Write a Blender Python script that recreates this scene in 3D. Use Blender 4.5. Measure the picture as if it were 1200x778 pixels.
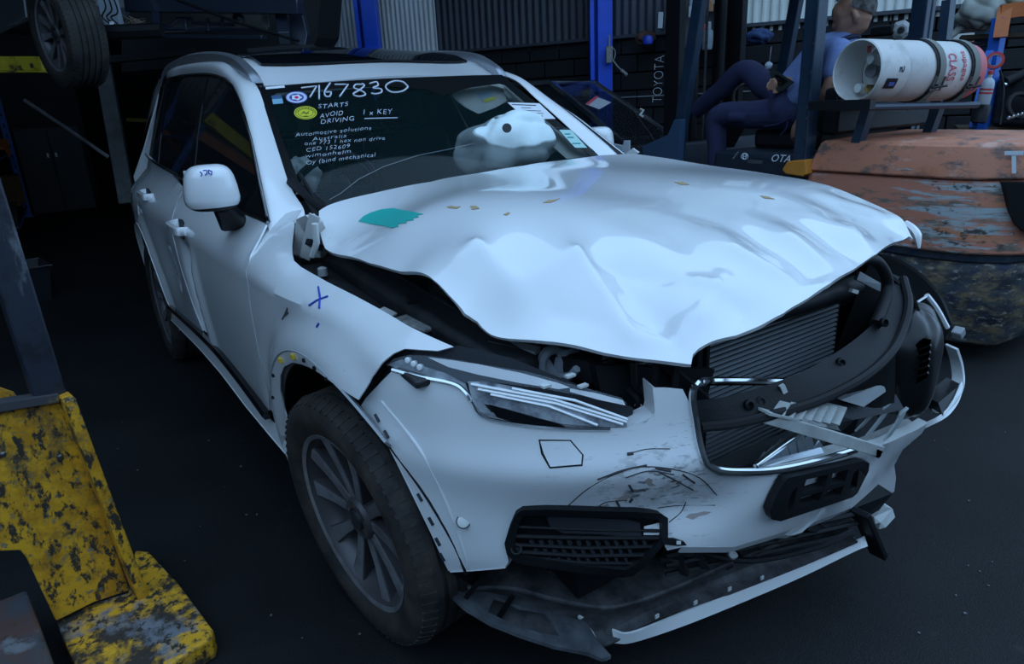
import bpy, bmesh, math, random
import numpy as np
from mathutils import Vector, Matrix
from mathutils.geometry import delaunay_2d_cdt
random.seed(4); RNG = np.random.default_rng(4)
scene = bpy.context.scene
COL = scene.collection
for o in list(bpy.data.objects): bpy.data.objects.remove(o)

# ------------------------------------------------------------------ camera
CAM_LOC = np.array([1.63735, -1.45050, 1.45214])
CAM_EUL = (1.2445353, 0.0482538, 0.9611255)
FPX = 803.05
cd = bpy.data.cameras.new('camera'); cd.sensor_fit = 'HORIZONTAL'; cd.sensor_width = 36.0
cd.lens = FPX / 1200 * 36.0; cd.clip_start = .05; cd.clip_end = 200
cam = bpy.data.objects.new('camera', cd); COL.objects.link(cam)
cam.location = CAM_LOC; cam.rotation_mode = 'XYZ'; cam.rotation_euler = CAM_EUL
scene.camera = cam

# ------------------------------------------------------------------ light
world = bpy.data.worlds.new('overcast_sky'); scene.world = world; world.use_nodes = True
wbg = world.node_tree.nodes['Background']
wbg.inputs['Color'].default_value = (0.41, 0.66, 1.0, 1); wbg.inputs['Strength'].default_value = 1.74
vs = scene.view_settings
vs.view_transform = 'Standard'; vs.look = 'None'; vs.gamma = 1.0; vs.exposure = 0.0
vs.use_curve_mapping = False

# ------------------------------------------------------------------ picture-to-place helpers
MROT = np.array(cam.rotation_euler.to_matrix())
def rays(px):
    px = np.atleast_2d(np.asarray(px, float))
    v = np.stack([(px[:, 0]-600)/FPX, -(px[:, 1]-389)/FPX, -np.ones(len(px))], 1)
    return v @ MROT.T
def at(px, py, x=None, y=None, z=None, d=None):
    r = rays([(px, py)])[0]
    if d is not None: t = d
    elif z is not None: t = (z-CAM_LOC[2])/r[2]
    elif y is not None: t = (y-CAM_LOC[1])/r[1]
    else: t = (x-CAM_LOC[0])/r[0]
    return CAM_LOC + t*r
def hit(px, F, t0=.3, t1=8.0, n=130):
    """points where the sight lines of px first cross the surface F(x,y,z)=0"""
    R = rays(px); ts = np.linspace(t0, t1, n); out = np.zeros((len(R), 3))
    for c in range(0, len(R), 400):
        r = R[c:c+400]; m = len(r)
        P = CAM_LOC + ts[None, :, None]*r[:, None, :]
        f = F(P[..., 0].ravel(), P[..., 1].ravel(), P[..., 2].ravel()).reshape(m, n)
        s = f[:, :-1]*f[:, 1:] <= 0; has = s.any(1); k = s.argmax(1); best = np.abs(f).argmin(1); i = np.arange(m)
        a = ts[k].copy(); b = ts[k+1].copy(); fa = f[i, k].copy()
        for _ in range(22):
            mid = .5*(a+b); q = CAM_LOC+mid[:, None]*r; fm = F(q[:, 0], q[:, 1], q[:, 2])
            left = fa*fm <= 0
            b = np.where(left, mid, b); a = np.where(left, a, mid); fa = np.where(left, fa, fm)
        out[c:c+400] = CAM_LOC+np.where(has, .5*(a+b), ts[best])[:, None]*r
    return out
def crom(pts, n=6, closed=False):
    """Catmull-Rom through points of any dimension"""
    P = [np.asarray(p, float) for p in pts]; m = len(P); res = []
    for i in range(m if closed else m-1):
        p1, p2 = P[i], P[(i+1) % m]
        p0 = P[i-1] if (closed or i > 0) else 2*p1-p2
        p3 = P[(i+2) % m] if (closed or i+2 < m) else 2*p2-p1
        for k in range(n):
            t = k/n
            res.append(.5*((2*p1)+(-p0+p2)*t+(2*p0-5*p1+4*p2-p3)*t*t+(-p0+3*p1-3*p2+p3)*t**3))
    if not closed: res.append(P[-1])
    return np.array(res)
def tps(ctrl):
    """smooth height field through (u,v,h)"""
    C = np.asarray(ctrl, float); n = len(C)
    def U(r2): return np.where(r2 > 1e-12, .5*r2*np.log(np.maximum(r2, 1e-12)), 0)
    D = ((C[:, None, :2]-C[None, :, :2])**2).sum(-1)
    K = np.zeros((n+3, n+3)); K[:n, :n] = U(D)+np.eye(n)*1e-4
    K[:n, n] = 1; K[:n, n+1:] = C[:, :2]; K[n, :n] = 1; K[n+1:, :n] = C[:, :2].T
    w = np.linalg.solve(K, np.concatenate([C[:, 2], [0, 0, 0]]))
    def f(u, v):
        u = np.asarray(u, float); v = np.asarray(v, float)
        r = np.full(u.shape, w[n])+w[n+1]*u+w[n+2]*v
        for i in range(n): r = r+w[i]*U((u-C[i, 0])**2+(v-C[i, 1])**2)
        return r
    return f
def sstep(a, b, x):
    t = np.clip((x-a)/(b-a), 0, 1); return t*t*(3-2*t)

# ------------------------------------------------------------------ objects
def link(o, parent=None):
    d, q = 0, parent
    while q is not None: d += 1; q = q.parent
    while d > 2: parent = parent.parent; d -= 1   # thing > part > sub-part, no deeper
    COL.objects.link(o)
    if parent is not None:
        o.parent = parent
    return o
def empty(name, loc=(0, 0, 0), rz=0., parent=None):
    o = bpy.data.objects.new(name, None); o.empty_display_size = .2
    o.location = loc; o.rotation_euler = (0, 0, rz); return link(o, parent)
def tag(o, label=None, cat=None, group=None, kind=None):
    if label: o['label'] = label
    if cat: o['category'] = cat
    if group: o['group'] = group
    if kind: o['kind'] = kind
    return o
def mesh_obj(name, verts, faces, m, parent=None, smooth=True, sharp=40, thick=0, off=-1, bevel=0, subsurf=0):
    me = bpy.data.meshes.new(name)
    me.from_pydata([tuple(map(float, v)) for v in verts], [], [tuple(int(i) for i in f) for f in faces])
    me.validate()
    if m is not None: me.materials.append(m)
    o = bpy.data.objects.new(name, me); link(o, parent)
    if smooth:
        me.shade_smooth()
        if sharp: me.set_sharp_from_angle(angle=math.radians(sharp))
    if bevel:
        b = o.modifiers.new('bevel', 'BEVEL'); b.width = bevel; b.segments = 2; b.limit_method = 'ANGLE'; b.angle_limit = .6
    if thick:
        s = o.modifiers.new('thickness', 'SOLIDIFY'); s.thickness = thick; s.offset = off
        if smooth:
            e = o.modifiers.new('crisp_rim', 'EDGE_SPLIT'); e.split_angle = math.radians(50)
    if subsurf:
        s = o.modifiers.new('smooth', 'SUBSURF'); s.levels = s.render_levels = subsurf
    return o
class MB:
    """collects primitives into one mesh"""
    def __init__(s): s.v = []; s.f = []
    def add(s, v, f):
        n = len(s.v); s.v += [np.asarray(p, float) for p in v]; s.f += [tuple(i+n for i in q) for q in f]; return s
    def box(s, c, size, R=None, taper=None):
        x, y, z = np.array(size)/2
        v = [(-x, -y, -z), (x, -y, -z), (x, y, -z), (-x, y, -z), (-x, -y, z), (x, -y, z), (x, y, z), (-x, y, z)]
        if taper: v = [(a*(taper[0] if c_ > 0 else 1), b*(taper[1] if c_ > 0 else 1), c_) for a, b, c_ in v]
        v = np.array(v)
        if R is not None: v = v @ np.array(R).T
        return s.add(v+np.array(c), [(0, 3, 2, 1), (4, 5, 6, 7), (0, 1, 5, 4), (1, 2, 6, 5), (2, 3, 7, 6), (3, 0, 4, 7)])
    def bar(s, a, b, w, h=None, up=(0, 0, 1), w2=None, h2=None):
        a = np.array(a, float); b = np.array(b, float); d = b-a; L = np.linalg.norm(d); d /= L
        h = w if h is None else h
        u = np.array(up, float); r = np.cross(d, u)
        if np.linalg.norm(r) < 1e-6: r = np.cross(d, (1, 0, 0))
        r /= np.linalg.norm(r); u = np.cross(r, d)
        w2 = w if w2 is None else w2; h2 = h if h2 is None else h2
        v = [a-r*w/2-u*h/2, a+r*w/2-u*h/2, a+r*w/2+u*h/2, a-r*w/2+u*h/2, b-r*w2/2-u*h2/2, b+r*w2/2-u*h2/2, b+r*w2/2+u*h2/2, b-r*w2/2+u*h2/2]
        return s.add(v, [(0, 1, 2, 3), (7, 6, 5, 4), (4, 5, 1, 0), (5, 6, 2, 1), (6, 7, 3, 2), (7, 4, 0, 3)])
    def tube(s, pts, r, n=10, cap=True, closed=False):
        P = [np.array(p, float) for p in pts]; m = len(P); v = []; f = []
        rr = r if hasattr(r, '__len__') else [r]*m
        u0 = None
        for i in range(m):
            d = (P[(i+1) % m]-P[i-1]) if closed else P[min(i+1, m-1)]-P[max(i-1, 0)]
            d = d/(np.linalg.norm(d)+1e-12)
            if u0 is None:
                u0 = np.cross(d, (0, 0, 1))
                if np.linalg.norm(u0) < 1e-4: u0 = np.cross(d, (1, 0, 0))
            u0 = u0-d*np.dot(u0, d); u0 /= (np.linalg.norm(u0)+1e-12); w = np.cross(d, u0)
            for k in range(n):
                a = 2*math.pi*k/n; v.append(P[i]+rr[i]*(math.cos(a)*u0+math.sin(a)*w))
        for i in range(m if closed else m-1):
            for k in range(n):
                j = (i+1) % m
                f.append((i*n+k, i*n+(k+1) % n, j*n+(k+1) % n, j*n+k))
        if cap and not closed: f += [tuple(range(n))[::-1], tuple((m-1)*n+k for k in range(n))]
        return s.add(v, f)
    def lathe(s, prof, c=(0, 0, 0), axis=(0, 0, 1), n=32, closed=False):
        """prof: (radius, along) list"""
        ax = np.array(axis, float); ax /= np.linalg.norm(ax)
        u = np.cross(ax, (0, 0, 1)); u = np.array((1., 0, 0)) if np.linalg.norm(u) < 1e-4 else u/np.linalg.norm(u)
        w = np.cross(ax, u); c = np.array(c, float); v = []; f = []; m = len(prof)
        for r, h in prof:
            for k in range(n):
                a = 2*math.pi*k/n; v.append(c+ax*h+r*(math.cos(a)*u+math.sin(a)*w))
        for i in range(m if closed else m-1):
            j = (i+1) % m
            for k in range(n): f.append((i*n+k, i*n+(k+1) % n, j*n+(k+1) % n, j*n+k))
        if not closed:
            f += [tuple(range(n))[::-1], tuple((m-1)*n+k for k in range(n))]
        return s.add(v, f)
    def prism(s, poly, a, b):
        """poly: 3-D points of a planar outline; a,b: offset vectors of the two ends"""
        P = np.array(poly, float); n = len(P)
        v = list(P+np.array(a))+list(P+np.array(b))
        f = [tuple(range(n))[::-1], tuple(range(n, 2*n))]+[(i, (i+1) % n, n+(i+1) % n, n+i) for i in range(n)]
        return s.add(v, f)
    def build(s, name, m, parent=None, fix=True, **k):
        o = mesh_obj(name, s.v, s.f, m, parent, **k)
        if fix:
            bm = bmesh.new(); bm.from_mesh(o.data); bmesh.ops.recalc_face_normals(bm, faces=bm.faces); bm.to_mesh(o.data); bm.free()
            if k.get('smooth', True):
                o.data.shade_smooth(); o.data.set_sharp_from_angle(angle=math.radians(k.get('sharp', 40) or 180))
        return o
def inside(poly, pts):
    P = np.asarray(poly); x, y = pts[:, 0], pts[:, 1]; c = np.zeros(len(pts), bool); j = len(P)-1
    for i in range(len(P)):
        xi, yi = P[i]; xj, yj = P[j]
        k = ((yi > y) != (yj > y)) & (x < (xj-xi)*(y-yi)/((yj-yi) if yj != yi else 1e-9)+xi); c ^= k; j = i
    return c
def densify(poly, sp, closed=True):
    out = []; n = len(poly)
    for i in range(n if closed else n-1):
        a = np.asarray(poly[i], float); b = np.asarray(poly[(i+1) % n], float)
        k = max(1, int(math.ceil(np.linalg.norm(b-a)/sp)))
        for t in range(k): out.append(a+(b-a)*t/k)
    if not closed: out.append(np.asarray(poly[-1], float))
    return np.array(out)
def cdt(outline, sp, holes=()):
    O = densify(outline, sp); Hs = [densify(h, sp) for h in holes]
    lo, hi = O.min(0), O.max(0); g = []
    rows = int((hi[1]-lo[1])/(sp*.87))+1
    for r in range(rows):
        y = lo[1]+(r+.5)*sp*.87
        for q in np.arange(lo[0]+(.5*sp if r % 2 else 0), hi[0], sp): g.append((q, y))
    g = np.array(g) if g else np.zeros((0, 2))
    if len(g):
        k = inside(O, g)
        for h in Hs: k &= ~inside(h, g)
        g = g[k]
        B = np.concatenate([O]+Hs)
        if len(g): g = g[(((g[:, None]-B[None])**2).sum(-1)).min(1) > (.55*sp)**2]
    V = list(O); E = [(i, (i+1) % len(O)) for i in range(len(O))]
    for h in Hs:
        b = len(V); V += list(h); E += [(b+i, b+(i+1) % len(h)) for i in range(len(h))]
    V += list(g)
    vv, ee, ff, *_ = delaunay_2d_cdt([Vector((float(a), float(b))) for a, b in V], E, [], 1, 1e-4)
    vv = np.array([(v.x, v.y) for v in vv]); ff = [tuple(f) for f in ff]
    c = np.array([vv[list(f)].mean(0) for f in ff]); k = inside(O, c)
    for h in Hs: k &= ~inside(h, c)
    F = [f for f, q in zip(ff, k) if q]
    return vv, F
def face_cam(V, F):
    n = 0
    for f in F[::max(1, len(F)//60)]:
        a, b, c = V[f[0]], V[f[1]], V[f[2]]; n += np.sign(np.dot(np.cross(b-a, c-a), CAM_LOC-a))
    return F if n >= 0 else [tuple(reversed(f)) for f in F]
def panel(name, outline, surf, m, parent=None, sp=9, thick=.004, holes=(), disp=None, off=-1, sharp=35, mirror=False, lift=0):
    """sheet panel: an outline laid on the surface surf"""
    vv, F = cdt(outline, sp, holes)
    V = hit(vv, surf) if callable(surf) else surf
    if disp is not None: V = disp(V)
    F = face_cam(V, F)
    if lift:
        r = CAM_LOC-V; V = V+r/np.linalg.norm(r, axis=1)[:, None]*lift
    o = mesh_obj(name, V, F, m, parent, thick=thick, off=off, sharp=sharp)
    if mirror:
        W = V*np.array([1, -1, 1]); o2 = mesh_obj(name, W, [tuple(reversed(f)) for f in F], m, parent, thick=thick, off=off, sharp=sharp)
        return o, o2
    return o
def loft(name, A, B, m, parent=None, nb=5, bulge=None, ease=0, thick=.004, off=-1, mirror=False, sharp=35, n=None):
    """sheet between two 3-D polylines with the same count"""
    A = np.asarray(A, float); B = np.asarray(B, float); k = len(A); V = []; F = []
    for j in range(nb+1):
        t = j/nb
        for i in range(k):
            p = A[i]*(1-t)+B[i]*t
            if bulge is not None: p = p+np.asarray(bulge)*4*t*(1-t)*(min(1, i/ease) if ease else 1)
            V.append(p)
    for j in range(nb):
        for i in range(k-1): F.append((j*k+i, j*k+i+1, (j+1)*k+i+1, (j+1)*k+i))
    V = np.array(V); F = face_cam(V, F)
    o = mesh_obj(name, V, F, m, parent, thick=thick, off=off, sharp=sharp)
    if mirror:
        o2 = mesh_obj(name, V*np.array([1, -1, 1]), [tuple(reversed(f)) for f in F], m, parent, thick=thick, off=off, sharp=sharp); return o, o2
    return o
def resamp(P, n):
    P = np.asarray(P, float); d = np.r_[0, np.cumsum(np.linalg.norm(np.diff(P, axis=0), axis=1))]
    t = np.linspace(0, d[-1], n); return np.stack([np.interp(t, d, P[:, k]) for k in range(P.shape[1])], 1)
TEXTS = {}
def text2d(body, size=1., bold=0., shear=0., spacing=1.):
    key = (body, bold, shear, spacing)
    if key not in TEXTS: prefetch([key])
    V, F = TEXTS[key]; return V.copy()*size, F
def prefetch(keys):
    obs = []
    for body, bold, shear, spacing in keys:
        cu = bpy.data.curves.new('lettering', 'FONT'); cu.body = body; cu.size = 1.; cu.offset = bold; cu.shear = shear
        cu.space_character = spacing; cu.resolution_u = 3; cu.align_x = 'LEFT'
        o = bpy.data.objects.new('lettering', cu); COL.objects.link(o); obs.append(o)
    dg = bpy.context.evaluated_depsgraph_get()
    for k, o in zip(keys, obs):
        me = bpy.data.meshes.new_from_object(o.evaluated_get(dg))
        TEXTS[k] = (np.array([v.co[:2] for v in me.vertices]), [tuple(q.vertices) for q in me.polygons]); bpy.data.meshes.remove(me)
    for o in obs:
        cu = o.data; bpy.data.objects.remove(o); bpy.data.curves.remove(cu)
def text_on(name, body, o, ux, uy, m, parent, bold=0., thick=.0015, fit=True, spacing=1., shear=0.):
    """flat lettering: origin o, ux = vector of the whole width, uy = vector of the cap height"""
    V, F = text2d(body, 1., bold, shear, spacing)
    V = V-V.min(0); w, h = V.max(0)
    o = np.asarray(o, float); ux = np.asarray(ux, float); uy = np.asarray(uy, float)
    P = o+V[:, :1]/w*ux+V[:, 1:]/h*uy
    return mesh_obj(name, P, F, m, parent, smooth=False, thick=thick, off=1)

prefetch([(t, -.018, .12, 1.1) for t in ('STARTS', 'AVOID', 'DRIVING', '1 x KEY', 'Automotive solutions', 'Australia', 'one 773 1 hex non drive', 'CED 152609', 'wimonhelm', 'Oy (bind mechanical')]
         +[('TOYOTA', -.03, 0., 1.), ('OTA', .0, .2, 1.), ('CLASS', 0., 0., 1.), ('supagas', 0., 0., 1.), ('5', .02, 0., 1.), ('T', .02, 0., 1.)])
# ------------------------------------------------------------------ materials
MATS = {}
def nodes(m):
    m.use_nodes = True; return m.node_tree.nodes, m.node_tree.links, m.node_tree.nodes['Principled BSDF']
def mat(name, col, rough=.5, metal=0., coat=0., noise=None, nscale=8., bump=0., bscale=60., alpha=1., trans=0., spec=.5, emit=None, ior=1.45):
    if name in MATS: return MATS[name]
    m = bpy.data.materials.new(name); N, L, b = nodes(m)
    b.inputs['Base Color'].default_value = (*col, 1); b.inputs['Roughness'].default_value = rough
    b.inputs['Metallic'].default_value = metal; b.inputs['Coat Weight'].default_value = coat; b.inputs['Coat Roughness'].default_value = .06
    b.inputs['Specular IOR Level'].default_value = spec; b.inputs['IOR'].default_value = ior
    if trans: b.inputs['Transmission Weight'].default_value = trans
    if alpha < 1: b.inputs['Alpha'].default_value = alpha
    tc = N.new('ShaderNodeTexCoord')
    if noise is not None:
        n1 = N.new('ShaderNodeTexNoise'); n1.inputs['Scale'].default_value = nscale; n1.inputs['Detail'].default_value = 6; n1.inputs['Roughness'].default_value = .65
        L.new(tc.outputs['Object'], n1.inputs['Vector'])
        r = N.new('ShaderNodeValToRGB'); r.color_ramp.elements[0].position = .38; r.color_ramp.elements[1].position = .66
        r.color_ramp.elements[0].color = (*col, 1); r.color_ramp.elements[1].color = (*noise, 1)
        L.new(n1.outputs['Fac'], r.inputs['Fac']); L.new(r.outputs['Color'], b.inputs['Base Color'])
    if bump:
        n2 = N.new('ShaderNodeTexNoise'); n2.inputs['Scale'].default_value = bscale; n2.inputs['Detail'].default_value = 4
        L.new(tc.outputs['Object'], n2.inputs['Vector'])
        bp = N.new('ShaderNodeBump'); bp.inputs['Strength'].default_value = bump; bp.inputs['Distance'].default_value = .01
        L.new(n2.outputs['Fac'], bp.inputs['Height']); L.new(bp.outputs['Normal'], b.inputs['Normal'])
    if emit:
        b.inputs['Emission Color'].default_value = (*emit[:3], 1); b.inputs['Emission Strength'].default_value = emit[3]
    MATS[name] = m; return m
def worn(name, base, layers, rough=.55, metal=0., bump=.2, stretch=(1, 1, 1), spot=None):
    """painted surface with chipped layers: layers = [(colour, noise scale, threshold, softness, stretch, seed)]"""
    if name in MATS: return MATS[name]
    m = bpy.data.materials.new(name); N, L, b = nodes(m)
    b.inputs['Roughness'].default_value = rough; b.inputs['Metallic'].default_value = metal
    tc = N.new('ShaderNodeTexCoord'); prev = None
    rgb = N.new('ShaderNodeRGB'); rgb.outputs[0].default_value = (*base, 1); prev = rgb.outputs[0]; lastf = None
    for i, (col, sc, th, so, st, seed) in enumerate(layers):
        mp = N.new('ShaderNodeMapping'); mp.inputs['Scale'].default_value = st; mp.inputs['Location'].default_value = (seed*3.7, seed*1.3, seed*2.1)
        L.new(tc.outputs['Object'], mp.inputs['Vector'])
        n1 = N.new('ShaderNodeTexNoise'); n1.inputs['Scale'].default_value = sc; n1.inputs['Detail'].default_value = 9; n1.inputs['Roughness'].default_value = .68
        L.new(mp.outputs['Vector'], n1.inputs['Vector'])
        r = N.new('ShaderNodeMapRange'); r.inputs['From Min'].default_value = th-so; r.inputs['From Max'].default_value = th+so
        L.new(n1.outputs['Fac'], r.inputs['Value'])
        if spot is not None:   # rubbed worst round one place: (centre, radius, extra, elsewhere)
            mq = N.new('ShaderNodeMapping'); mq.inputs['Location'].default_value = tuple(-v for v in spot[0]); L.new(tc.outputs['Object'], mq.inputs['Vector'])
            ln = N.new('ShaderNodeVectorMath'); ln.operation = 'LENGTH'; L.new(mq.outputs['Vector'], ln.inputs[0])
            sr = N.new('ShaderNodeMapRange'); sr.inputs['From Min'].default_value = 0; sr.inputs['From Max'].default_value = spot[1]; sr.inputs['To Min'].default_value = spot[2]; sr.inputs['To Max'].default_value = spot[3]
            L.new(ln.outputs['Value'], sr.inputs['Value']); ad = N.new('ShaderNodeMath'); ad.operation = 'ADD'; L.new(n1.outputs['Fac'], ad.inputs[0]); L.new(sr.outputs['Result'], ad.inputs[1]); L.new(ad.outputs[0], r.inputs['Value'])
        mx = N.new('ShaderNodeMix'); mx.data_type = 'RGBA'
        L.new(r.outputs['Result'], mx.inputs['Factor']); L.new(prev, mx.inputs['A']); mx.inputs['B'].default_value = (*col, 1)
        prev = mx.outputs['Result']; lastf = r.outputs['Result']
    L.new(prev, b.inputs['Base Color'])
    if bump and lastf is not None:
        bp = N.new('ShaderNodeBump'); bp.inputs['Strength'].default_value = bump; bp.inputs['Distance'].default_value = .004
        L.new(lastf, bp.inputs['Height']); L.new(bp.outputs['Normal'], b.inputs['Normal'])
    MATS[name] = m; return m

BLACK = mat('black_plastic', (.008, .009, .011), .5, bump=.15, bscale=200, spec=.28)
BLACKG = mat('gloss_black', (.006, .007, .009), .12)
RUBBER = mat('rubber', (.010, .010, .012), .6, spec=.35)
DARK = mat('dark_grey_plastic', (.028, .031, .037), .5, bump=.1, bscale=120, spec=.35)
CHROME = mat('chrome', (.75, .78, .8), .12, metal=1)
STEEL = mat('bare_steel', (.32, .33, .35), .35, metal=1, noise=(.2, .2, .21), nscale=20)
WHITEP = mat('white_plastic', (.62, .64, .62), .5)
GREYP = mat('grey_plastic', (.30, .32, .33), .5)

# ------------------------------------------------------------------ the setting
def asphalt():
    m = bpy.data.materials.new('asphalt'); N, L, b = nodes(m)
    tc = N.new('ShaderNodeTexCoord')
    def noise(sc, det=6, ro=.6):
        n = N.new('ShaderNodeTexNoise'); n.inputs['Scale'].default_value = sc; n.inputs['Detail'].default_value = det; n.inputs['Roughness'].default_value = ro
        L.new(tc.outputs['Object'], n.inputs['Vector']); return n.outputs['Fac']
    r = N.new('ShaderNodeValToRGB'); e = r.color_ramp.elements
    e[0].position = .3; e[0].color = (.006, .0065, .0075, 1); e[1].position = .8; e[1].color = (.026, .028, .031, 1)
    L.new(noise(1.3, 8), r.inputs['Fac'])
    v = N.new('ShaderNodeTexVoronoi'); v.inputs['Scale'].default_value = 210; L.new(tc.outputs['Object'], v.inputs['Vector'])
    sp = N.new('ShaderNodeValToRGB'); e = sp.color_ramp.elements; e[0].position = .0; e[0].color = (1, 1, 1, 1); e[1].position = .5; e[1].color = (.45, .45, .45, 1)
    L.new(v.outputs['Distance'], sp.inputs['Fac'])
    mx = N.new('ShaderNodeMix'); mx.data_type = 'RGBA'; mx.blend_type = 'MULTIPLY'; mx.inputs['Factor'].default_value = .8
    L.new(r.outputs['Color'], mx.inputs['A']); L.new(sp.outputs['Color'], mx.inputs['B'])
    gr = N.new('ShaderNodeMapRange'); gr.inputs['From Min'].default_value = .60; gr.inputs['From Max'].default_value = .8; gr.inputs['To Max'].default_value = .5
    L.new(noise(7, 10, .75), gr.inputs['Value'])
    m2 = N.new('ShaderNodeMix'); m2.data_type = 'RGBA'; L.new(gr.outputs['Result'], m2.inputs['Factor']); L.new(mx.outputs['Result'], m2.inputs['A']); m2.inputs['B'].default_value = (.07, .068, .062, 1)
    L.new(m2.outputs['Result'], b.inputs['Base Color'])
    b.inputs['Roughness'].default_value = .7; b.inputs['Specular IOR Level'].default_value = .3
    bp = N.new('ShaderNodeBump'); bp.inputs['Strength'].default_value = .35; bp.inputs['Distance'].default_value = .004
    L.new(v.outputs['Distance'], bp.inputs['Height']); L.new(bp.outputs['Normal'], b.inputs['Normal'])
    return m
fl = MB().add([(-16, -14, 0), (14, -14, 0), (14, 14, 0), (-16, 14, 0)], [(0, 1, 2, 3)]).build('floor', asphalt(), fix=False, smooth=False)
tag(fl, 'dark stained asphalt yard and workshop floor', 'floor', kind='structure')
# =================================================================== the crashed white SUV
suv = empty('suv', (0, 0, 0))
tag(suv, 'white crash-damaged SUV with crumpled bonnet and smashed front', 'car')
def paint():
    m = bpy.data.materials.new('white_paint'); N, L, b = nodes(m)
    tc = N.new('ShaderNodeTexCoord')
    def rng(v, a, c, lo=0, hi=1):
        r = N.new('ShaderNodeMapRange'); r.inputs['From Min'].default_value = a; r.inputs['From Max'].default_value = c
        r.inputs['To Min'].default_value = lo; r.inputs['To Max'].default_value = hi; L.new(v, r.inputs['Value']); return r.outputs['Result']
    def math_(op, a, c):
        n = N.new('ShaderNodeMath'); n.operation = op
        for i, q in enumerate((a, c)):
            if isinstance(q, (int, float)): n.inputs[i].default_value = q
            else: L.new(q, n.inputs[i])
        return n.outputs[0]
    def dist(p, r0, r1, sc=(1, 1, 1)):
        mp = N.new('ShaderNodeMapping'); mp.vector_type = 'POINT'; mp.inputs['Scale'].default_value = sc
        mp.inputs['Location'].default_value = tuple(-p[i]*sc[i] for i in range(3)); L.new(tc.outputs['Object'], mp.inputs['Vector'])
        ln = N.new('ShaderNodeVectorMath'); ln.operation = 'LENGTH'; L.new(mp.outputs['Vector'], ln.inputs[0])
        return rng(ln.outputs['Value'], r0, r1, 1, 0)
    def noise(sc, st=(1, 1, 1), det=8, ro=.65, rot=(0, 0, 0)):
        mp = N.new('ShaderNodeMapping'); mp.inputs['Scale'].default_value = st; mp.inputs['Rotation'].default_value = rot; L.new(tc.outputs['Object'], mp.inputs['Vector'])
        n = N.new('ShaderNodeTexNoise'); n.inputs['Scale'].default_value = sc; n.inputs['Detail'].default_value = det; n.inputs['Roughness'].default_value = ro
        L.new(mp.outputs['Vector'], n.inputs['Vector']); return n.outputs['Fac']
    # scuffs round the impact in the bumper, a few dark rub marks elsewhere
    imp = tuple(hit([(775, 572)], FRONT)[0]); imp2 = tuple(hit([(800, 600)], FRONT)[0])
    s1 = math_('MULTIPLY', dist(imp, .03, .17, (1, 1, 1.5)), rng(noise(26, (1, 1, 2.2), rot=(.35, 0, 0)), .52, .60))
    s2 = math_('MULTIPLY', dist(imp, .03, .30, (1, 1, 1.4)), rng(noise(55, (1, .35, 3), rot=(.25, 0, 0)), .60, .68))
    s3 = math_('MULTIPLY', rng(noise(1.6), .50, .62), rng(noise(70), .66, .74))
    s3 = math_('MULTIPLY', s3, .5)
    s = math_('MAXIMUM', math_('MAXIMUM', s1, s2), s3)
    br = math_('MULTIPLY', dist(imp, .02, .15, (1, 1, 1.5)), rng(noise(13), .52, .66, 0, .55))
    mx = N.new('ShaderNodeMix'); mx.data_type = 'RGBA'; L.new(br, mx.inputs['Factor'])
    mx.inputs['A'].default_value = (.80, .82, .83, 1); mx.inputs['B'].default_value = (.42, .36, .33, 1)
    m2 = N.new('ShaderNodeMix'); m2.data_type = 'RGBA'; L.new(s, m2.inputs['Factor'])
    L.new(mx.outputs['Result'], m2.inputs['A']); m2.inputs['B'].default_value = (.05, .045, .045, 1)
    L.new(m2.outputs['Result'], b.inputs['Base Color'])
    b.inputs['Roughness'].default_value = .32; b.inputs['Coat Weight'].default_value = 1.0; b.inputs['Coat Roughness'].default_value = .05
    return m
# --- body surfaces -------------------------------------------------
ZP = [.15, .25, .33, .42, .55, .70, .85, .95, 1.01, 1.045, 1.075, 1.105, 1.13]
YP = [.88, .905, .925, .942, .957, .967, .971, .967, .957, .940, .905, .858, .838]
XP = [-4.3, -4.1, -3.9, -3.6, -3.2, -2.6, -2.0, -.3, 0., .15, .3, .42, .52, .60, .7]
OP = [-.34, -.20, -.11, -.045, -.012, 0, 0, 0, -.008, -.018, -.045, -.09, -.15, -.22, -.34]
zz = np.linspace(.1, 1.2, 221); _k = np.exp(-.5*(np.arange(-8, 9)/3.0)**2); _k /= _k.sum()
_yp = np.convolve(np.pad(np.interp(zz, ZP, YP), 8, 'edge'), _k, 'valid')
xx = np.linspace(-4.6, 1., 561); _k2 = np.exp(-.5*(np.arange(-12, 13)/4.5)**2); _k2 /= _k2.sum()
_op = np.convolve(np.pad(np.interp(xx, XP, OP), 12, 'edge'), _k2, 'valid')
def halfw(x, z, flare=True, dent=True):
    w = np.where(z < 1.12, np.interp(z, zz, _yp), .843-.36*(z-1.11))+np.interp(x, xx, _op)
    if flare:
        for cx in (0., -2.984):
            r = np.hypot(x-cx, z-.375)
            w = w+.014*np.exp(-((r-.49)/.045)**2)-.010*np.exp(-((r-.58)/.035)**2)
        w = w-.012*np.exp(-((z-.40)/.05)**2)*((x > -2.5) & (x < -.5))
        w = w+.006*np.exp(-((z-.985)/.018)**2)
    if dent:
        # vertical buckle at the tail of the front door
        e = x+1.50+.12*(z-.7)
        w = w-.075*np.exp(-(e/.07)**2)*sstep(.40, .55, z)*sstep(1.0, .80, z)
        w = w+.018*np.exp(-((e-.14)/.05)**2)*sstep(.40, .55, z)*sstep(.98, .80, z)
        w = w-.02*np.exp(-((x+2.1)/.2)**2-((z-.75)/.15)**2)
    return w
def smoothw(x, z): return halfw(x, z, False, False)
def glassw(x, z): return .843-.36*(z-1.11)+np.interp(x, xx, _op)
def GLS(h=0.): return lambda x, y, z: -y-glassw(x, z)-h
def SIDE(x, y, z): return -y-halfw(x, z)
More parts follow.
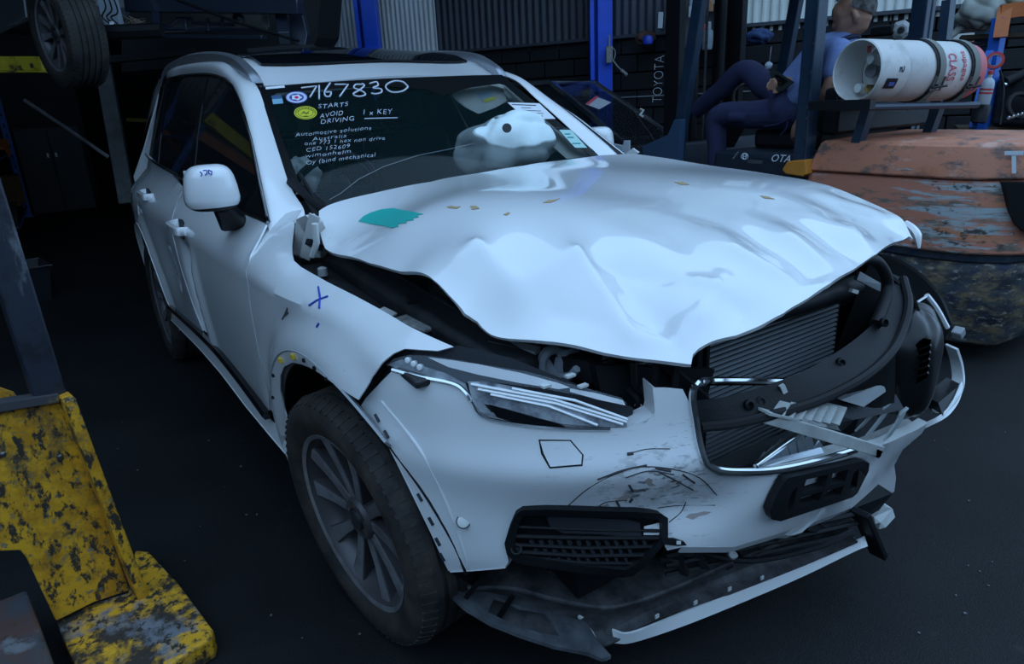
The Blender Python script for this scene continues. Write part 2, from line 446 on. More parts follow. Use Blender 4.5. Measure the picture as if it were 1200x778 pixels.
def side_lift(h): return lambda x, y, z: -y-smoothw(x, z)-h
# front face
YF = [-1.0, -.95, -.92, -.85, -.75, -.65, -.5, -.36, -.2, 0, .2, .36, .5, .65, .75, .85, .92, 1.0, 1.1]
XF = [-.4, .08, .26, .43, .555, .645, .735, .80, .838, .848, .842, .828, .812, .802, .795, .735, .56, .25, -.2]
yy = np.linspace(-1.05, 1.15, 441); _k3 = np.exp(-.5*(np.arange(-14, 15)/5.)**2); _k3 /= _k3.sum()
_xf = np.convolve(np.pad(np.interp(yy, YF, XF), 14, 'edge'), _k3, 'valid')
def frontx(y, z):
    x = np.interp(y, yy, _xf)
    x = x+np.interp(z, [.15, .35, .45, .55, .65, .75, .85, .95, 1.05], [-.07, -.05, -.015, 0, 0, -.012, -.03, -.065, -.12])
    # shoulder below the lamp, hollow round the fog insert
    x = x+.022*np.exp(-((z-.70)/.045)**2)*(y < -.3)
    x = x-.030*np.exp(-((z-.56)/.07)**2-((y+.63)/.17)**2)
    # blow to the corner beside the grille
    x = x-.035*np.exp(-((z-.57)/.05)**2-((y+.42)/.09)**2)
    x = x-.03*np.exp(-((y-.25)/.1)**2-((z-.45)/.05)**2)
    return x
def FRONT(x, y, z): return x-frontx(y, z)
# the nose: front face and flank blended, for panels that wrap the corner
def NOSE(x, y, z):
    return np.maximum(x-frontx(y, z), -y-halfw(x, z, dent=False))
# bonnet
HC = [((374, 247), -.74), ((378, 288), -.785), ((432, 308), -.785), ((507, 327), -.77), ((545, 367), -.75), ((575, 392), -.715), ((640, 400), -.645),
      ((707, 413), -.565), ((769, 422), -.49), ((810, 427), -.44), ((863, 393), -.31), ((918, 367), -.17), ((973, 332), .03), ((1028, 297), .33), ((1065, 276), .66),
      ((1047, 250), .72), ((973, 218), .77), ((915, 206), .78), ((827, 193), .78), ((743, 180), .70), ((703, 182), .55), ((615, 194), .05), ((505, 213), -.37),
      ((560, 300), -.66), ((470, 265), -.68), ((850, 220), .3), ((930, 280), .15), ((760, 230), .05),
      ((405, 299.5), -.785), ((470, 318.5), -.778), ((527, 347), -.76), ((560, 384), -.733), ((607, 397), -.68), ((675, 406), -.605), ((740, 419), -.525), ((790, 425), -.465), ((837, 405), -.375), ((890, 381), -.24), ((945, 350), -.07), ((1000, 315), .18), ((1047, 285), .495),
      ((1056, 257), .69), ((1010, 233), .745), ((945, 211), .775), ((870, 199), .78), ((785, 186), .74), ((660, 188), .30), ((560, 203), -.16), ((440, 227), -.555)]
_hood = tps([(*at(*p, y=y)[[0, 1]], at(*p, y=y)[2]) for p, y in HC])
def seg(x, y, a, b):
    a = np.array(a); b = np.array(b); d = b-a; t = np.clip(((x-a[0])*d[0]+(y-a[1])*d[1])/(d@d), 0, 1)
    return np.hypot(x-a[0]-t*d[0], y-a[1]-t*d[1]), t
def hoodbase(x, y, z): return z-_hood(x, y)
CREASES = []   # (p, q, height, width)
for p, q, h, w in [((678, 309), (742, 400), .020, .06), ((678, 309), (600, 360), .014, .07), ((560, 302), (600, 345), .018, .05), ((560, 302), (508, 327), .012, .035),
                   ((700, 312), (800, 330), -.014, .05), ((800, 330), (855, 345), .018, .045), ((855, 345), (880, 375), -.012, .04), ((820, 380), (850, 330), .016, .045),
                   ((860, 300), (935, 335), .016, .06), ((935, 335), (975, 318), -.012, .05), ((925, 285), (965, 310), .012, .05), ((1000, 275), (1015, 300), .010, .05),
                   ((740, 400), (800, 395), .014, .035), ((770, 375), (800, 412), -.012, .03), ((650, 365), (720, 390), -.012, .06), ((730, 330), (780, 372), -.010, .05)]:
    a, b = hit([p, q], hoodbase)[:, :2]; CREASES.append((a, b, h, w))
HOODXY = []
def hoodz(x, y):
    z = _hood(x, y); z0 = z
    for a, b, h, w in CREASES:
        d, t = seg(x, y, a, b); z = z+1.5*h*np.exp(-d/w*1.15)
    k = sstep(.25, .6, x)
    z = z+k*(.011*np.sin(9*x+13*y+1.)*np.cos(15*y-4*x)+.0045*np.sin(27*y+12*x)*np.sin(20*x-9*y))
    if HOODXY:   # the rim keeps its measured line
        Q = HOODXY[0]; d = np.full(np.shape(x), 9.)
        for i in range(len(Q)): d = np.minimum(d, seg(x, y, Q[i-1], Q[i]+1e-9)[0])
        z = z0+(z-z0)*sstep(0, .07, d)
    return z
def HOOD(x, y, z): return z-hoodz(x, y)
# roof and windscreen
_roof = tps([(-1.25, 0, 1.577), (-1.39, .6, 1.556), (-1.39, -.6, 1.556), (-1.46, 0, 1.64), (-1.63, .6, 1.655), (-1.63, -.6, 1.655), (-1.92, 0, 1.733), (-2.03, .6, 1.695), (-2.03, -.6, 1.695),
             (-2.5, 0, 1.765), (-2.5, .6, 1.715), (-2.5, -.6, 1.715), (-3.2, 0, 1.75), (-3.2, .6, 1.70), (-3.2, -.6, 1.70), (-3.9, 0, 1.66), (-3.9, .55, 1.62), (-3.9, -.55, 1.62)])
def ROOF(x, y, z): return z-_roof(x, y)
def wsx(y, z): return -.545-1.53*(z-1.13)-.30*y*y-.25*(z-1.13)*(z-1.57)
def WIND(x, y, z): return x-wsx(y, z)
def wind_lift(h): return lambda x, y, z: x-wsx(y, z)-h
PAINT = paint()
GLASS = mat('tinted_glass', (.010, .024, .026), .02, trans=.0, alpha=.30, spec=.4)
SGLASS = mat('privacy_glass', (.010, .013, .016), .03, alpha=.90)
FRIT = mat('black_glass_border', (.004, .005, .006), .35, spec=.2)
TRIM = mat('satin_trim', (.5, .52, .55), .22, metal=1)

# --- bonnet
hood_px = [(374, 247), (384, 239), (420, 231), (455, 223), (505, 213), (560, 203), (615, 194), (665, 187), (703, 182), (735, 179.5), (780, 185), (827, 193), (870, 199), (915, 206), (945, 211), (973, 218), (1010, 233), (1047, 250), (1062, 261), (1071, 272),
           (1065, 277), (1052, 282), (1028, 297), (1000, 315), (973, 332), (918, 367), (890, 381), (863, 393), (835, 402), (819, 408), (812, 414), (810, 427), (790, 426), (769, 422.5), (739, 420), (720, 417), (707, 413), (670, 405), (640, 401), (615, 398), (575, 392), (560, 386),
           (545, 367), (527, 347), (507, 327), (479, 321), (432, 308), (395, 297), (381, 290), (376, 277), (374, 257)]
# outline in plan: across-car positions follow the measured edge points
_e = np.array([q for q, y in HC[:23]], float); _ey = np.array([y for q, y in HC[:23]])
def edge_y(q):
    q = np.asarray(q, float); best = None
    for i in range(23):
        a, b = _e[i], _e[(i+1) % 23]; d = b-a; t = np.clip(np.dot(q-a, d)/np.dot(d, d), 0, 1); e = np.linalg.norm(q-a-t*d)
        if best is None or e < best[0]: best = (e, _ey[i]+t*(_ey[(i+1) % 23]-_ey[i]))
    return best[1]
hood_xy = np.array([at(*q, y=edge_y(q))[:2] for q in densify(hood_px, 7)])
HOODXY.append(np.array([at(*q, y=edge_y(q))[:2] for q in hood_px]))
hv, hf = cdt(hood_xy, .0155)
HV = np.stack([hv[:, 0], hv[:, 1], hoodz(hv[:, 0], hv[:, 1])], 1)
bonnet = mesh_obj('bonnet', HV, face_cam(HV, hf), PAINT, suv, thick=.010, sharp=60)
green = mat('green_marker', (.02, .42, .36), .6)
gv = [(420, 259), (426, 253), (434, 249), (447, 245), (460, 243.5), (470, 245.5), (478, 247), (489, 249), (496, 250.5), (488, 252), (491, 254), (482, 255.5), (485, 257.5), (474, 259), (477, 261), (466, 262), (467, 265), (459, 267), (450, 264.5), (436, 262.5)]
panel('green_paint_mark', gv, lambda x, y, z: z-hoodz(x, y)-.002, green, bonnet, sp=4, thick=.001)
tag(bonnet.children[-1] if bonnet.children else bonnet, 'green painted patch')
rust = mat('bird_dirt', (.42, .30, .16), .9)
for pl in ([(636, 237.5), (643, 234), (650, 233.5), (656, 232), (651, 235), (645, 237), (640, 237)], [(523, 242), (529, 240.8), (534, 242), (540, 241.5), (536, 244), (528, 243.5)], [(590, 251), (595, 248.6), (598, 249), (594, 252)], [(790, 213), (800, 213), (808, 216), (798, 216)], [(891, 229), (900, 230), (908, 233), (896, 232)], [(551, 241), (558, 241), (562, 244), (553, 245)]):
    panel('dirt_spot', pl, lambda x, y, z: z-hoodz(x, y)-.002, rust, bonnet, sp=6, thick=.001)
tip = at(1071, 272, y=.68)
tipc = [at(1060, 262, y=.70), at(1068, 267, y=.70), at(1075, 276, y=.69), at(1077, 291, y=.68)]
MB().tube(crom(tipc, 4), [.012]*9+[.010, .008, .006, .003], 6).build('bent_bonnet_corner', PAINT, bonnet)

# --- windscreen, pillars, roof
def onW(p): return hit(p, WIND)
ws_l = [(372, 258), (355, 232), (337, 211), (322, 163), (310, 125), (302, 102.5)]
ws_t = [(350, 98.5), (400, 95), (450, 92), (500, 90), (550, 88.2), (588, 87.5)]
ws_r = [(628, 120), (665, 151.5), (703, 182), (716, 195)]
ws_b = [(620, 210), (505, 231), (430, 245)]
ws_px = ws_l+ws_t+ws_r+ws_b
wsc = panel('windscreen', ws_px, WIND, GLASS, suv, sp=14, thick=.005)
# black border band, outside face
inner = [(388, 246), (367, 232), (350, 212), (330, 160), (319, 128), (317, 114), (324, 109), (352, 106), (400, 103), (452, 101), (500, 105), (520, 112), (552, 102), (585, 98), (592, 100), (622, 126), (658, 156), (692, 183), (700, 194), (620, 204), (505, 226), (430, 240)]
panel('windscreen_border', ws_px, wind_lift(.003), FRIT, wsc, sp=12, thick=.001, holes=[inner])
# side glass line and pillars on the driver's flank
win_top = [(316, 272), (313, 260), (306, 225), (300, 193), (294, 164), (286, 135), (277, 110), (267, 95), (253, 88.5), (237, 87), (213, 89), (197, 93.5), (185, 103.5), (178, 123), (172, 150), (167.5, 170)]
WT = crom(hit(win_top, GLS()), 4)
inn = [onW([(358, 257)])[0], onW([(355, 243)])[0], onW([(343, 224)])[0], onW([(333, 197)])[0], onW([(322, 163)])[0], onW([(312, 130)])[0], onW([(302, 102.5)])[0]]
rx = [-1.50, -1.68, -1.95, -2.35, -2.8, -3.2, -3.5, -3.75, -3.95]
ry = [-.605, -.612, -.615, -.615, -.612, -.605, -.59, -.57, -.54]
inn += [np.array((a, b, float(_roof(np.array(a), np.array(b)))-.004)) for a, b in zip(rx, ry)]
IN = crom(inn, 4)
pil = loft('roof_side_frame', WT, IN, PAINT, suv, nb=7, bulge=(0.0, -.022, .02), ease=9, mirror=True)
# roof skin with the glass panel
n = 26; XR = np.linspace(0, 1, n); V = []; F = []
for i in range(n):
    for j in range(15):
        t = j/14*2-1
        yw = np.interp(i/(n-1), [0, .12, .5, .8, 1], [.600, .607, .615, .60, .54])
        yv = t*yw; x0 = -1.245-.40*yv*yv-.005; x = x0+(-3.97-x0)*(i/(n-1))
        V.append((x, yv, float(_roof(np.array(x), np.array(yv)))))
for i in range(n-1):
    for j in range(14): F.append((i*15+j, i*15+j+1, (i+1)*15+j+1, (i+1)*15+j))
V = np.array(V)
roof = mesh_obj('roof_panel', V, F, PAINT, suv, thick=.01, off=-1)
gl = [v+np.array((0, 0, .006)) for v in V]; keep = [F[i*14+j] for i in range(2, 19) for j in range(1, 13)]
used = sorted({i for f in keep for i in f}); mp = {a: b for b, a in enumerate(used)}
mesh_obj('sunroof_glass', [gl[i] for i in used], [tuple(mp[i] for i in f) for f in keep], mat('sunroof_black_glass', (.004, .005, .007), .03), roof, thick=.008, off=1)
RAIL = mat('satin_roof_rail', (.42, .45, .50), .3, metal=.8)
for s in (-1, 1):
    rp = [(-1.36, .602, 1.565), (-1.44, .605, 1.612), (-1.63, .61, 1.676), (-2.03, .615, 1.720), (-2.5, .615, 1.742), (-3.0, .61, 1.74), (-3.3, .60, 1.715), (-3.5, .59, 1.675)]
    rc = crom([(x, s*y, z) for x, y, z in rp], 6); mb = MB()
    k = len(rc); Vv = []
    for i, p in enumerate(rc):
        hgt = .03*min(1, i/5+.1, (k-1-i)/5+.1)
        for dy, dz in ((-.022, -.03), (-.020, hgt*.3), (0, hgt*.6), (.020, hgt*.3), (.022, -.03)): Vv.append(p+np.array((0, dy, dz)))
    mb.add(Vv, [(i*5+j, i*5+(j+1) % 5, (i+1)*5+(j+1) % 5, (i+1)*5+j) for i in range(k-1) for j in range(5)]).build('roof_rail', RAIL, suv, sharp=60)
# rear end shell (tail, out of sight from the front)
tz = [1.66, 1.45, 1.25, 1.05, .85, .6, .38]; txx = [-3.97, -4.08, -4.17, -4.24, -4.27, -4.29, -4.22]; tw = [.54, .62, .70, .80, .80, .80, .76]
V = [(x-(.0 if abs(t) < .9 else -.05), t*w, z) for z, x, w in zip(tz, txx, tw) for t in np.linspace(-1, 1, 9)]
F = [(i*9+j, i*9+j+1, (i+1)*9+j+1, (i+1)*9+j) for i in range(6) for j in range(8)]
tg = mesh_obj('tailgate', V, F, PAINT, suv, thick=.02, off=1)
V2 = [(x-.012, t*w*.86, z) for z, x, w in zip(tz[:3], txx[:3], tw[:3]) for t in np.linspace(-1, 1, 9)]
mesh_obj('rear_window', V2, [(i*9+j, i*9+j+1, (i+1)*9+j+1, (i+1)*9+j) for i in range(2) for j in range(8)], SGLASS, tg, thick=.006)

# --- flank panels: outline taken to the flank, then meshed along the flank itself
def P(name, px, m=PAINT, sp=.035, h=0., thick=.006, mirror=True, parent=suv, wfun=None, base=None, n=2):
    base = base or smoothw; wfun = wfun or halfw
    q = hit(densify(px, 6), lambda x, y, z: -y-base(x, z)-h)[:, [0, 2]]
    vv, F = cdt(q, sp)
    V = np.stack([vv[:, 0], -(wfun(vv[:, 0], vv[:, 1])+h), vv[:, 1]], 1); F = face_cam(V, F)
    o = mesh_obj(name, V, F, m, parent, thick=thick, sharp=35)
    if mirror:
        return o, mesh_obj(name, V*np.array([1, -1, 1]), [tuple(reversed(f)) for f in F], m, parent, thick=thick, sharp=35)
    return o
fgap = [(314, 264), (303, 282), (294, 298), (290.5, 317), (291.5, 340), (294, 363), (303, 413), (312, 460), (315.5, 481)]
arch_o = [(341, 507), (333, 478), (330, 456), (331, 440), (336, 429), (346, 424), (356, 426), (365, 429), (380, 436), (392, 444), (408, 455), (425, 467)]
fender_px = [(316, 259)]+[(x+.5, y) for x, y in fgap[1:]]+[(324, 497), (335, 510)]+arch_o+[(427, 459), (431, 443), (447, 425), (461, 414), (474, 408.5), (497, 410), (513, 411), (532, 406), (521, 401), (501, 391), (479, 380), (450, 364.5), (415, 346), (384, 330.6), (353, 313), (344, 305), (342, 296), (342, 286), (345.6, 257), (353, 245.5), (343, 247), (331, 252)]
def fenderw(x, z, fl=True):
    # flank, rolling over to the bonnet shut line
    w = halfw(x, np.minimum(z, 1.3), fl, False)
    top = np.interp(x, [-.75, -.45, -.2, .1, .4, .6], [1.135, 1.10, 1.065, 1.02, .945, .88])
    w = np.where(z > top-.10, np.minimum(w, w-.9*np.maximum(z-top+.10, 0)**2*6.5), w)
    return w
def FENDER(x, y, z): return -y-fenderw(x, z)
fen = P('front_fender', fender_px, sp=.022, thick=.004, base=lambda x, z: fenderw(x, z, False), wfun=fenderw)
tag(fen[0], 'white front fender with blue pen cross')
fdoor_px = [(312, 263)]+[(x-.5, y) for x, y in fgap[1:]]+[(300, 470), (275, 437), (252, 408), (238, 389), (226, 356), (212, 313), (203, 277), (202.5, 254), (206.5, 240), (216, 220), (224, 214), (245, 227), (277, 244.5)]
fd = P('front_door', fdoor_px)
tag(fd[0], 'dented driver-side front door')
rdoor_px = [(215.2, 219.5), (205.8, 240), (201.8, 254), (202.2, 277), (211.2, 313), (225.2, 356), (237, 388), (222, 376), (199, 357), (194, 349), (184, 322), (173, 288), (167, 270), (163, 255), (161, 235), (163, 212), (168, 190), (174, 186), (195, 198)]
rd = P('rear_door', rdoor_px)
# quarter panel from real outline (x,z) of the body behind the rear door
def quarter(s):
    V = []; F = []; nx, nz = 26, 16
    for i in range(nx):
        x = -2.95-(4.12-2.95)*i/(nx-1)
        for j in range(nz):
            r = .485; zl = .375+math.sqrt(max(0, r*r-(x+2.984)**2)) if abs(x+2.984) < r else .36
            zt = np.interp(x, [-4.12, -3.6, -3.2, -2.9], [1.16, 1.20, 1.16, 1.10]); zc = max(zl, .36)
            if x > -3.15: zc = max(zc, .84)
            z = zc+(zt-zc)*j/(nz-1); V.append((x, s*float(halfw(np.array(x), np.array(z), flare=False, dent=False)), z))
    for i in range(nx-1):
        for j in range(nz-1): F.append((i*nz+j, (i+1)*nz+j, (i+1)*nz+j+1, i*nz+j+1))
    return mesh_obj('quarter_panel', V, F if s > 0 else [f[::-1] for f in F], PAINT, suv, thick=.006, off=-1)
quarter(-1); quarter(1)
# side glass
glass_px = [(311, 257), (304, 225), (298, 193), (292, 164), (284, 136), (275, 112), (265.5, 97.5), (253, 91), (240, 89.5), (247, 225), (277, 241.5)]
sideg = P('front_door_glass', [(311, 258), (304, 225), (298, 193), (292, 164), (284, 136), (275, 112), (265.5, 97.5), (253, 91), (243, 90), (237, 120), (231, 160), (226, 213), (245, 225), (277, 242)], SGLASS, .06, thick=.004, base=glassw, wfun=glassw)
P('rear_door_glass', [(238, 89), (213, 91.5), (201, 94.5), (193, 125), (187, 160), (184, 190), (195, 196), (222, 211), (226, 170), (232, 120)], SGLASS, .06, thick=.004, base=glassw, wfun=glassw)
P('quarter_glass', [(198, 95), (186, 105), (180, 123), (174, 150), (169.5, 170), (175, 182), (182, 188), (185, 160), (191, 125)], SGLASS, .06, thick=.004, base=glassw, wfun=glassw)
P('window_pillar_trim', [(243, 90), (238, 89), (232, 120), (226, 170), (221, 211), (226, 214), (231, 160), (237, 120)], BLACKG, .05, thick=.006, h=.003, base=glassw, wfun=glassw)
P('window_pillar_trim', [(201, 94), (198, 94.5), (191, 125), (185, 160), (182, 189), (185, 191), (188, 160), (194, 125)], BLACKG, .05, thick=.006, h=.003, base=glassw, wfun=glassw)
def strip(name, px, w, m, h=.008, mirror=True, n=40, surf=None, parent=suv, r2=None):
    c = resamp(crom(hit(px, surf or side_lift(h)), 5), n)
    for s in ((1, -1) if mirror else (1,)): MB().tube(c*np.array([1, s, 1]), w, 6).build(name, m, parent)
strip('window_trim', [(314, 260), (306, 225), (300, 193), (294, 164), (286, 135), (277, 110), (267, 95), (253, 88.5), (237, 87), (213, 89), (197, 93.5), (185, 103.5), (178, 123), (172, 150), (167.5, 170)], .008, BLACKG, surf=GLS(.004))
strip('chrome_window_strip', [(312.5, 254), (305, 220), (299, 190), (292.5, 160), (284, 133)], .004, TRIM, surf=GLS(.010))
strip('chrome_window_strip', [(314, 261), (277, 246), (245, 228.5), (213, 209), (190, 196), (173, 184), (167, 171)], .006, TRIM, surf=GLS(.008))
# handles
for k, (hx, hz) in enumerate(((-1.58, 1.005), (-2.66, 1.055))):
    for s in (-1, 1):
        w = float(halfw(np.array(hx), np.array(hz), dent=False))
        par = (fd if k == 0 else rd)[0 if s < 0 else 1]
        c = [(hx+.115, s*(w-.005), hz-.004), (hx+.10, s*(w+.028), hz-.002), (hx+.03, s*(w+.036), hz), (hx-.06, s*(w+.036), hz+.002), (hx-.11, s*(w+.026), hz+.004), (hx-.125, s*(w-.005), hz+.005)]
        h = MB(); cc = crom(c, 4); Vv = []
        for p in cc:
            for dy, dz in ((-.008, -.018), (.008, -.016), (.010, .014), (-.008, .018)): Vv.append(p+np.array((0, s*dy, dz)))
        h.add(Vv, [(i*4+j, i*4+(j+1) % 4, i*4+4+(j+1) % 4, i*4+4+j) for i in range(len(cc)-1) for j in range(4)]+[(3, 2, 1, 0)]).build('door_handle', PAINT, par, sharp=70)
        MB().lathe([(.045, 0), (.04, -.012), (.02, -.02)], (hx+.01, s*(w+.002), hz-.006), (0, s, 0), 16).build('handle_cup', DARK, par)
# sills: black strip and white rocker
strip('sill_trim', [(199, 360), (215, 374), (236, 393), (260, 418), (290, 456), (313, 487)], .017, BLACKG, .012)
rk_u = hit([(200, 363), (216, 378), (236, 397), (260, 423), (290, 461), (318, 493), (336, 513)], side_lift(.0)); rk_u = resamp(rk_u, 24)
rk_m = rk_u+np.array((0, -.012, -.05)); rk_l = rk_u+np.array((0, .09, -.16))
o1 = loft('rocker_panel', rk_u, rk_m, PAINT, suv, nb=2, mirror=True); loft('rocker_panel', rk_m, rk_l, PAINT, suv, nb=3, mirror=True, bulge=(0, -.02, 0))
# arch rings on the fender (trim torn off): stepped flange with clip holes
def arc3(cx, r, a0, a1, s, y0, n=40, lift=0):
    A = np.radians(np.linspace(a0, a1, n)); X = cx+r*np.cos(A); Z = .375+r*np.sin(A)
    return np.stack([X, s*(halfw(X, Z, dent=False)+lift)*np.ones(n) if y0 is None else np.full(n, s*y0), Z], 1)
FLG = mat('arch_flange_grey', (.36, .38, .40), .5)
for s in (-1, 1):
    for cx in (0, -2.984):
        a0, a1 = ((48, 200) if cx == 0 else (-8, 190))
        A = arc3(cx, .492, a0, a1, s, None, lift=.003); B = arc3(cx, .452, a0, a1, s, None, lift=-.020)
        f = loft('arch_flange' if cx == 0 else 'arch_trim', A, B, FLG if cx == 0 else PAINT, suv, nb=3, thick=.006)
        C = arc3(cx, .452, min(a0, 4), a1+4, s, None, lift=-.02); D = arc3(cx, .44, min(a0, 4), a1+4, s, .58)
        D[:, 0] = cx+(D[:, 0]-cx)*1.02
        loft('wheel_arch_liner', C, D, BLACK, suv, nb=4, thick=.006)
        A = np.radians(np.linspace(-15, 195, 24)); ring = [(cx+.45*math.cos(t), s*.57, max(.24, .375+.45*math.sin(t))) for t in A]
        MB().prism(ring, (0, 0, 0), (0, -s*.012, 0)).build('wheel_well_wall', BLACK, suv, smooth=False)
clipm = mat('yellow_clip', (.75, .50, .04), .5)
for a in (102, 118): 
    p = arc3(0, .475, a, a+1, -1, None, 2, lift=.002)[0]; MB().box(p, (.018, .010, .012)).build('arch_clip', clipm, suv)
for a in (150, 135, 92, 84, 76, 66, 58):
    p = arc3(0, .477, a, a+1, -1, None, 2, lift=.0)[0]; MB().lathe([(.006, -.006), (.006, .004), (.003, .006)], p, (0, -1, 0), 8).build('clip_hole', BLACK, suv)
# pen marks on the fender
PEN = mat('blue_pen', (.02, .06, .42), .6)
def onF(p, h=.003):
    q = hit(p, FENDER); return q+(CAM_LOC-q)/np.linalg.norm(CAM_LOC-q, axis=1)[:, None]*h
for l in ([(362, 358), (371, 352), (384, 347)], [(373, 336), (375, 348), (374, 361)], [(371, 383), (374, 379)]):
    MB().tube(onF(l), .0028, 5).build('pen_mark', PEN, fen[0])
SCR = mat('scuff', (.10, .10, .11), .8)
for l in ([(331, 374), (335, 366), (337, 361)], [(333, 370), (338, 366)]): MB().tube(onF(l), .003, 5).build('scuff_mark', SCR, fen[0])

# --- mirrors
for s, dd in ((-1, 0), (1, 0)):
    mc = at(248, 220, y=-.985) if s < 0 else at(703, 166, y=.90)
    V = []; F = []; nu, nv = 22, 12
    for i in range(nv+1):
        ph = math.pi*i/nv
        for j in range(nu):
            th = 2*math.pi*j/nu
            def sp(c, e): return math.copysign(abs(c)**e, c)
            X = sp(math.sin(ph), .7)*sp(math.cos(th), .8)*.070; Y = sp(math.sin(ph), .55)*sp(math.sin(th), .55)*.098; Z = sp(math.cos(ph), .55)*.088
            Y *= 1-.14*(Z/.088); X += -.02*abs(Y)/.098+(.02 if Z > 0 else 0)*0
            V.append((mc[0]+X, mc[1]+Y, mc[2]+Z))
    for i in range(nv):
        for j in range(nu): F.append((i*nu+j, i*nu+(j+1) % nu, (i+1)*nu+(j+1) % nu, (i+1)*nu+j))
    V = np.array(V)
    up = F[:(nv-3)*nu]; lo = F[(nv-3)*nu:]
    V = mc+(V-mc)*.77
    mo = mesh_obj('door_mirror', V, up, PAINT, suv, thick=.004); mu = mesh_obj('mirror_underside', V, lo, BLACK, mo, thick=.004)
    for q_ in (mo, mu):
        bm = bmesh.new(); bm.from_mesh(q_.data); bmesh.ops.remove_doubles(bm, verts=bm.verts, dist=1e-4)
        bmesh.ops.delete(bm, geom=[v for v in bm.verts if not v.link_faces], context='VERTS'); bm.to_mesh(q_.data); bm.free()
    MB().add([mc+np.array((-.062, y, z)) for y, z in ((-.062, -.054), (.062, -.054), (.062, .054), (-.062, .054))], [(0, 1, 2, 3)]).build('mirror_glass', CHROME, mo, thick=.004, fix=False)
    base = at(274, 262, y=-.90) if s < 0 else mc+np.array((.06, -.07, -.14)); MB().bar(mc+np.array((0, -s*.02, -.055)), base, .06, .04, w2=.09, h2=.06).build('mirror_arm', BLACK, mo, bevel=.015)
    MB().tube([mc+np.array((.015, y, -.018+0*y)) for y in np.linspace(-.07, .07, 3)], .0015, 4).build('mirror_seam', DARK, mo)
    if s < 0:
        for i, l in enumerate(([(226, 205), (228, 208), (226, 211)], [(230, 204), (234, 204), (234, 208), (231, 210)], [(236, 204), (240, 206), (239, 210), (236, 208), (236, 204)])):
            q = np.array([mc+np.array((.058, (x-241)*.0024, (214-y)*.0024+.034)) for x, y in l]); MB().tube(q, .002, 4).build('pen_mark', PEN, mo)
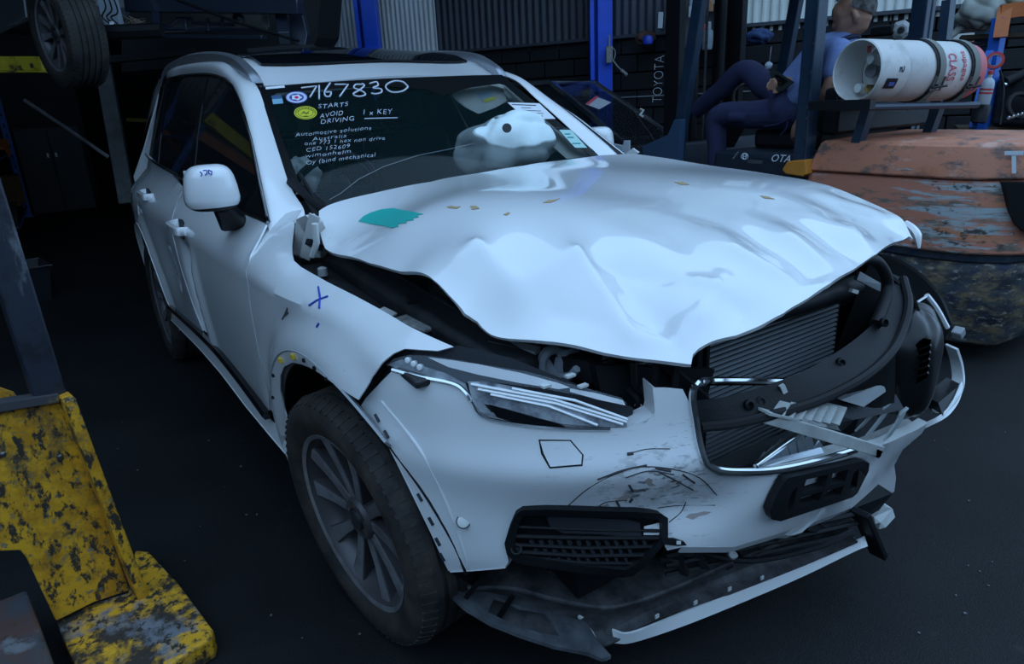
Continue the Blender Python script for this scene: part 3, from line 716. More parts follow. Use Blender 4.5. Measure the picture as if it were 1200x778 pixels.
# =================================================================== SUV wheels
TYRE = mat('tyre', (.014, .014, .015), .75, noise=(.060, .052, .044), nscale=8, bump=.2, bscale=60)
RIMM = mat('dark_alloy', (.085, .08, .085), .4, metal=.3)
RIMF = mat('machined_alloy', (.34, .35, .38), .3, metal=.4, noise=(.12, .11, .11), nscale=6)
def make_wheel(parent, c, out, rz=0., camber=0., R=.375, W=.265, rr=.262, spokes=10, tyrem=None, double=True):
    """wheel thing-part: c centre, out = +1/-1 side of its face (local y), rz steer"""
    w = empty('wheel', c, rz, parent); w.rotation_euler = (camber, 0, rz)
    y = lambda v: out*v
    # tyre profile (radius, offset along outward axis, 0 = wheel mid plane)
    h = W/2; prof = [(rr-.005, -h*.80), (rr+.012, -h*.90), (rr+.045, -h*1.0), (R-.040, -h*1.0), (R-.014, -h*.90), (R-.003, -h*.72)]
    for g in (-.45, -.16, .16, .45): prof += [(R, (g-.055)*h), (R-.009, (g-.045)*h), (R-.009, (g+.045)*h), (R, (g+.055)*h)]
    prof += [(R-.003, h*.72), (R-.014, h*.90), (R-.040, h*1.0), (rr+.045, h*1.0), (rr+.020, h*.93), (rr+.004, h*.86), (rr-.005, h*.80)]
    MB().lathe(prof, (0, 0, 0), (0, out, 0), 72, closed=True).build('tyre', tyrem or TYRE, w, sharp=28)
    # shoulder blocks
    mb = MB()
    for k in range(72):
        a = 2*math.pi*k/72; ca, sa = math.cos(a), math.sin(a)
        for sg in (-1, 1):
            mb.bar(((R-.018)*ca, y(sg*h*.93), (R-.018)*sa), ((R-.001)*ca, y(sg*h*.66), (R-.001)*sa), .012, .006, up=(ca, 0, sa))
    tag(mb.build('tread_blocks', tyrem or TYRE, w, smooth=False), kind='stuff')
    rim = MB().lathe([(rr-.012, -h*.75), (rr-.02, -h*.2), (rr-.035, h*.45), (rr-.012, h*.78), (rr+.004, h*.88), (rr+.004, h*.80), (rr-.006, h*.7), (rr-.028, h*.40), (rr-.012, -h*.2), (rr-.004, -h*.75)], (0, 0, 0), (0, out, 0), 64, closed=True).build('rim_barrel', RIMM, w, sharp=50)
    MB().lathe([(rr+.005, h*.885), (rr-.008, h*.84), (rr-.004, h*.80), (rr+.006, h*.84)], (0, 0, 0), (0, out, 0), 64, closed=True).build('rim_lip', RIMF, w, sharp=50)
    MB().lathe([(.19, h*.15), (.19, h*.05), (.06, h*.05), (.06, h*.15)], (0, 0, 0), (0, out, 0), 40, closed=True).build('brake_disc', STEEL, w, sharp=30)
    MB().lathe([(rr-.02, -h*.3), (.05, -h*.32), (.05, -h*.36), (rr-.02, -h*.34)], (0, 0, 0), (0, out, 0), 40, closed=True).build('backing_plate', BLACK, w, sharp=30)
    MB().lathe([(.062, h*.20), (.066, h*.62), (.058, h*.70), (.036, h*.70), (.034, h*.66), (.0, h*.66)], (0, 0, 0), (0, out, 0), 28).build('wheel_hub', RIMM, w, sharp=35)
    MB().lathe([(.030, h*.66), (.028, h*.74), (.0, h*.76)], (0, 0, 0), (0, out, 0), 24).build('centre_cap', DARK, w, sharp=35)
    for k in range(5):
        a = 2*math.pi*k/5+.3; MB().lathe([(.009, h*.6), (.009, h*.71), (.004, h*.72)], (.047*math.cos(a), 0, .047*math.sin(a)), (0, out, 0), 6).build('lug_nut', STEEL, w)
    for k in range(spokes):
        if double:
            a0 = 2*math.pi*(k//2)/(spokes/2)+(-.26 if k % 2 else .26)+.33; a1 = 2*math.pi*(k//2)/(spokes/2)+(-.30 if k % 2 else .30)+.33
        else: a0 = a1 = 2*math.pi*k/spokes
        a = np.array((.052*math.cos(a0), y(h*.60), .052*math.sin(a0))); b = np.array(((rr-.012)*math.cos(a1), y(h*.74), (rr-.012)*math.sin(a1)))
        m1 = a*.5+b*.5+np.array((0, -y(h*.02), 0)); d = b-a; d[1] = 0; d /= np.linalg.norm(d); s_ = np.array((-d[2], 0, d[0])); mbk = MB(); V = []
        for t, (q, wd) in enumerate(((a, .036), (m1, .040), (b, .062))):
            dn = np.array((0, -y(.045), 0))
            V += [q-s_*wd/2, q+s_*wd/2, q+s_*wd*.36+dn, q-s_*wd*.36+dn]
        sk = mbk.add(V, [(i*4+j, i*4+(j+1) % 4, i*4+4+(j+1) % 4, i*4+4+j) for i in range(2) for j in range(4)]+[(3, 2, 1, 0), (8, 9, 10, 11)]).build('spoke', RIMM, w, smooth=False, bevel=.003)
        V = []
        for t, (q, wd) in enumerate(((a, .036), (m1, .040), (b, .062))):
            up = np.array((0, y(.0015), 0)); V += [q-s_*wd*.40+up, q+s_*wd*.40+up]
        # machined face laid along each spoke
        mesh_obj('spoke_face', V, [(0, 1, 3, 2), (2, 3, 5, 4)], RIMF, sk, smooth=False, thick=.0015, off=1)
    return w
wf = make_wheel(suv, (0.0, -.815, .372), -1, rz=math.radians(6), camber=math.radians(5.0))
make_wheel(suv, (0.0, .815, .375), 1, rz=math.radians(6))
make_wheel(suv, (-2.984, -.825, .375), -1); make_wheel(suv, (-2.984, .825, .375), 1)
# axle and underbody so nothing floats
MB().tube([(0, -.75, .36), (0, .75, .36)], .04, 10).build('front_axle', BLACK, suv); MB().tube([(-2.984, -.75, .36), (-2.984, .75, .36)], .05, 10).build('rear_axle', BLACK, suv)
MB().box((-1.75, 0, .33), (4.6, 1.12, .12)).build('underbody', BLACK, suv)
MB().box((-1.5, 0, .36), (1.95, 1.76, .14)).build('floor_pan', BLACK, suv)
MB().box((-3.55, 0, .55), (.95, 1.1, .35)).build('rear_floor', BLACK, suv)

# =================================================================== SUV nose
def NL(h): return lambda x, y, z: NOSE(x, y, z)-h
# bumper cover: big white moulding with grille mouth and fog opening
bump_px = [(424, 474), (429, 466), (445, 449), (461, 433), (475, 436), (500, 442), (520, 447), (537, 452), (548, 463), (553, 470), (558, 479), (566, 487), (580, 493), (606, 497), (640, 500), (680, 502), (715, 503), (738, 501), (757, 495), (768, 486), (769, 470), (765, 454), (780, 454), (800, 456), (807, 470), (811, 490), (816, 515), (822, 537), (829, 549), (842, 555), (865, 557), (900, 556), (935, 550), (970, 541), (1000, 532), (1040, 519), (1075, 503), (1087, 496), (1084, 502), (1080, 508), (1058, 527), (1048, 545), (1050, 560), (1048, 576), (1020, 587), (985, 600), (940, 617), (900, 629), (860, 641), (835, 640), (800, 641), (782, 645), (779, 640), (780, 608), (776, 602), (740, 601), (680, 599), (615, 597), (604, 603), (597, 620), (592, 640), (596, 658), (592, 664), (560, 667), (527, 669), (520, 655), (508, 628), (492, 595), (475, 560), (455, 520), (436, 492)]
bumper = panel('front_bumper', bump_px, NOSE, PAINT, suv, sp=8, thick=.004, sharp=40)
tag(bumper, 'white front bumper cover with scuffed dented corner')
# returned lower edge and left flank of the moulding give it depth
def band(name, px, vec, m, parent, surf=NOSE, n=40, nb=3, thick=.004):
    A = resamp(hit(densify(px, 8, False), surf), n); return loft(name, A, A+np.array(vec), m, parent, nb=nb, thick=thick)
band('bumper_return', [(527, 669), (560, 667), (592, 664)], (-.03, .05, -.004), PAINT, bumper, n=10)
band('bumper_lip', [(800, 641), (860, 641), (900, 629), (940, 617), (985, 600), (1020, 587), (1048, 576)], (-.012, 0, -.022), PAINT, bumper)
band('grille_rim', [(829, 549), (842, 555), (865, 557), (900, 556), (935, 550), (970, 541), (1000, 532), (1040, 519), (1075, 503), (1088, 495)], (-.03, 0, .004), WHITEP, bumper)
band('lamp_shelf', [(548, 463), (566, 487), (606, 497), (680, 502), (738, 501), (768, 486), (765, 454)], (-.05, .02, .0), PAINT, bumper)
# fender-side flange of the bumper with clip slots
fl_o = hit([(424, 474), (436, 492), (455, 520), (475, 560), (492, 595), (508, 628), (520, 655), (527, 669)], NOSE)
fl_i = fl_o+np.array((-.02, .035, -.004))
loft('bumper_flange', resamp(fl_o, 20), resamp(fl_i, 20), PAINT, bumper, nb=2, thick=.004)
for p in ((440, 485), (451, 504), (490, 578), (503, 606), (511, 630), (516, 648)):
    q = hit([p], NL(.001))[0]; t = hit([(p[0]+5, p[1]+9)], NL(.001))[0]
    MB().bar(q, t, .010, .004, up=CAM_LOC-q).build('clip_slot', DARK, bumper, smooth=False)
ridge = hit([(447, 470), (470, 497), (497, 535), (517, 575), (533, 615), (545, 650), (548, 666)], NL(-.001))
MB().tube(crom(ridge, 5), .0035, 6).build('bumper_crease', PAINT, bumper)
q = hit([(543, 611)], NL(.001))[0]; nrm = (CAM_LOC-q)/np.linalg.norm(CAM_LOC-q)
MB().lathe([(.014, 0), (.014, .002), (.009, .004), (.0, .004)], q, nrm, 20).build('parking_sensor', WHITEP, bumper)
MB().lathe([(.0155, -.001), (.0165, .0015), (.0140, .002)], q, nrm, 20, closed=True).build('sensor_ring', DARK, bumper)
SCM = mat('black_scratch', (.05, .045, .045), .8); SCB = mat('brown_scrape', (.42, .36, .33), .8)
for l, r_ in (([(664, 594), (690, 572), (720, 556), (752, 547), (790, 550), (820, 560), (840, 580)], .0012), ([(700, 562), (730, 551), (758, 545)], .0022), ([(733, 560), (760, 552), (790, 556)], .0015), ([(735, 532), (742, 531)], .004), ([(742, 530), (760, 526), (785, 526)], .0012),
              ([(772, 553), (790, 562), (812, 574)], .0018), ([(722, 586), (726, 594)], .0032), ([(737, 568), (742, 576)], .0030), ([(738, 588), (741, 584)], .0038), ([(770, 595), (800, 592), (838, 592)], .0012), ([(784, 612), (798, 600), (804, 588)], .0013), ([(700, 594), (712, 588), (735, 586)], .0014), ([(768, 548), (786, 552)], .0030), ([(800, 556), (814, 566)], .0024)):
    MB().tube(crom(hit(l, NL(.0002)), 4), r_, 5).build('bumper_scratch', SCM, bumper)
for l in ([(722, 585), (729, 581), (735, 578), (739, 581), (742, 580), (737, 584), (730, 587)], [(756, 563), (760, 560), (765, 562), (764, 566), (769, 569), (761, 570), (758, 567)], [(803, 606), (809, 602), (818, 601), (825, 599), (834, 600), (828, 603), (819, 605), (812, 609)], [(690, 596), (700, 592), (706, 593), (712, 590), (716, 595), (708, 596), (702, 598)]):
    panel('bumper_scrape', l, NL(.0008), SCB, bumper, sp=5, thick=.0006)
# lamp washer flap
panel('washer_flap', [(633, 517), (668, 517), (682, 533), (681, 544), (645, 547), (637, 531)], NL(.004), PAINT, bumper, sp=8, thick=.003)
panel('flap_gap', [(631, 515), (669, 515.5), (684, 533), (682.5, 546), (644, 549), (634, 532)], NL(.0012), BLACK, bumper, sp=8, thick=.001)
# chrome frame round the grille mouth
cf = [(944, 447), (900, 446), (860, 445.5), (830, 446), (819, 448), (813, 456), (812, 470), (815, 490), (819, 515), (825, 537), (831, 546), (844, 551.5), (865, 553), (900, 552), (935, 546), (970, 537), (1003, 527)]
cfp = crom(np.concatenate([[at(*p, x=.70+.0*p[0]) for p in cf[:4]], hit(cf[4:], NL(.006))]), 5)
fr = MB().tube(cfp, .0085, 8).build('grille_frame', CHROME, suv)
MB().tube(cfp+np.array((-.012, .008, -.012)), .007, 6).build('grille_frame_inner', BLACKG, fr)
# number plate holder with its openings
ph = [(918, 567), (924, 560), (1012, 540), (1019, 543), (1018, 552), (1005, 578), (999, 583), (915, 611), (905, 609), (902, 600), (908, 585)]
hl = [[(945, 562), (971, 556), (966, 571), (940, 578)], [(976, 555), (995, 550), (990, 564), (972, 569)], [(939, 583), (964, 576), (960, 587), (936, 594)], [(970, 575), (989, 569), (985, 580), (966, 586)], [(928, 577), (935, 570), (930, 592), (924, 600), (924, 590)], [(1001, 554), (1007, 549), (1004, 570), (997, 575), (997, 566)]]
plate = panel('number_plate_holder', ph, NL(.028), BLACK, suv, sp=8, thick=.022, holes=hl, off=-1, sharp=30)
# fog lamp insert
fg_out = [(604, 603), (612, 598), (640, 597), (700, 599), (745, 600), (775, 602), (783, 607), (783, 632), (778, 638), (758, 662), (742, 675), (728, 677), (690, 673), (640, 666), (605, 660), (594, 650), (591, 637), (597, 618)]
fg_in = [(613, 605), (640, 604), (700, 606), (740, 607), (772, 609), (776, 614), (775, 632), (766, 642), (748, 660), (734, 668), (690, 664), (640, 657), (610, 651), (603, 645), (604, 632), (608, 615)]
fog = panel('fog_lamp_insert', fg_out, NL(.018), BLACK, suv, sp=7, thick=.018, holes=[fg_in], sharp=30)
panel('insert_backing', fg_out, NL(-.022), BLACK, fog, sp=10, thick=.004)
panel('insert_blank', [(640, 605), (735, 609), (750, 613), (752, 630), (700, 626), (660, 625), (645, 618)], NL(.006), DARK, fog, sp=9, thick=.006)
for k, (a, b, r) in enumerate((((606, 617), (772, 622), .004), ((604, 628), (778, 630), .006), ((603, 638), (770, 640), .005), ((604, 646), (760, 650), .006), ((615, 652), (748, 660), .005))):
    q = hit(resamp([a, ((a[0]+b[0])/2, (a[1]+b[1])/2+(3 if k > 1 else 1)), b], 12), NL(.004)); MB().tube(q, r, 6).build('insert_slat', BLACK, fog)
for i in range(13):
    for j, y0 in enumerate((635, 645, 655)):
        x0 = 622+i*11+(5 if j == 1 else 0)
        if x0 > 756-(y0-635)*.9: continue
        p = hit([(x0, y0-3)], NL(.002))[0]; q = hit([(x0+3, y0+3+i*.1)], NL(.002))[0]; MB().bar(p, q, .010, .006).build('mesh_web', DARK, fog, smooth=False)
q = hit([(605, 643)], NL(.012))[0]; MB().lathe([(.013, -.01), (.013, .004), (.009, .004), (.009, -.006), (.0, -.006)], q, CAM_LOC-q, 16).build('insert_socket', BLACK, fog)
panel('broken_tab', [(775, 631), (790, 631), (802, 635), (805, 639), (795, 640), (778, 638)], NL(.022), BLACK, fog, sp=6, thick=.006)
panel('tab_hole', [(793, 634), (798, 634), (798, 638), (793, 638)], NL(.0235), WHITEP, fog, sp=6, thick=.002)
panel('bumper_behind_insert', [(755, 617), (774, 612), (774, 629), (754, 629)], NL(.001), PAINT, fog, sp=7, thick=.002)

# head lamp
LENS = mat('clear_lens', (.55, .62, .68), .04, alpha=.10)
LAMPIN = mat('lamp_inner', (.62, .67, .72), .22, metal=.4, noise=(.16, .18, .22), nscale=26)
LAMPLT = mat('lamp_light_bar', (.92, .94, .95), .15, coat=1)
lamp = empty('headlamp', (0, 0, 0), parent=suv)
lh = panel('lamp_housing', [(429, 466), (434, 445), (449, 428), (463, 416), (476, 411), (500, 413), (515, 413), (535, 405), (560, 410), (600, 420), (650, 440), (700, 460), (742, 478), (740, 500), (715, 503), (680, 502), (606, 497), (566, 487), (553, 470), (540, 455), (520, 447), (475, 437), (461, 434), (445, 449)], NL(-.045), DARK, lamp, sp=9, thick=.004)
panel('lens_upper', [(452, 428), (462, 420), (478, 416), (500, 417), (530, 421), (570, 428), (620, 436), (680, 453), (728, 466), (735, 473), (700, 467), (640, 456), (580, 448), (552, 446), (540, 451), (500, 440), (465, 432)], NL(.008), LENS, lamp, sp=9, thick=.003)
panel('light_blade', [(502, 419), (520, 421), (560, 427), (610, 437), (655, 449), (668, 454), (655, 456), (610, 449), (560, 439), (525, 430)], NL(.006), LAMPLT, lamp, sp=8, thick=.004)
panel('light_blade', [(668, 455), (700, 461), (730, 469), (733, 475), (700, 468), (668, 459)], NL(.006), LAMPLT, lamp, sp=8, thick=.003)
panel('lamp_corner', [(455, 427), (470, 421), (490, 428), (520, 437), (545, 450), (551, 466), (535, 452), (500, 443), (470, 436)], NL(-.012), LAMPIN, lamp, sp=8, thick=.004)
panel('lower_lens', [(548, 447), (570, 447), (610, 455), (660, 470), (705, 482), (734, 492), (735, 500), (700, 500), (660, 497), (620, 487), (590, 478), (566, 473), (580, 489), (562, 482), (553, 468)], NL(.004), LAMPIN, lamp, sp=8, thick=.004)
panel('lower_dark_window', [(573, 474), (610, 484), (655, 497), (664, 501), (610, 497), (582, 489)], NL(.006), BLACKG, lamp, sp=8, thick=.003)
for a, b in (((552, 450), (734, 494)), ((560, 456), (730, 497)), ((575, 462), (700, 498)), ((600, 455), (735, 491))):
    q = hit(resamp([a, ((a[0]+b[0])/2+6, (a[1]+b[1])/2-4), b], 16), NL(.008)); MB().tube(q, .0035, 5).build('lens_rib', LAMPLT, lamp)
for p in ((478, 422), (485, 426), (492, 430)):
    q = hit([p], NL(-.004))[0]; MB().lathe([(.007, -.006), (.007, .003), (.004, .006)], q, (.6, -.7, .2), 12).build('lamp_bulb', LAMPLT, lamp)
cr = crom(hit([(460, 433), (490, 441), (530, 449), (545, 459), (551, 469)], NL(.006)), 5); MB().tube(cr, .005, 6).build('lamp_chrome_edge', CHROME, lamp)
cr = crom(hit([(553, 470), (566, 488), (606, 497), (660, 502), (715, 503)], NL(.003)), 5); MB().tube(cr, .004, 6).build('lamp_chrome_edge', CHROME, lamp)
for p in ((683, 452), (640, 452), (668, 440)):
    q = hit([p], NL(.008))[0]; MB().box(q, (.012, .022, .005)).build('lamp_lug', WHITEP, lamp, smooth=False)
panel('fender_gap_seal', [(427, 475), (425, 462), (432, 444), (450, 425), (462, 415), (474, 409.5), (480, 413), (466, 420), (452, 432), (443, 448)], NL(-.018), BLACK, lamp, sp=7, thick=.006)

# =================================================================== inside the nose
def quad(p, d): return [at(*q, x=d) for q in p]
ENG = mat('engine_bay_black', (.010, .011, .013), .55, noise=(.03, .032, .036), nscale=14)
# firewall / bulk of the bay so the gap reads dark
MB().box((-.62, 0, .85), (.06, 1.5, .5)).build('firewall', BLACK, suv)
MB().box((-.02, 0, .62), (.95, 1.06, .38)).build('engine_block', ENG, suv, bevel=.04)
eng = MB().box((.0, -.12, .86), (.55, .62, .10)).build('engine_cover', ENG, suv, bevel=.04)
for s in (-1, 1):
    MB().bar((-.55, s*.70, .97), (.50, s*.66, .84), .10, .16).build('inner_wing_rail', ENG, suv, bevel=.02)
    MB().bar((-.45, s*.82, .99), (.40, s*.80, .885), .14, .02).build('wing_top_cover', ENG, suv, bevel=.006)
    MB().lathe([(.13, -.25), (.12, -.02), (.06, .0), (.055, .03), (.0, .035)], (0, s*.55, .95), (0, 0, 1), 24).build('strut_tower', ENG, suv)
# washer neck, lamp bracket, loose black cover beside the lamp
q = at(487, 372, y=-.70); MB().lathe([(.030, -.06), (.030, .0), (.034, .004), (.026, .012)], q, (0, 0, 1), 20).build('washer_neck', WHITEP, suv)
MB().lathe([(.020, .0), (.020, .035), (.012, .04)], q+np.array((0, 0, .008)), (0, 0, 1), 16).build('washer_cap', BLACK, suv)
mbk = MB(); b0 = at(470, 372, y=-.74); b1 = at(506, 386, y=-.72)
mbk.bar(b0, b1, .05, .012); mbk.build('lamp_bracket', mat('galvanised', (.42, .44, .42), .5, noise=(.2, .2, .2), nscale=40), suv, bevel=.004)
MB().bar(at(446, 362, y=-.78), at(462, 370, y=-.76), .03, .008).build('wing_bracket', WHITEP, suv, bevel=.003)
q = at(378, 319, y=-.80); MB().lathe([(.015, -.01), (.014, .012), (.008, .016)], q, (0, 0, 1), 12).build('rubber_buffer', GREYP, suv)
lc = [at(505, 340, y=-.62), at(524, 352, y=-.62), at(543, 378, y=-.66), at(552, 392, y=-.68), at(520, 395, y=-.70), at(500, 380, y=-.70), at(508, 365, y=-.66)]
MB().prism(lc, (0, 0, 0), (-.01, .01, -.012)).build('lamp_top_cover', DARK, suv, smooth=False)
# hinge area at the scuttle: pale painted inner wing seen through the open corner
IW = mat('inner_wing_white', (.55, .57, .56), .5, noise=(.40, .38, .36), nscale=10)
hw = [at(347, 257, y=-.80), at(358, 252, y=-.80), at(368, 262, y=-.79), at(376, 280, y=-.77), at(376, 302, y=-.76), at(352, 303, y=-.79), at(343, 298, y=-.82)]
MB().prism(hw, (0, 0, 0), (-.01, .03, 0)).build('inner_wing_panel', IW, suv, smooth=False)
MB().bar(at(369, 252, y=-.79), at(357, 303, y=-.82), .035, .006, up=(1, -1, 0)).build('hinge_plate', IW, suv, bevel=.002)
MB().tube([at(369, 262, y=-.80), at(371, 284, y=-.80), at(366, 300, y=-.81)], .010, 8).build('hinge_arm', WHITEP, suv)
MB().bar(at(361, 283, y=-.82), at(376, 291, y=-.78), .022, .018).build('gas_strut_end', BLACK, suv)
MB().box((-.62, 0, 1.06), (.16, 1.35, .04)).build('scuttle_tray', BLACK, suv, bevel=.01)
# structure behind the lamp: pale brackets with round cut-outs
for k, px in enumerate((598, 647, 668)):
    c = at(px, 425, y=-.60+.04*k); mbk = MB(); A = np.linspace(.5, 5.2, 14)
    ring = [c+np.array((.0, .032*math.cos(t), .032*math.sin(t))) for t in A]
    mbk.tube(ring, .012, 6); mbk.build('lamp_mount', mat('pale_steel', (.38, .42, .46), .45), suv)
MB().bar(at(560, 408, y=-.62), at(700, 432, y=-.50), .05, .05).build('upper_beam', ENG, suv)
PST_ = mat('pale_steel', (.38, .42, .46), .45)
for l, r_ in (([(600, 432), (612, 440), (628, 440), (640, 432)], .010), ([(640, 420), (646, 432), (654, 440), (668, 440), (676, 432)], .009), ([(602, 405), (600, 420), (604, 432)], .009)):
    MB().tube(crom([at(*q, y=-.565) for q in l], 4), r_, 6).build('lamp_mount_strap', PST_, suv)
for l, r_, y_ in (([(600, 402), (606, 416), (604, 430)], .008, -.58), ([(632, 404), (634, 418), (640, 428)], .007, -.56), ([(690, 415), (700, 440), (720, 470), (745, 490)], .016, -.47), ([(715, 425), (735, 450), (760, 462)], .012, -.43), ([(735, 455), (748, 470), (742, 486)], .006, -.46), ([(752, 452), (760, 468), (752, 484)], .005, -.45)):
    MB().tube(crom([at(*q, y=y_) for q in l], 4), r_, 7).build('lamp_wiring', RUBBER, suv)
for q_, y_ in (((748, 478), -.455), ((752, 486), -.45), ((737, 488), -.47), ((728, 462), -.47)):
    MB().box(at(*q_, y=y_), (.012, .014, .018)).build('lamp_connector', WHITEP if q_[0] > 740 else DARK, suv, bevel=.002)
for k in range(5): MB().bar(at(690+k*26, 418+k*2, y=-.50+k*.02), at(700+k*22, 452+k*4, y=-.47+k*.02), .012, .02).build('lamp_tray_rib', ENG, suv)
MB().bar(at(575, 400, y=-.66), at(630, 412, y=-.60), .035, .012).build('beam_plate', GREYP, suv)
MB().add(quad([(690, 425), (830, 430), (812, 500), (740, 505), (700, 470)], .60), [(0, 1, 2, 3, 4)]).build('air_guide', BLACK, suv, fix=False, smooth=False, thick=.02)
# crash beam, radiator with slats
RADM = mat('radiator_fins', (.34, .37, .40), .45, metal=.2)
rad = MB().box((.52, 0, .67), (.05, 1.0, .50)).build('radiator', BLACK, suv)
for i in range(34): MB().box((.549, .0, .43+i*.0148), (.008, .96, .0060)).build('radiator_fin', RADM, rad, smooth=False)
MB().box((.565, -.17, .70), (.02, .018, .42)).build('radiator_stay', BLACK, rad); MB().box((.565, -.14, .70), (.02, .012, .42)).build('radiator_stay', BLACK, rad)
MB().tube(crom([(.58, -.45, .905), (.63, -.1, .915), (.63, .25, .905), (.58, .5, .88)], 6), .032, 10).build('intake_duct', BLACK, suv)
MB().bar((.57, -.40, .93), (.68, -.27, .77), .030, .02).build('latch_stay', BLACK, suv)
MB().box((.50, .02, .955), (.10, 1.2, .05)).build('slam_panel', ENG, suv, bevel=.012)
beam = [(.50, -.52, .52), (.66, -.3, .52), (.70, 0, .52), (.68, .3, .50), (.60, .6, .48)]
bc = crom(beam, 6); V = []
for p in bc:
    for dx, dz in ((-.03, -.055), (.03, -.055), (.03, .055), (-.03, .055)): V.append(p+np.array((dx, 0, dz)))
MB().add(V, [(i*4+j, i*4+(j+1) % 4, i*4+4+(j+1) % 4, i*4+4+j) for i in range(len(bc)-1) for j in range(4)]).build('crash_beam', mat('beam_steel', (.10, .105, .11), .5, metal=.5), suv, sharp=30)
MB().add([(.66, -.5, .52), (.74, -.2, .535), (.74, .3, .52), (.6, .6, .50), (.42, .6, .40), (.42, -.5, .40)], [(0, 1, 2, 3, 4, 5)]).build('air_dam_tray', ENG, suv, fix=False, smooth=False, thick=.01)
# black arched bezel torn from the grille top
def ribbon(name, top, bot, dtop, m, n=40, parent=suv, thick=.012, nb=3, bulge=None):
    A = resamp(crom([at(*p, y=y) for p, y in top], 5), n); B = resamp(crom([at(*p, y=y) for p, y in bot], 5), n)
    return loft(name, A, B, m, parent, nb=nb, thick=thick, bulge=bulge)
bz = ribbon('grille_bezel', [((814, 470), -.36), ((858, 463), -.25), ((930, 440), -.06), ((975, 416), .10), ((1010, 391), .24), ((1034, 366), .36), ((1046, 340), .46), ((1040, 318), .54)],
            [((818, 499), -.36), ((870, 492), -.25), ((950, 470), -.05), ((1005, 443), .10), ((1038, 415), .24), ((1054, 388), .36), ((1062, 355), .46), ((1056, 325), .54)], None, BLACK)
edge = crom([at(*p, y=y) for p, y in [((818, 500), -.365), ((870, 493), -.255), ((950, 471), -.055), ((1005, 444), .095), ((1038, 416), .235), ((1054, 389), .355), ((1062, 356), .455), ((1056, 326), .535)]], 6)
MB().tube(edge+np.array((.006, 0, 0)), .012, 8).build('bezel_seal', RUBBER, bz)
for k, (p, y) in enumerate((((872, 474), -.22), ((885, 470), -.18), ((979, 425), .10), ((1030, 378), .30))):
    q = at(*p, y=y); MB().lathe([(.012, -.004), (.013, .006), (.008, .008), (.007, -.002)], q+np.array((.012, 0, .004)), (1, -.3, .3), 12).build('bezel_boss', BLACK, bz)
q = at(909, 455, y=-.115); MB().bar(q+np.array((.014, 0, 0)), at(914, 452, y=-.105)+np.array((.014, 0, 0)), .010, .022).build('bezel_label', WHITEP, bz, smooth=False)
hose = crom([at(*p, y=y) for p, y in [((1010, 303), .30), ((1026, 306), .36), ((1036, 318), .40), ((1040, 335), .42), ((1036, 355), .38), ((1026, 380), .30)]], 6)
MB().tube(hose, .016, 10).build('bonnet_seal_hose', RUBBER, suv)
for l in ([((1035, 318), .50), ((1060, 345), .52), ((1072, 368), .55)], [((1042, 322), .5), ((1066, 345), .53), ((1078, 372), .56)]):
    MB().tube(crom([at(*p, y=y) for p, y in l], 5), .008, 6).build('wiring_loom', BLACK, suv)
# pale broken absorber bracket with ribs
PALE = mat('pale_absorber', (.50, .52, .50), .6, noise=(.36, .37, .36), nscale=16)
br = MB().bar(at(896, 488, y=-.20), at(1032, 529, y=.14), .012, .030).build('absorber_bracket', PALE, suv, bevel=.002)
MB().bar(at(893, 481, y=-.20), at(960, 495, y=-.02), .045, .006).build('bracket_ledge', PALE, br, smooth=False)
for k in range(7):
    x0 = 905+k*11; MB().bar(at(x0, 486+k*1.5, y=-.17+k*.028), at(x0+9, 470+k*.8, y=-.13+k*.028), .05, .005).build('bracket_rib', PALE, br, smooth=False)
MB().prism([at(*p, y=y) for p, y in (((937, 470), -.05), ((955, 474), -.02), ((975, 488), .02), ((985, 505), .06), ((965, 500), .02), ((945, 485), -.03))], (0, 0, 0), (-.01, .0, .004)).build('bracket_tongue', PALE, br, smooth=False)
MB().prism([at(*p, y=.12) for p in ((1003, 520), (1035, 529), (1030, 537), (1033, 534), (1008, 527))], (0, 0, 0), (-.01, 0, 0)).build('bracket_foot', PALE, br, smooth=False)
for k, (a, b, c) in enumerate((((1026, 472), (1022, 485), (1003, 506)), ((1036, 476), (1033, 489), (1015, 512)), ((1056, 483), (1050, 497), (1036, 517)))):
    pts = [at(*a, y=.30+.02*k)+np.array((0, -.012, -.006)), at(*a, y=.30+.02*k), at(*b, y=.28+.02*k), at(*c, y=.24+.02*k)]
    P3 = crom(pts, 4); loft('absorber_hook', P3, P3+np.array((.0, .035, .004)), mat('hook_grey', (.33, .37, .38), .5), suv, nb=1, thick=.005)
band('absorber_edge', [(940, 552), (985, 540), (1030, 527), (1065, 510), (1080, 502)], (-.05, 0, .02), PALE, suv, surf=NL(-.02), n=16, nb=1, thick=.008)
band('absorber_edge', [(830, 505), (870, 497), (930, 482), (965, 470)], (-.05, 0, .004), PALE, suv, surf=NL(-.06), n=16, nb=1, thick=.006)
# silver ribbed grille fragment and its chrome bar
SIL = mat('silver_grille', (.50, .54, .58), .3, metal=.7)
gf = MB().bar(at(885, 546, x=.815), at(942, 503, x=.805), .014, .012).build('chrome_diagonal_bar', CHROME, suv, bevel=.003)
for k in range(7):
    t = k/6; top = at(898+t*60, (537-t*52) if t < .72 else (505+(t-.72)*60), x=.79); bot = at(903+t*60, 545-t*16, x=.79)
    MB().bar(top+np.array((-.01, 0, 0)), bot+np.array((-.01, 0, 0)), .014, .03, up=(0, 1, 0)).build('grille_bar', SIL, gf, bevel=.003)
MB().add([at(889, 549, x=.80), at(966, 531, x=.80), at(962, 524, x=.79), at(900, 540, x=.79)], [(0, 1, 2, 3)]).build('grille_base', SIL, gf, fix=False, smooth=False, thick=.004)
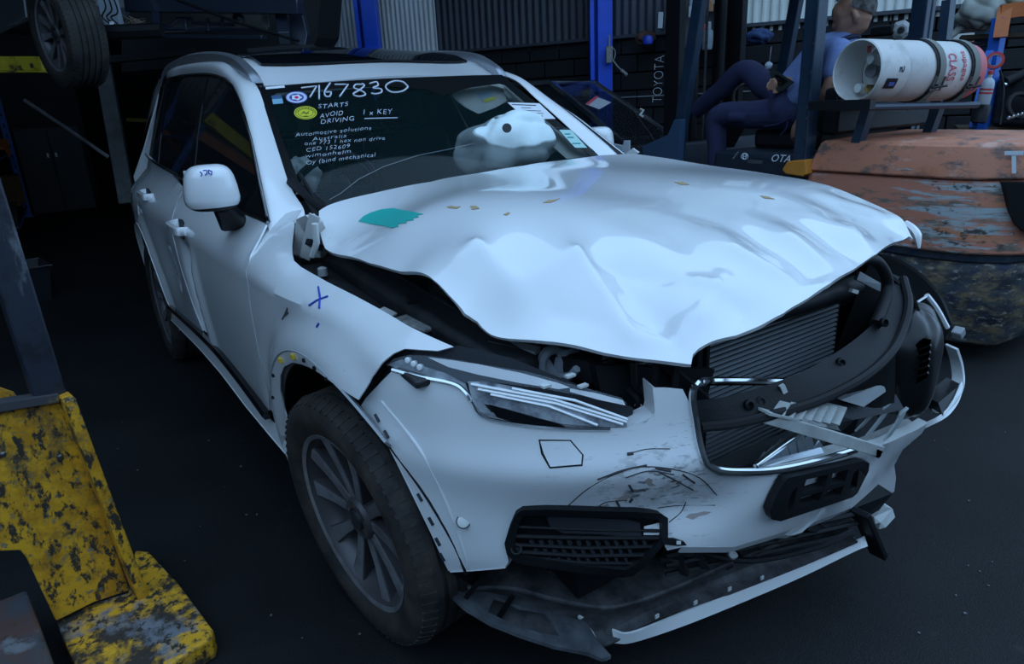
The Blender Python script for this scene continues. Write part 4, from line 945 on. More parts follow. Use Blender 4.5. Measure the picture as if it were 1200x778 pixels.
# far corner: black housings, duct, arch liner, torn bumper edge
FB = mat('far_black_plastic', (.008, .009, .010), .3)
V = [at(*p, y=y) for p, y in (((1040, 382), .42), ((1072, 370), .50), ((1098, 372), .62), ((1118, 395), .72), ((1112, 430), .72), ((1092, 470), .62), ((1070, 495), .50), ((1040, 480), .38))]
FARSHELL = (np.mean(V, axis=0)+np.array((-.06, .02, -.01)), V)
MB().prism([at(*p, y=.46)+np.array((.02, 0, 0)) for p in ((1066, 410), (1082, 396), (1078, 440), (1060, 450))], (0, 0, 0), (-.02, 0, 0)).build('lamp_shell_window', GREYP, suv, smooth=False)
for i in range(5):
    a = at(1066-i*1.2, 408+i*8, y=.455)+np.array((.022, 0, 0)); b = at(1081-i*.8, 402+i*8, y=.455)+np.array((.022, 0, 0)); MB().bar(a, b, .006, .006).build('lamp_shell_louvre', FB, suv, smooth=False)
MB().prism([at(*p, y=y) for p, y in (((1000, 430), .22), ((1050, 400), .36), ((1048, 480), .36), ((1030, 490), .30), ((990, 460), .2))], (0, 0, 0), (-.05, .04, 0)).build('inner_shell', FB, suv, smooth=False)
MB().prism([at(*p, y=y) for p, y in (((955, 478), .10), ((1050, 462), .38), ((1060, 480), .38), ((1000, 492), .2), ((960, 500), .1))], (0, 0, 0), (-.03, .02, 0)).build('torn_grille_shutter', DARK, suv, smooth=False)
MB().prism([at(*p, y=y) for p, y in (((985, 470), .16), ((1035, 450), .32), ((1038, 460), .32), ((1012, 478), .22))], (0, 0, .003), (-.02, .01, 0)).build('pale_shutter_edge', GREYP, suv, smooth=False)
arch = crom([at(*p, y=y) for p, y in (((1022, 300), .62), ((1050, 306), .68), ((1080, 325), .76), ((1102, 350), .82), ((1115, 380), .86))], 5)
loft('far_arch_liner', arch, arch+np.array((-.02, -.12, -.30)), FB, suv, nb=3, thick=.01); loft('far_arch_liner', arch, arch+np.array((-.30, .02, -.02)), FB, suv, nb=2, thick=.01)
MB().tube(crom([at(*p, y=y) for p, y in (((1086, 346), .70), ((1098, 362), .74), ((1110, 384), .78))], 4), .008, 6).build('torn_fender_edge', PAINT, suv)
MB().tube(crom([at(*p, y=y) for p, y in (((1069, 358), .62), ((1086, 347), .70))], 3), .004, 5).build('torn_fender_edge', PAINT, suv)
MB().prism([at(*p, y=y) for p, y in (((1055, 352), .56), ((1066, 362), .58), ((1079, 382), .60), ((1055, 385), .52))], (0, 0, 0), (-.02, .02, 0)).build('pale_bracket', GREYP, suv, smooth=False)
MB().prism([at(*p, y=y) for p, y in (((1008, 318), .40), ((1036, 334), .48), ((1032, 342), .47), ((1004, 328), .38))], (0, 0, 0), (-.02, .02, -.005)).build('pale_bracket', GREYP, suv, smooth=False)
MB().bar(at(997, 340, y=.30), at(1004, 342, y=.32), .012, .01).build('white_clip', WHITEP, suv)
cr_ = crom([at(*p, y=y) for p, y in (((1121, 410), .80), ((1127, 430), .82), ((1129, 452), .80), ((1122, 468), .74), ((1106, 487), .66))], 5)
loft('torn_bumper_edge', cr_, cr_+np.array((-.04, .012, .004)), PAINT, suv, nb=1, thick=.008)
_q0 = hit([(1086, 496.5), (1084, 502)], NOSE)
ca_ = resamp(crom([_q0[0]]+[at(*p, y=y) for p, y in (((1103, 485), .66), ((1114, 474), .71), ((1121, 460), .76), ((1127, 446), .80))], 4), 14)
cb_ = resamp(crom([_q0[1]]+[at(*p, y=y) for p, y in (((1106, 491), .655), ((1117, 481), .705), ((1125, 468), .755), ((1129, 453), .795))], 4), 14)
loft('bumper_corner', ca_, cb_, PAINT, suv, nb=2, thick=.006)
MB().prism([at(*p, y=y) for p, y in (((1100, 470), .66), ((1126, 448), .80), ((1124, 470), .76), ((1106, 487), .66))], (0, 0, -.006), (-.05, .02, -.004)).build('corner_bracket', FB, suv, smooth=False)
MB().box(at(1123, 390, y=.80), (.03, .03, .03), R=np.array(Matrix.Rotation(.6, 3, 'X'))).build('far_sensor', GREYP, suv, bevel=.004)
# black sheet standing in for the shade inside the far wing
MB().add([(-.5, .78, 1.08), (.50, .76, .94), (.55, .72, .50), (-.5, .72, .45)], [(0, 1, 2, 3)]).build('far_wing_shade', BLACK, suv, fix=False, smooth=False, thick=.01)

# --- lower spoiler, splash shield
SHD = mat('undershield', (.022, .023, .026), .6, noise=(.10, .10, .105), nscale=14)
MLD = mat('moulding_grey', (.050, .055, .064), .5, noise=(.11, .12, .13), nscale=20)
u = crom([at(*p, z=z) for p, z in (((548, 690), .30), ((600, 690), .30), ((660, 705), .28), ((720, 712), .25), ((790, 690), .25), ((870, 655), .26), ((950, 625), .28), ((1000, 612), .28))], 5)
l = crom([at(*p, z=z) for p, z in (((556, 712), .20), ((600, 735), .17), ((650, 752), .15), ((705, 758), .14), ((760, 730), .16), ((850, 697), .18), ((940, 662), .20), ((1005, 634), .22))], 5)
sh = loft('splash_shield', u, l, SHD, suv, nb=6, thick=.006, bulge=(-.03, .02, -.02))
bk = u+np.array((-.30, .14, .03)); loft('undertray', u, bk, SHD, suv, nb=4, thick=.006)
for k in range(9):
    a = at(795+k*22, 672-k*9, z=.275); MB().box(a+np.array((-.05, .03, .012)), (.05, .06, .02), R=np.array(Matrix.Rotation(.5, 3, 'Z'))).build('undertray_block', SHD, sh, bevel=.004)
UG = mat('tray_grid', (.020, .022, .025), .5, spec=.3)
for k in range(8):
    a = at(790+k*22, 640-k*3.5, z=.33-.0*k); b = at(806+k*24, 680-k*8, z=.235); MB().bar(a, b, .018, .02).build('tray_rib', UG, sh)
for k in range(3):
    pts = [at(780+j*32, 652+k*11-j*7.2, z=.315-k*.03) for j in range(8)]; MB().tube(crom(pts, 3), .007, 5).build('tray_rail', UG, sh)
# white lip strip along the shield
lu = crom([at(*p, z=z) for p, z in (((717, 738), .165), ((740, 742), .165), ((800, 718), .17), ((870, 690), .18), ((940, 660), .20), ((1000, 634), .215), ((1013, 628), .22))], 5)
ll = crom([at(*p, z=z) for p, z in (((720, 754), .13), ((742, 753), .13), ((800, 734), .135), ((870, 706), .145), ((940, 676), .165), ((1000, 647), .19), ((1017, 640), .20))], 5)
lip = loft('white_lip', lu, ll, PAINT, suv, nb=3, thick=.006); tag(lip, 'white painted lower lip strip')
for p in ((770, 722), (815, 706), (855, 690), (893, 677), (965, 648), (1000, 632)):
    q = at(*p, z=.20); MB().box(q, (.004, .012, .010)).build('lip_clip', WHITEP, sh, smooth=False)
q = at(858, 652, z=.30); MB().lathe([(.012, -.01), (.016, 0), (.010, .02)], q, (.4, -.4, .7), 12).build('white_plug', WHITEP, sh)
MB().tube(crom([at(*p, z=.30) for p in ((800, 640), (840, 652), (890, 656), (960, 640), (1000, 622))], 5), .008, 6).build('loose_cable', BLACK, suv)
# torn corner moulding below the bumper with its opening
cm = panel('corner_moulding', [(526, 676), (540, 668), (575, 668), (600, 692), (612, 697), (650, 705), (676, 717), (690, 733), (700, 750), (716, 768), (706, 772), (690, 765), (650, 757), (610, 744), (575, 730), (545, 712), (530, 698)],
           lambda x, y, z: z-(.10+.42*np.maximum(0, -(x-.62)*.45-(y+.55)*.55)+.08), MLD, suv, sp=8, thick=.01,
           holes=[[(580, 699), (590, 702), (610, 711), (640, 716), (648, 730), (655, 745), (635, 742), (600, 731), (572, 717)]])
tag(cm, 'torn lower corner moulding')
MB().tube(crom([at(*p, z=z) for p, z in (((540, 708), .20), ((575, 728), .16), ((610, 743), .14), ((650, 756), .125), ((690, 765), .115), ((712, 771), .11))], 5), .007, 6).build('corner_lip', PAINT, cm)
MB().bar(at(677, 705, z=.24), at(682, 724, z=.20), .02, .012).build('broken_clip', WHITEP, cm, bevel=.003); MB().bar(at(680, 727, z=.19), at(703, 757, z=.13), .022, .008).build('broken_clip', WHITEP, cm, bevel=.003)
MB().bar(at(546, 700, z=.26), at(566, 675, z=.34), .05, .012).build('corner_bracket', BLACK, cm); MB().tube(crom([at(*p, z=z) for p, z in (((600, 700), .27), ((590, 715), .22), ((578, 735), .16))], 4), .008, 6).build('corner_strap', BLACK, cm)
gp = mat('green_plug', (.02, .45, .16), .5)
for p, y in (((488, 588), -.80), ((528, 679), -.80)): MB().lathe([(.009, -.01), (.010, .002), (.006, .006)], at(*p, y=y), CAM_LOC-at(*p, y=y), 10).build('green_plug', gp, suv)
# arch liner strip in front of the wheel
lin = crom(hit([(430, 480), (455, 520), (478, 563), (495, 600), (512, 640), (524, 668)], NL(-.01)), 5); loft('front_liner_strip', lin, lin+np.array((-.05, .10, -.01)), BLACK, suv, nb=2, thick=.005)
mudp = [at(500, 655, y=-.82), at(530, 672, y=-.82), at(560, 690, y=-.74), at(545, 705, y=-.74), at(520, 690, y=-.80)]
MB().prism(mudp, (0, 0, 0), (-.01, .06, .01)).build('mud_flap', BLACK, suv, smooth=False)
# right tail of the lower valance: torn white clip block
MB().prism([at(*p, y=y) for p, y in (((1024, 606), .36), ((1040, 594), .40), ((1046, 596), .42), ((1049, 606), .42), ((1038, 618), .39), ((1030, 620), .37), ((1032, 612), .37), ((1026, 614), .36))], (0, 0, 0), (-.03, .01, 0)).build('torn_clip_block', WHITEP, suv, smooth=False)
MB().bar(at(1008, 600, z=.33), at(1030, 650, z=.12), .05, .02).build('dangling_strip', BLACK, suv, bevel=.004)
MB().prism([at(*p, y=y) for p, y in (((1000, 596), .25), ((1046, 578), .40), ((1030, 598), .36), ((1005, 612), .27))], (0, 0, 0), (-.06, .02, 0)).build('valance_bracket', BLACK, suv, smooth=False)
MB().prism([at(*p, y=y) for p, y in (((908, 628), -.1), ((955, 610), .0), ((940, 624), -.03), ((930, 627), -.05))], (0, 0, 0), (-.02, 0, -.02)).build('valance_tongue', PAINT, suv, smooth=False)
# =================================================================== SUV cabin
FAB = mat('airbag_cloth', (.78, .90, .90), .9, bump=.4, bscale=16)
LEA = mat('dark_leather', (.010, .010, .012), .5)
HEAD = mat('headlining', (.66, .72, .67), .9)
cab = empty('cabin', (0, 0, 0), parent=suv)
dsh = MB(); dp = [(-.72, 1.03), (-.95, 1.06), (-1.12, 1.03), (-1.18, .92), (-1.12, .70), (-.72, .70)]
dsh.prism([(x, -.72, z) for x, z in dp], (0, 0, 0), (0, 1.44, 0)).build('dashboard', mat('dash', (.014, .016, .018), .45), cab, bevel=.03)
# steering wheel on the right-hand side with spent airbag shield
swc = at(392, 226, y=-.37); ax = np.array((-.85, 0, .52))
sw = MB(); u = np.array((0, 1, 0.)); w_ = np.cross(ax/np.linalg.norm(ax), u)
sw.tube([swc+.19*(math.cos(t)*u+math.sin(t)*w_) for t in np.linspace(0, 2*math.pi, 32)[:-1]], .016, 8, closed=True).build('steering_wheel', mat('wheel_leather', (.03, .032, .035), .4), cab)
MB().lathe([(.085, -.02), (.075, .02), (.0, .03)], swc, -ax, 20).build('steering_boss', mat('boss', (.05, .055, .06), .4), cab)
for t in (0, math.pi, -math.pi/2): MB().bar(swc, swc+.18*(math.cos(t)*u+math.sin(t)*w_), .04, .012, up=ax).build('steering_spoke', CHROME if t == math.pi else DARK, cab)
# seats
for s in (-1, 1):
    st = MB(); st.box((-1.62, s*.37, .66), (.55, .52, .16)).build('seat_cushion', LEA, cab, bevel=.05)
    R = np.array(Matrix.Rotation(math.radians(-20), 3, 'Y')); MB().box((-1.95, s*.37, 1.0), (.16, .52, .66), R=R).build('seat_backrest', LEA, cab, bevel=.06)
    MB().box((-2.08, s*.37, 1.43), (.10, .27, .19), R=R).build('head_restraint', LEA, cab, bevel=.04)
MB().box((-2.9, 0, .95), (.18, 1.4, .75), R=np.array(Matrix.Rotation(math.radians(-18), 3, 'Y'))).build('rear_seat', LEA, cab, bevel=.06)
MB().box((-1.5, 0, .72), (.9, .22, .25)).build('centre_console', LEA, cab, bevel=.03)
# airbags: pillowy, wrinkled
def pillow(name, c, size, rot, m, parent, wr=.012, seed=1, fold=.10):
    V = []; F = []; nu, nv = 56, 36; rs = np.random.default_rng(seed); ph = rs.uniform(0, 6.28, 8)
    Rm = np.array(Matrix.Rotation(rot[2], 3, 'Z') @ Matrix.Rotation(rot[1], 3, 'Y') @ Matrix.Rotation(rot[0], 3, 'X'))
    for i in range(nv+1):
        a = math.pi*i/nv
        for j in range(nu):
            b = 2*math.pi*j/nu
            p = np.array([math.sin(a)*math.cos(b), math.sin(a)*math.sin(b), math.cos(a)])
            p = np.sign(p)*np.abs(p)**.8
            r = 1+wr*6*(math.sin(3*b+ph[0]+2*a)*.5+math.sin(7*b+ph[1]-3*a)*.35+math.sin(11*b+5*a+ph[2])*.2+math.sin(5*a+ph[3])*.3)
            r += fold*(abs(math.sin(2.5*b+1.7*a+ph[4]))**.6+abs(math.sin(3.5*a-1.5*b+ph[5]))**.6-1.3)
            q = p*np.array(size)*r
            V.append(np.array(c)+Rm@q)
    for i in range(nv):
        for j in range(nu): F.append((i*nu+j, i*nu+(j+1) % nu, (i+1)*nu+(j+1) % nu, (i+1)*nu+j))
    return MB().add(V, F).build(name, m, parent, sharp=180)
ac = at(600, 170, y=.30); ab = pillow('passenger_airbag', ac+np.array((-.05, 0, -.01)), (.16, .245, .125), (.12, -.30, .25), FAB, cab, .016, 3)
MB().lathe([(.018, -.002), (.018, .002)], at(594, 150, y=.075), (1, -.6, .5), 14).build('airbag_vent', DARK, cab)
sh_ = FARSHELL; pillow('lamp_shell', sh_[0], (.09, .16, .17), (0, 0, .5), FB, suv, .006, 31, fold=.02)
ac2 = at(350, 207, y=-.50); pillow('driver_airbag', ac2, (.09, .09, .07), (0, .3, 0), FAB, cab, .02, 5)
# headlining, sun visor, pillars inside
hl_ = [(-1.42, -.56, 1.525), (-1.30, 0, 1.55), (-1.42, .56, 1.525), (-2.0, .58, 1.62), (-2.0, 0, 1.67), (-2.0, -.58, 1.62), (-3.4, .56, 1.62), (-3.4, 0, 1.67), (-3.4, -.56, 1.62)]
mesh_obj('headlining', hl_, [(0, 1, 4, 5), (1, 2, 3, 4), (5, 4, 7, 8), (4, 3, 6, 7)], HEAD, cab, thick=.01)
for s in (-1, 1): MB().bar((-.95, s*.74, 1.16), (-1.45, s*.60, 1.53), .07, .03).build('pillar_cover', HEAD, cab, bevel=.01)
def inside_ws(p, d): 
    q = hit([p], WIND)[0]; r = q-CAM_LOC; return q+r/np.linalg.norm(r)*d
vz = [inside_ws(p, .14) for p in ((529, 109), (548, 104), (575, 102), (590, 106), (595, 119), (580, 127), (561, 134), (545, 126), (533, 117))]
vis = MB().prism(vz, (0, 0, 0), (-.01, 0, .012)).build('sun_visor', HEAD, cab, bevel=.004)
lb = [inside_ws(p, .130) for p in ((558, 109.5), (573, 107.5), (581, 115), (566, 119))]; MB().prism(lb, (0, 0, 0), (-.002, 0, .002)).build('visor_label', mat('label_blue', (.45, .62, .75), .6), vis, smooth=False)
lb = [inside_ws(p, .128) for p in ((566, 117), (580, 113), (582, 116), (568, 120.5))]; MB().prism(lb, (0, 0, 0), (-.002, 0, .002)).build('visor_label', mat('label_yellow', (.72, .74, .10), .6), vis, smooth=False)
tr_ = [inside_ws(p, .10) for p in ((589, 101), (600, 101), (640, 133), (698, 184), (664, 186), (640, 165), (612, 130))]
MB().prism(tr_, (0, 0, 0), (-.01, .01, 0)).build('pillar_trim', HEAD, cab, smooth=False)
hb_ = [inside_ws(p, .16) for p in ((512, 101), (590, 98), (596, 106), (520, 110))]
MB().prism(hb_, (0, 0, 0), (-.01, 0, .01)).build('header_trim', HEAD, cab, smooth=False)
# papers and stickers on the glass
WL = wind_lift
PAPER = mat('paper', (.74, .77, .80), .8)
pp = panel('paper_notice', [(595, 120), (632, 121), (651, 139), (617, 140)], WL(.006), PAPER, wsc, sp=12, thick=.001)
INK = mat('ink', (.06, .07, .10), .8)
def stroke(name, px, r, m, par, h=.008, surf=WL): 
    return MB().tube(hit(densify(px, 6, False), surf(h)), r, 4).build(name, m, par)
for a, b in (((600, 122.5), (628, 123.5)), ((611, 126), (622, 126.3)), ((606, 129), (634, 130)), ((609, 132), (637, 133)), ((612, 135), (636, 136))): stroke('print_line', [a, b], .0022 if a[1] < 123 else .0012, INK, pp)
pg = panel('service_label', [(655, 152), (669, 152), (688, 173), (674, 173)], WL(.006), mat('label_pale_green', (.42, .66, .62), .7), wsc, sp=9, thick=.001)
for a, b in (((662, 157), (668, 157)), ((665, 161), (672, 161)), ((671, 168), (680, 168))): stroke('print_line', [a, b], .003, mat('label_teal', (.05, .32, .36), .7), pg)
for a, b in (((651, 150), (656, 150)), ((659, 150.5), (665, 150.5))): stroke('print_mark', [a, b], .0025, INK, wsc)
def disc(c, rx, ry, n=24): return [(c[0]+rx*math.cos(t), c[1]+ry*math.sin(t)) for t in np.linspace(0, 2*math.pi, n, endpoint=False)]
s1 = panel('round_sticker', disc((347.5, 114), 13, 7.2), WL(.006), mat('sticker_navy', (.03, .05, .28), .5), wsc, sp=6, thick=.001)
panel('sticker_ring', disc((347.5, 114), 12, 6.4), WL(.0075), mat('sticker_white', (.55, .60, .75), .5), s1, sp=6, thick=.001, holes=[disc((347.5, 114), 8.6, 4.5)])
panel('sticker_flower', [(347.5+(5.2 if k % 2 else 7)*math.cos(k*math.pi/5), 114+(2.6 if k % 2 else 3.8)*math.sin(k*math.pi/5)) for k in range(10)], WL(.0075), mat('sticker_white2', (.72, .72, .80), .5), s1, sp=4, thick=.001)
panel('sticker_heart', disc((347.5, 114), 2.4, 1.5, 12), WL(.009), mat('sticker_red', (.6, .03, .08), .5), s1, sp=3, thick=.001)
s2 = panel('yellow_sticker', disc((358, 132), 13.5, 7.8), WL(.006), mat('sticker_yellow', (.62, .60, .03), .5), wsc, sp=6, thick=.001)
OL = mat('sticker_olive', (.10, .11, .02), .6)
panel('sticker_ring', disc((358, 132), 12.3, 6.9), WL(.0072), OL, s2, sp=5, thick=.0008, holes=[disc((358, 132), 11.6, 6.4)])
panel('sticker_ring', disc((358, 132), 9.2, 4.9), WL(.0072), OL, s2, sp=5, thick=.0008, holes=[disc((358, 132), 8.6, 4.4)])
for k in range(9): 
    t = math.pi*1.05+k*math.pi*.9/8; c = (358+10.4*math.cos(t), 132+5.6*math.sin(t)); stroke('sticker_lettering', [(c[0]-.5, c[1]-.6), (c[0]+.5, c[1]+.7)], .0013, OL, s2)
for l in ([(353, 134), (356, 130), (359, 134), (362, 130)], [(354, 132), (362, 132.5)], [(356, 136), (361, 136)]): stroke('sticker_drawing', l, .0014, OL, s2)
s3 = panel('toll_tag', [(318, 112), (330, 111.5), (332, 121), (320, 122)], WL(.006), mat('tag_blue', (.20, .42, .55), .5), wsc, sp=6, thick=.001)
panel('tag_header', [(318, 112), (330, 111.5), (330.7, 115), (318.7, 116)], WL(.0075), mat('tag_navy', (.04, .10, .22), .5), s3, sp=6, thick=.001)
panel('white_strip', [(311, 102), (333, 100), (334, 102.5), (311.5, 104.5)], WL(.006), PAPER, wsc, sp=6, thick=.001)
# chalk-pen writing on the glass
CH = mat('white_marker', (.62, .66, .74), .8)
def write(body, a, b, h, slant=0, bold=-.018, par=None, spacing=1.1):
    """letters whose baseline runs a-b on the picture, cap height h pixels, laid on the glass"""
    V, F = text2d(body, 1., bold, .12, spacing); V = V-np.array((V[:, 0].min(), 0)); w = V[:, 0].max()
    a = np.array(a, float); b = np.array(b, float); up = np.array((slant, -1.))*h/.72
    q = a+V[:, :1]/w*(b-a)+V[:, 1:]*up
    q[:, 1] += .5*np.sin(q[:, 0]*.35)
    X = hit(q, WL(.006)); return mesh_obj('handwriting', X, face_cam(X, F), CH, wsc, smooth=False, thick=.0008)
CH2 = CH
for l in ([(353, 103), (371, 101), (363, 114)], [(374, 100), (374, 116)], [(387, 97), (381, 106), (381, 112), (386, 113), (388, 108), (382, 108)], [(392, 99), (408, 99), (398, 113)],
          [(424, 99), (417, 99), (415, 103), (425, 107), (428, 111), (420, 113), (414, 110), (422, 105), (427, 100), (424, 98)], [(433, 98), (441, 96), (443, 100), (437, 103), (446, 104), (447, 108), (440, 110), (435, 109)],
          [(478, 101), (472, 96), (462, 95), (453, 99), (453, 104), (460, 108), (471, 107), (477, 103), (478, 101)]):
    q = hit(crom(l, 4) if len(l) > 4 else densify(l, 5, False), WL(.006)); MB().tube(q, .0034, 5).build('handwriting', CH, wsc)
write('STARTS', (373, 127), (408, 124), 5.0); write('AVOID', (375, 138.5), (402, 134), 5.5); write('DRIVING', (376, 145), (415, 141), 5.5)
write('1 x KEY', (426, 134.5), (460, 133), 6); stroke('handwriting', [(427, 139), (466, 138)], .0022, CH, wsc)
write('Automotive solutions', (346, 160), (435, 151.5), 4.6); write('Australia', (366, 165), (406, 160.5), 4.2)
write('one 773 1 hex non drive', (357, 170), (451, 163.5), 4.4); write('CED 152609', (359, 177.5), (410, 173), 4.6)
write('wimonhelm', (358, 184.5), (411, 179), 4.4); write('Oy (bind mechanical', (359, 192.5), (440, 183), 4.8)
# crack and wiper
stroke('glass_crack', [(386, 234), (400, 226), (420, 210), (450, 195), (490, 182), (525, 175), (555, 168)], .0009, mat('crack', (.30, .34, .36), .4), wsc, .005)
MB().tube(hit([(352, 205), (362, 222), (372, 240), (378, 246)], WL(.02)), .008, 6).build('wiper_arm', BLACK, suv)
MB().bar(hit([(340, 212)], WL(.012))[0], hit([(380, 244)], WL(.012))[0], .03, .02).build('wiper_blade', BLACK, suv)
# =================================================================== the shed
WA = np.array((-8.2, 2.84)); WU = np.array((.883, .47)); WN = np.array((.47, -.883))
def wp(s, z, out=0.): p = WA+WU*s+WN*out; return np.array((p[0], p[1], z))
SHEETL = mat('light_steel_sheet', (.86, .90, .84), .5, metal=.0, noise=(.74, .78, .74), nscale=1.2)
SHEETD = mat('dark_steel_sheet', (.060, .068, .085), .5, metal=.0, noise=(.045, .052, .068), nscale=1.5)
BLOCK = mat('black_block', (.010, .011, .014), .7, bump=.4, bscale=40)
MORT = mat('dark_mortar', (.006, .006, .008), .9)
wall = MB(); a, b = wp(-10, 0, -.12), wp(9.5, 0, -.12)
wall.prism([a, b, b+np.array((0, 0, 5.2)), a+np.array((0, 0, 5.2))], (0, 0, 0), (-.47*.1, .883*.1, 0))
wb = wall.build('wall_back', MORT, smooth=False); tag(wb, 'dark rear shed wall of blocks with corrugated sheeting above', 'wall', kind='structure')
def sheet(s0, s1, z0, z1, pitch, depth, m, out=0., trap=False):
    n = max(2, int((s1-s0)/pitch*8)); V = []; F = []
    for i in range(n+1):
        s = s0+(s1-s0)*i/n; ph = (s/pitch) % 1
        h = depth*(.5+.5*math.cos(2*math.pi*ph)) if not trap else depth*min(1, max(0, 2.2-abs(ph-.5)*7))
        V += [wp(s, z0, out+h), wp(s, z1, out+h)]
    for i in range(n): F.append((2*i, 2*i+2, 2*i+3, 2*i+1))
    return mesh_obj('corrugated_sheet', V, F, m, wb, thick=.003, sharp=60)
def sof(px):   # distance along the wall of the picture column px
    r = rays([(px, 118-.051*(px-600))])[0][:2]; return np.linalg.solve(np.stack([WU, -r], 1), CAM_LOC[:2]-WA)[0]
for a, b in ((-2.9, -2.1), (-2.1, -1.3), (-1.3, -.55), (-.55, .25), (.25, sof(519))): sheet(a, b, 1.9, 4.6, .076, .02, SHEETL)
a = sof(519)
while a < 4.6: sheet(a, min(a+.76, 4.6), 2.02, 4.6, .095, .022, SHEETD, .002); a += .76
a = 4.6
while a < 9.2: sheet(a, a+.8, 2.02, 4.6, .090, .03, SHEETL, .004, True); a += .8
# blocks of the low wall, one by one
bm_ = MB().box((0, 0, 0), (.386, .05, .186)).build('block', BLOCK, wb, bevel=.006, smooth=False)
first = True; ang = math.atan2(WU[1], WU[0])
for r in range(7):
    z = .70+.2*r+.093
    s = sof(560)-.2+(.2 if r % 2 else 0)
    while s < 8.6:
        p = wp(s, z, .0)
        o = bm_ if first else bm_.copy()
        if not first: COL.objects.link(o)
        o.location = p; o.rotation_euler = (0, 0, ang); first = False; s += .4
q0, q1 = wp(.9, 2.09, .03), wp(9.2, 2.09, .03); MB().bar(q0, q1, .16, .035).build('wall_ledge', SHEETD, wb, smooth=False)
q0, q1 = wp(2.3, 1.42, .035), wp(5.6, 1.42, .035); MB().bar(q0, q1, .02, .012).build('wall_conduit', mat('pale_conduit', (.30, .32, .34), .5), wb)
# far end wall, flank wall, roof
DW = mat('dark_shed_lining', (.012, .013, .016), .8, noise=(.02, .021, .024), nscale=2)
wl = MB().box((-14.5, -3, 2.6), (.15, 16, 5.2)).build('wall_left', DW, smooth=False); tag(wl, 'dark far end wall of the shed', 'wall', kind='structure')
wr = MB().box((-7.75, -4.6, 2.6), (13.5, .15, 5.2)).build('wall_right', DW, smooth=False); tag(wr, 'dark flank wall of the shed', 'wall', kind='structure')
RM = mat('shed_roof_lining', (.05, .055, .065), .7)
rf = MB().prism([(-14.5, -4.6, 5.2), (-1.2, -4.6, 5.2), (-1.7, -1.0, 5.2), (-2.2, 7.6, 5.2), (-14.5, 7.6, 5.2)], (0, 0, 0), (0, 0, .1)).build('ceiling', RM, smooth=False); tag(rf, 'shed roof over the rear of the yard', 'roof', kind='structure')
LBM = mat('light_blocker_grey', (.10, .10, .10), .8, noise=(.07, .07, .075), nscale=1.5)  # unseen walls added to hold low light off the bumper and flank
lb1 = MB().box((7.5, 0, 1.9), (.2, 16, 3.8)).build('light_blocker_front', LBM, smooth=False); tag(lb1, 'unseen grey wall added to dim the front bumper', 'wall', kind='structure')
lb2 = MB().box((3.2, -7.0, 1.9), (8.6, .2, 3.8)).build('light_blocker_side', LBM, smooth=False); tag(lb2, 'unseen grey wall added to cut low light from the side', 'wall', kind='structure')
# =================================================================== forklift
FH = math.radians(178); FO = np.array((.42, 2.885, 0.))
fk = empty('forklift', FO, FH); tag(fk, 'old orange forklift with blue-black guard posts behind the SUV', 'forklift')
_f = np.array((math.cos(FH), math.sin(FH), 0)); _l = np.array((-math.sin(FH), math.cos(FH), 0))
def loc(w):   # world point -> forklift space
    d = np.asarray(w, float)-FO; return np.array((d@_f, d@_l, d[2]))
def fat(px, py, y): return loc(at(px, py, y=y))
ORG = worn('worn_orange', (.52, .20, .115), [((.42, .13, .05), 3, .60, .06, (1, 1, 1), 1), ((.60, .34, .26), 5, .62, .05, (1, 1, 2), 2), ((.12, .09, .08), 7, .58, .06, (1, 1, 2), 3), ((.34, .40, .40), 6, .67, .02, (.6, .6, 4), 4)], .6)
ORG2 = worn('scraped_orange', (.50, .19, .12), [((.16, .13, .10), 7, .57, .05, (.6, .6, 3), 2), ((.36, .41, .42), 6, .555, .03, (.5, .5, 5), 1), ((.52, .20, .10), 8, .62, .03, (.5, .5, 3), 3), ((.05, .045, .04), 14, .64, .04, (1, 1, 2), 4)], .65, spot=((.30, .52, .72), .55, .085, -.07))
ORGB = mat('bright_orange', (.62, .24, .03), .45, noise=(.55, .19, .03), nscale=8)
BLU = mat('guard_blue_black', (.012, .028, .055), .4, noise=(.02, .04, .07), nscale=6)
LOWB = worn('scuffed_black', (.012, .016, .022), [((.05, .06, .07), 6, .50, .06, (1, 1, 2), 1), ((.17, .125, .07), 11, .54, .06, (.8, .8, 1.6), 2), ((.28, .26, .21), 22, .60, .04, (.8, .8, 2), 3), ((.012, .02, .05), 5, .60, .04, (1, 1, 1), 5)], .6)
# counterweight: plan outline per level (local x forward from the rear, y left)
def cwring(xr, yw, ch, xf, nose=.0):
    L = [(xf, yw), (ch, yw), (ch*.62, yw*.93), (ch*.28, yw*.74), (xr, yw*.42), (xr-.01, 0)]
    return L+[(x, -y) for x, y in L[-2::-1]]
def stack(name, rings, m, cap=True, parent=fk, **k):
    mb = MB(); V = []; F = []; n = len(rings[0][0])
    for R_, z in rings: V += [(x, y, z+(dz if False else 0)) for (x, y) in R_ for dz in (0,)]
    for i in range(len(rings)-1):
        for j in range(n-1): F.append((i*n+j, i*n+j+1, (i+1)*n+j+1, (i+1)*n+j))
        F.append((i*n+n-1, i*n, (i+1)*n, (i+1)*n+n-1))
    F += [tuple(range(n))[::-1], tuple((len(rings)-1)*n+j for j in range(n))]
    return mb.add(V, F).build(name, m, parent, **k)
lower = stack('counterweight_base', [(cwring(.12, .50, .46, 1.1), .10), (cwring(.05, .565, .46, 1.15), .26), (cwring(.03, .575, .44, 1.15), .50), (cwring(.07, .555, .44, 1.1), .555)], LOWB, bevel=.02, sharp=30)
stack('counterweight_rim', [(cwring(.07, .555, .44, 1.1), .553), (cwring(.05, .565, .44, 1.1), .60)], mat('rim_blue', (.015, .03, .06), .5, noise=(.06, .07, .08), nscale=14), bevel=.01, sharp=30)
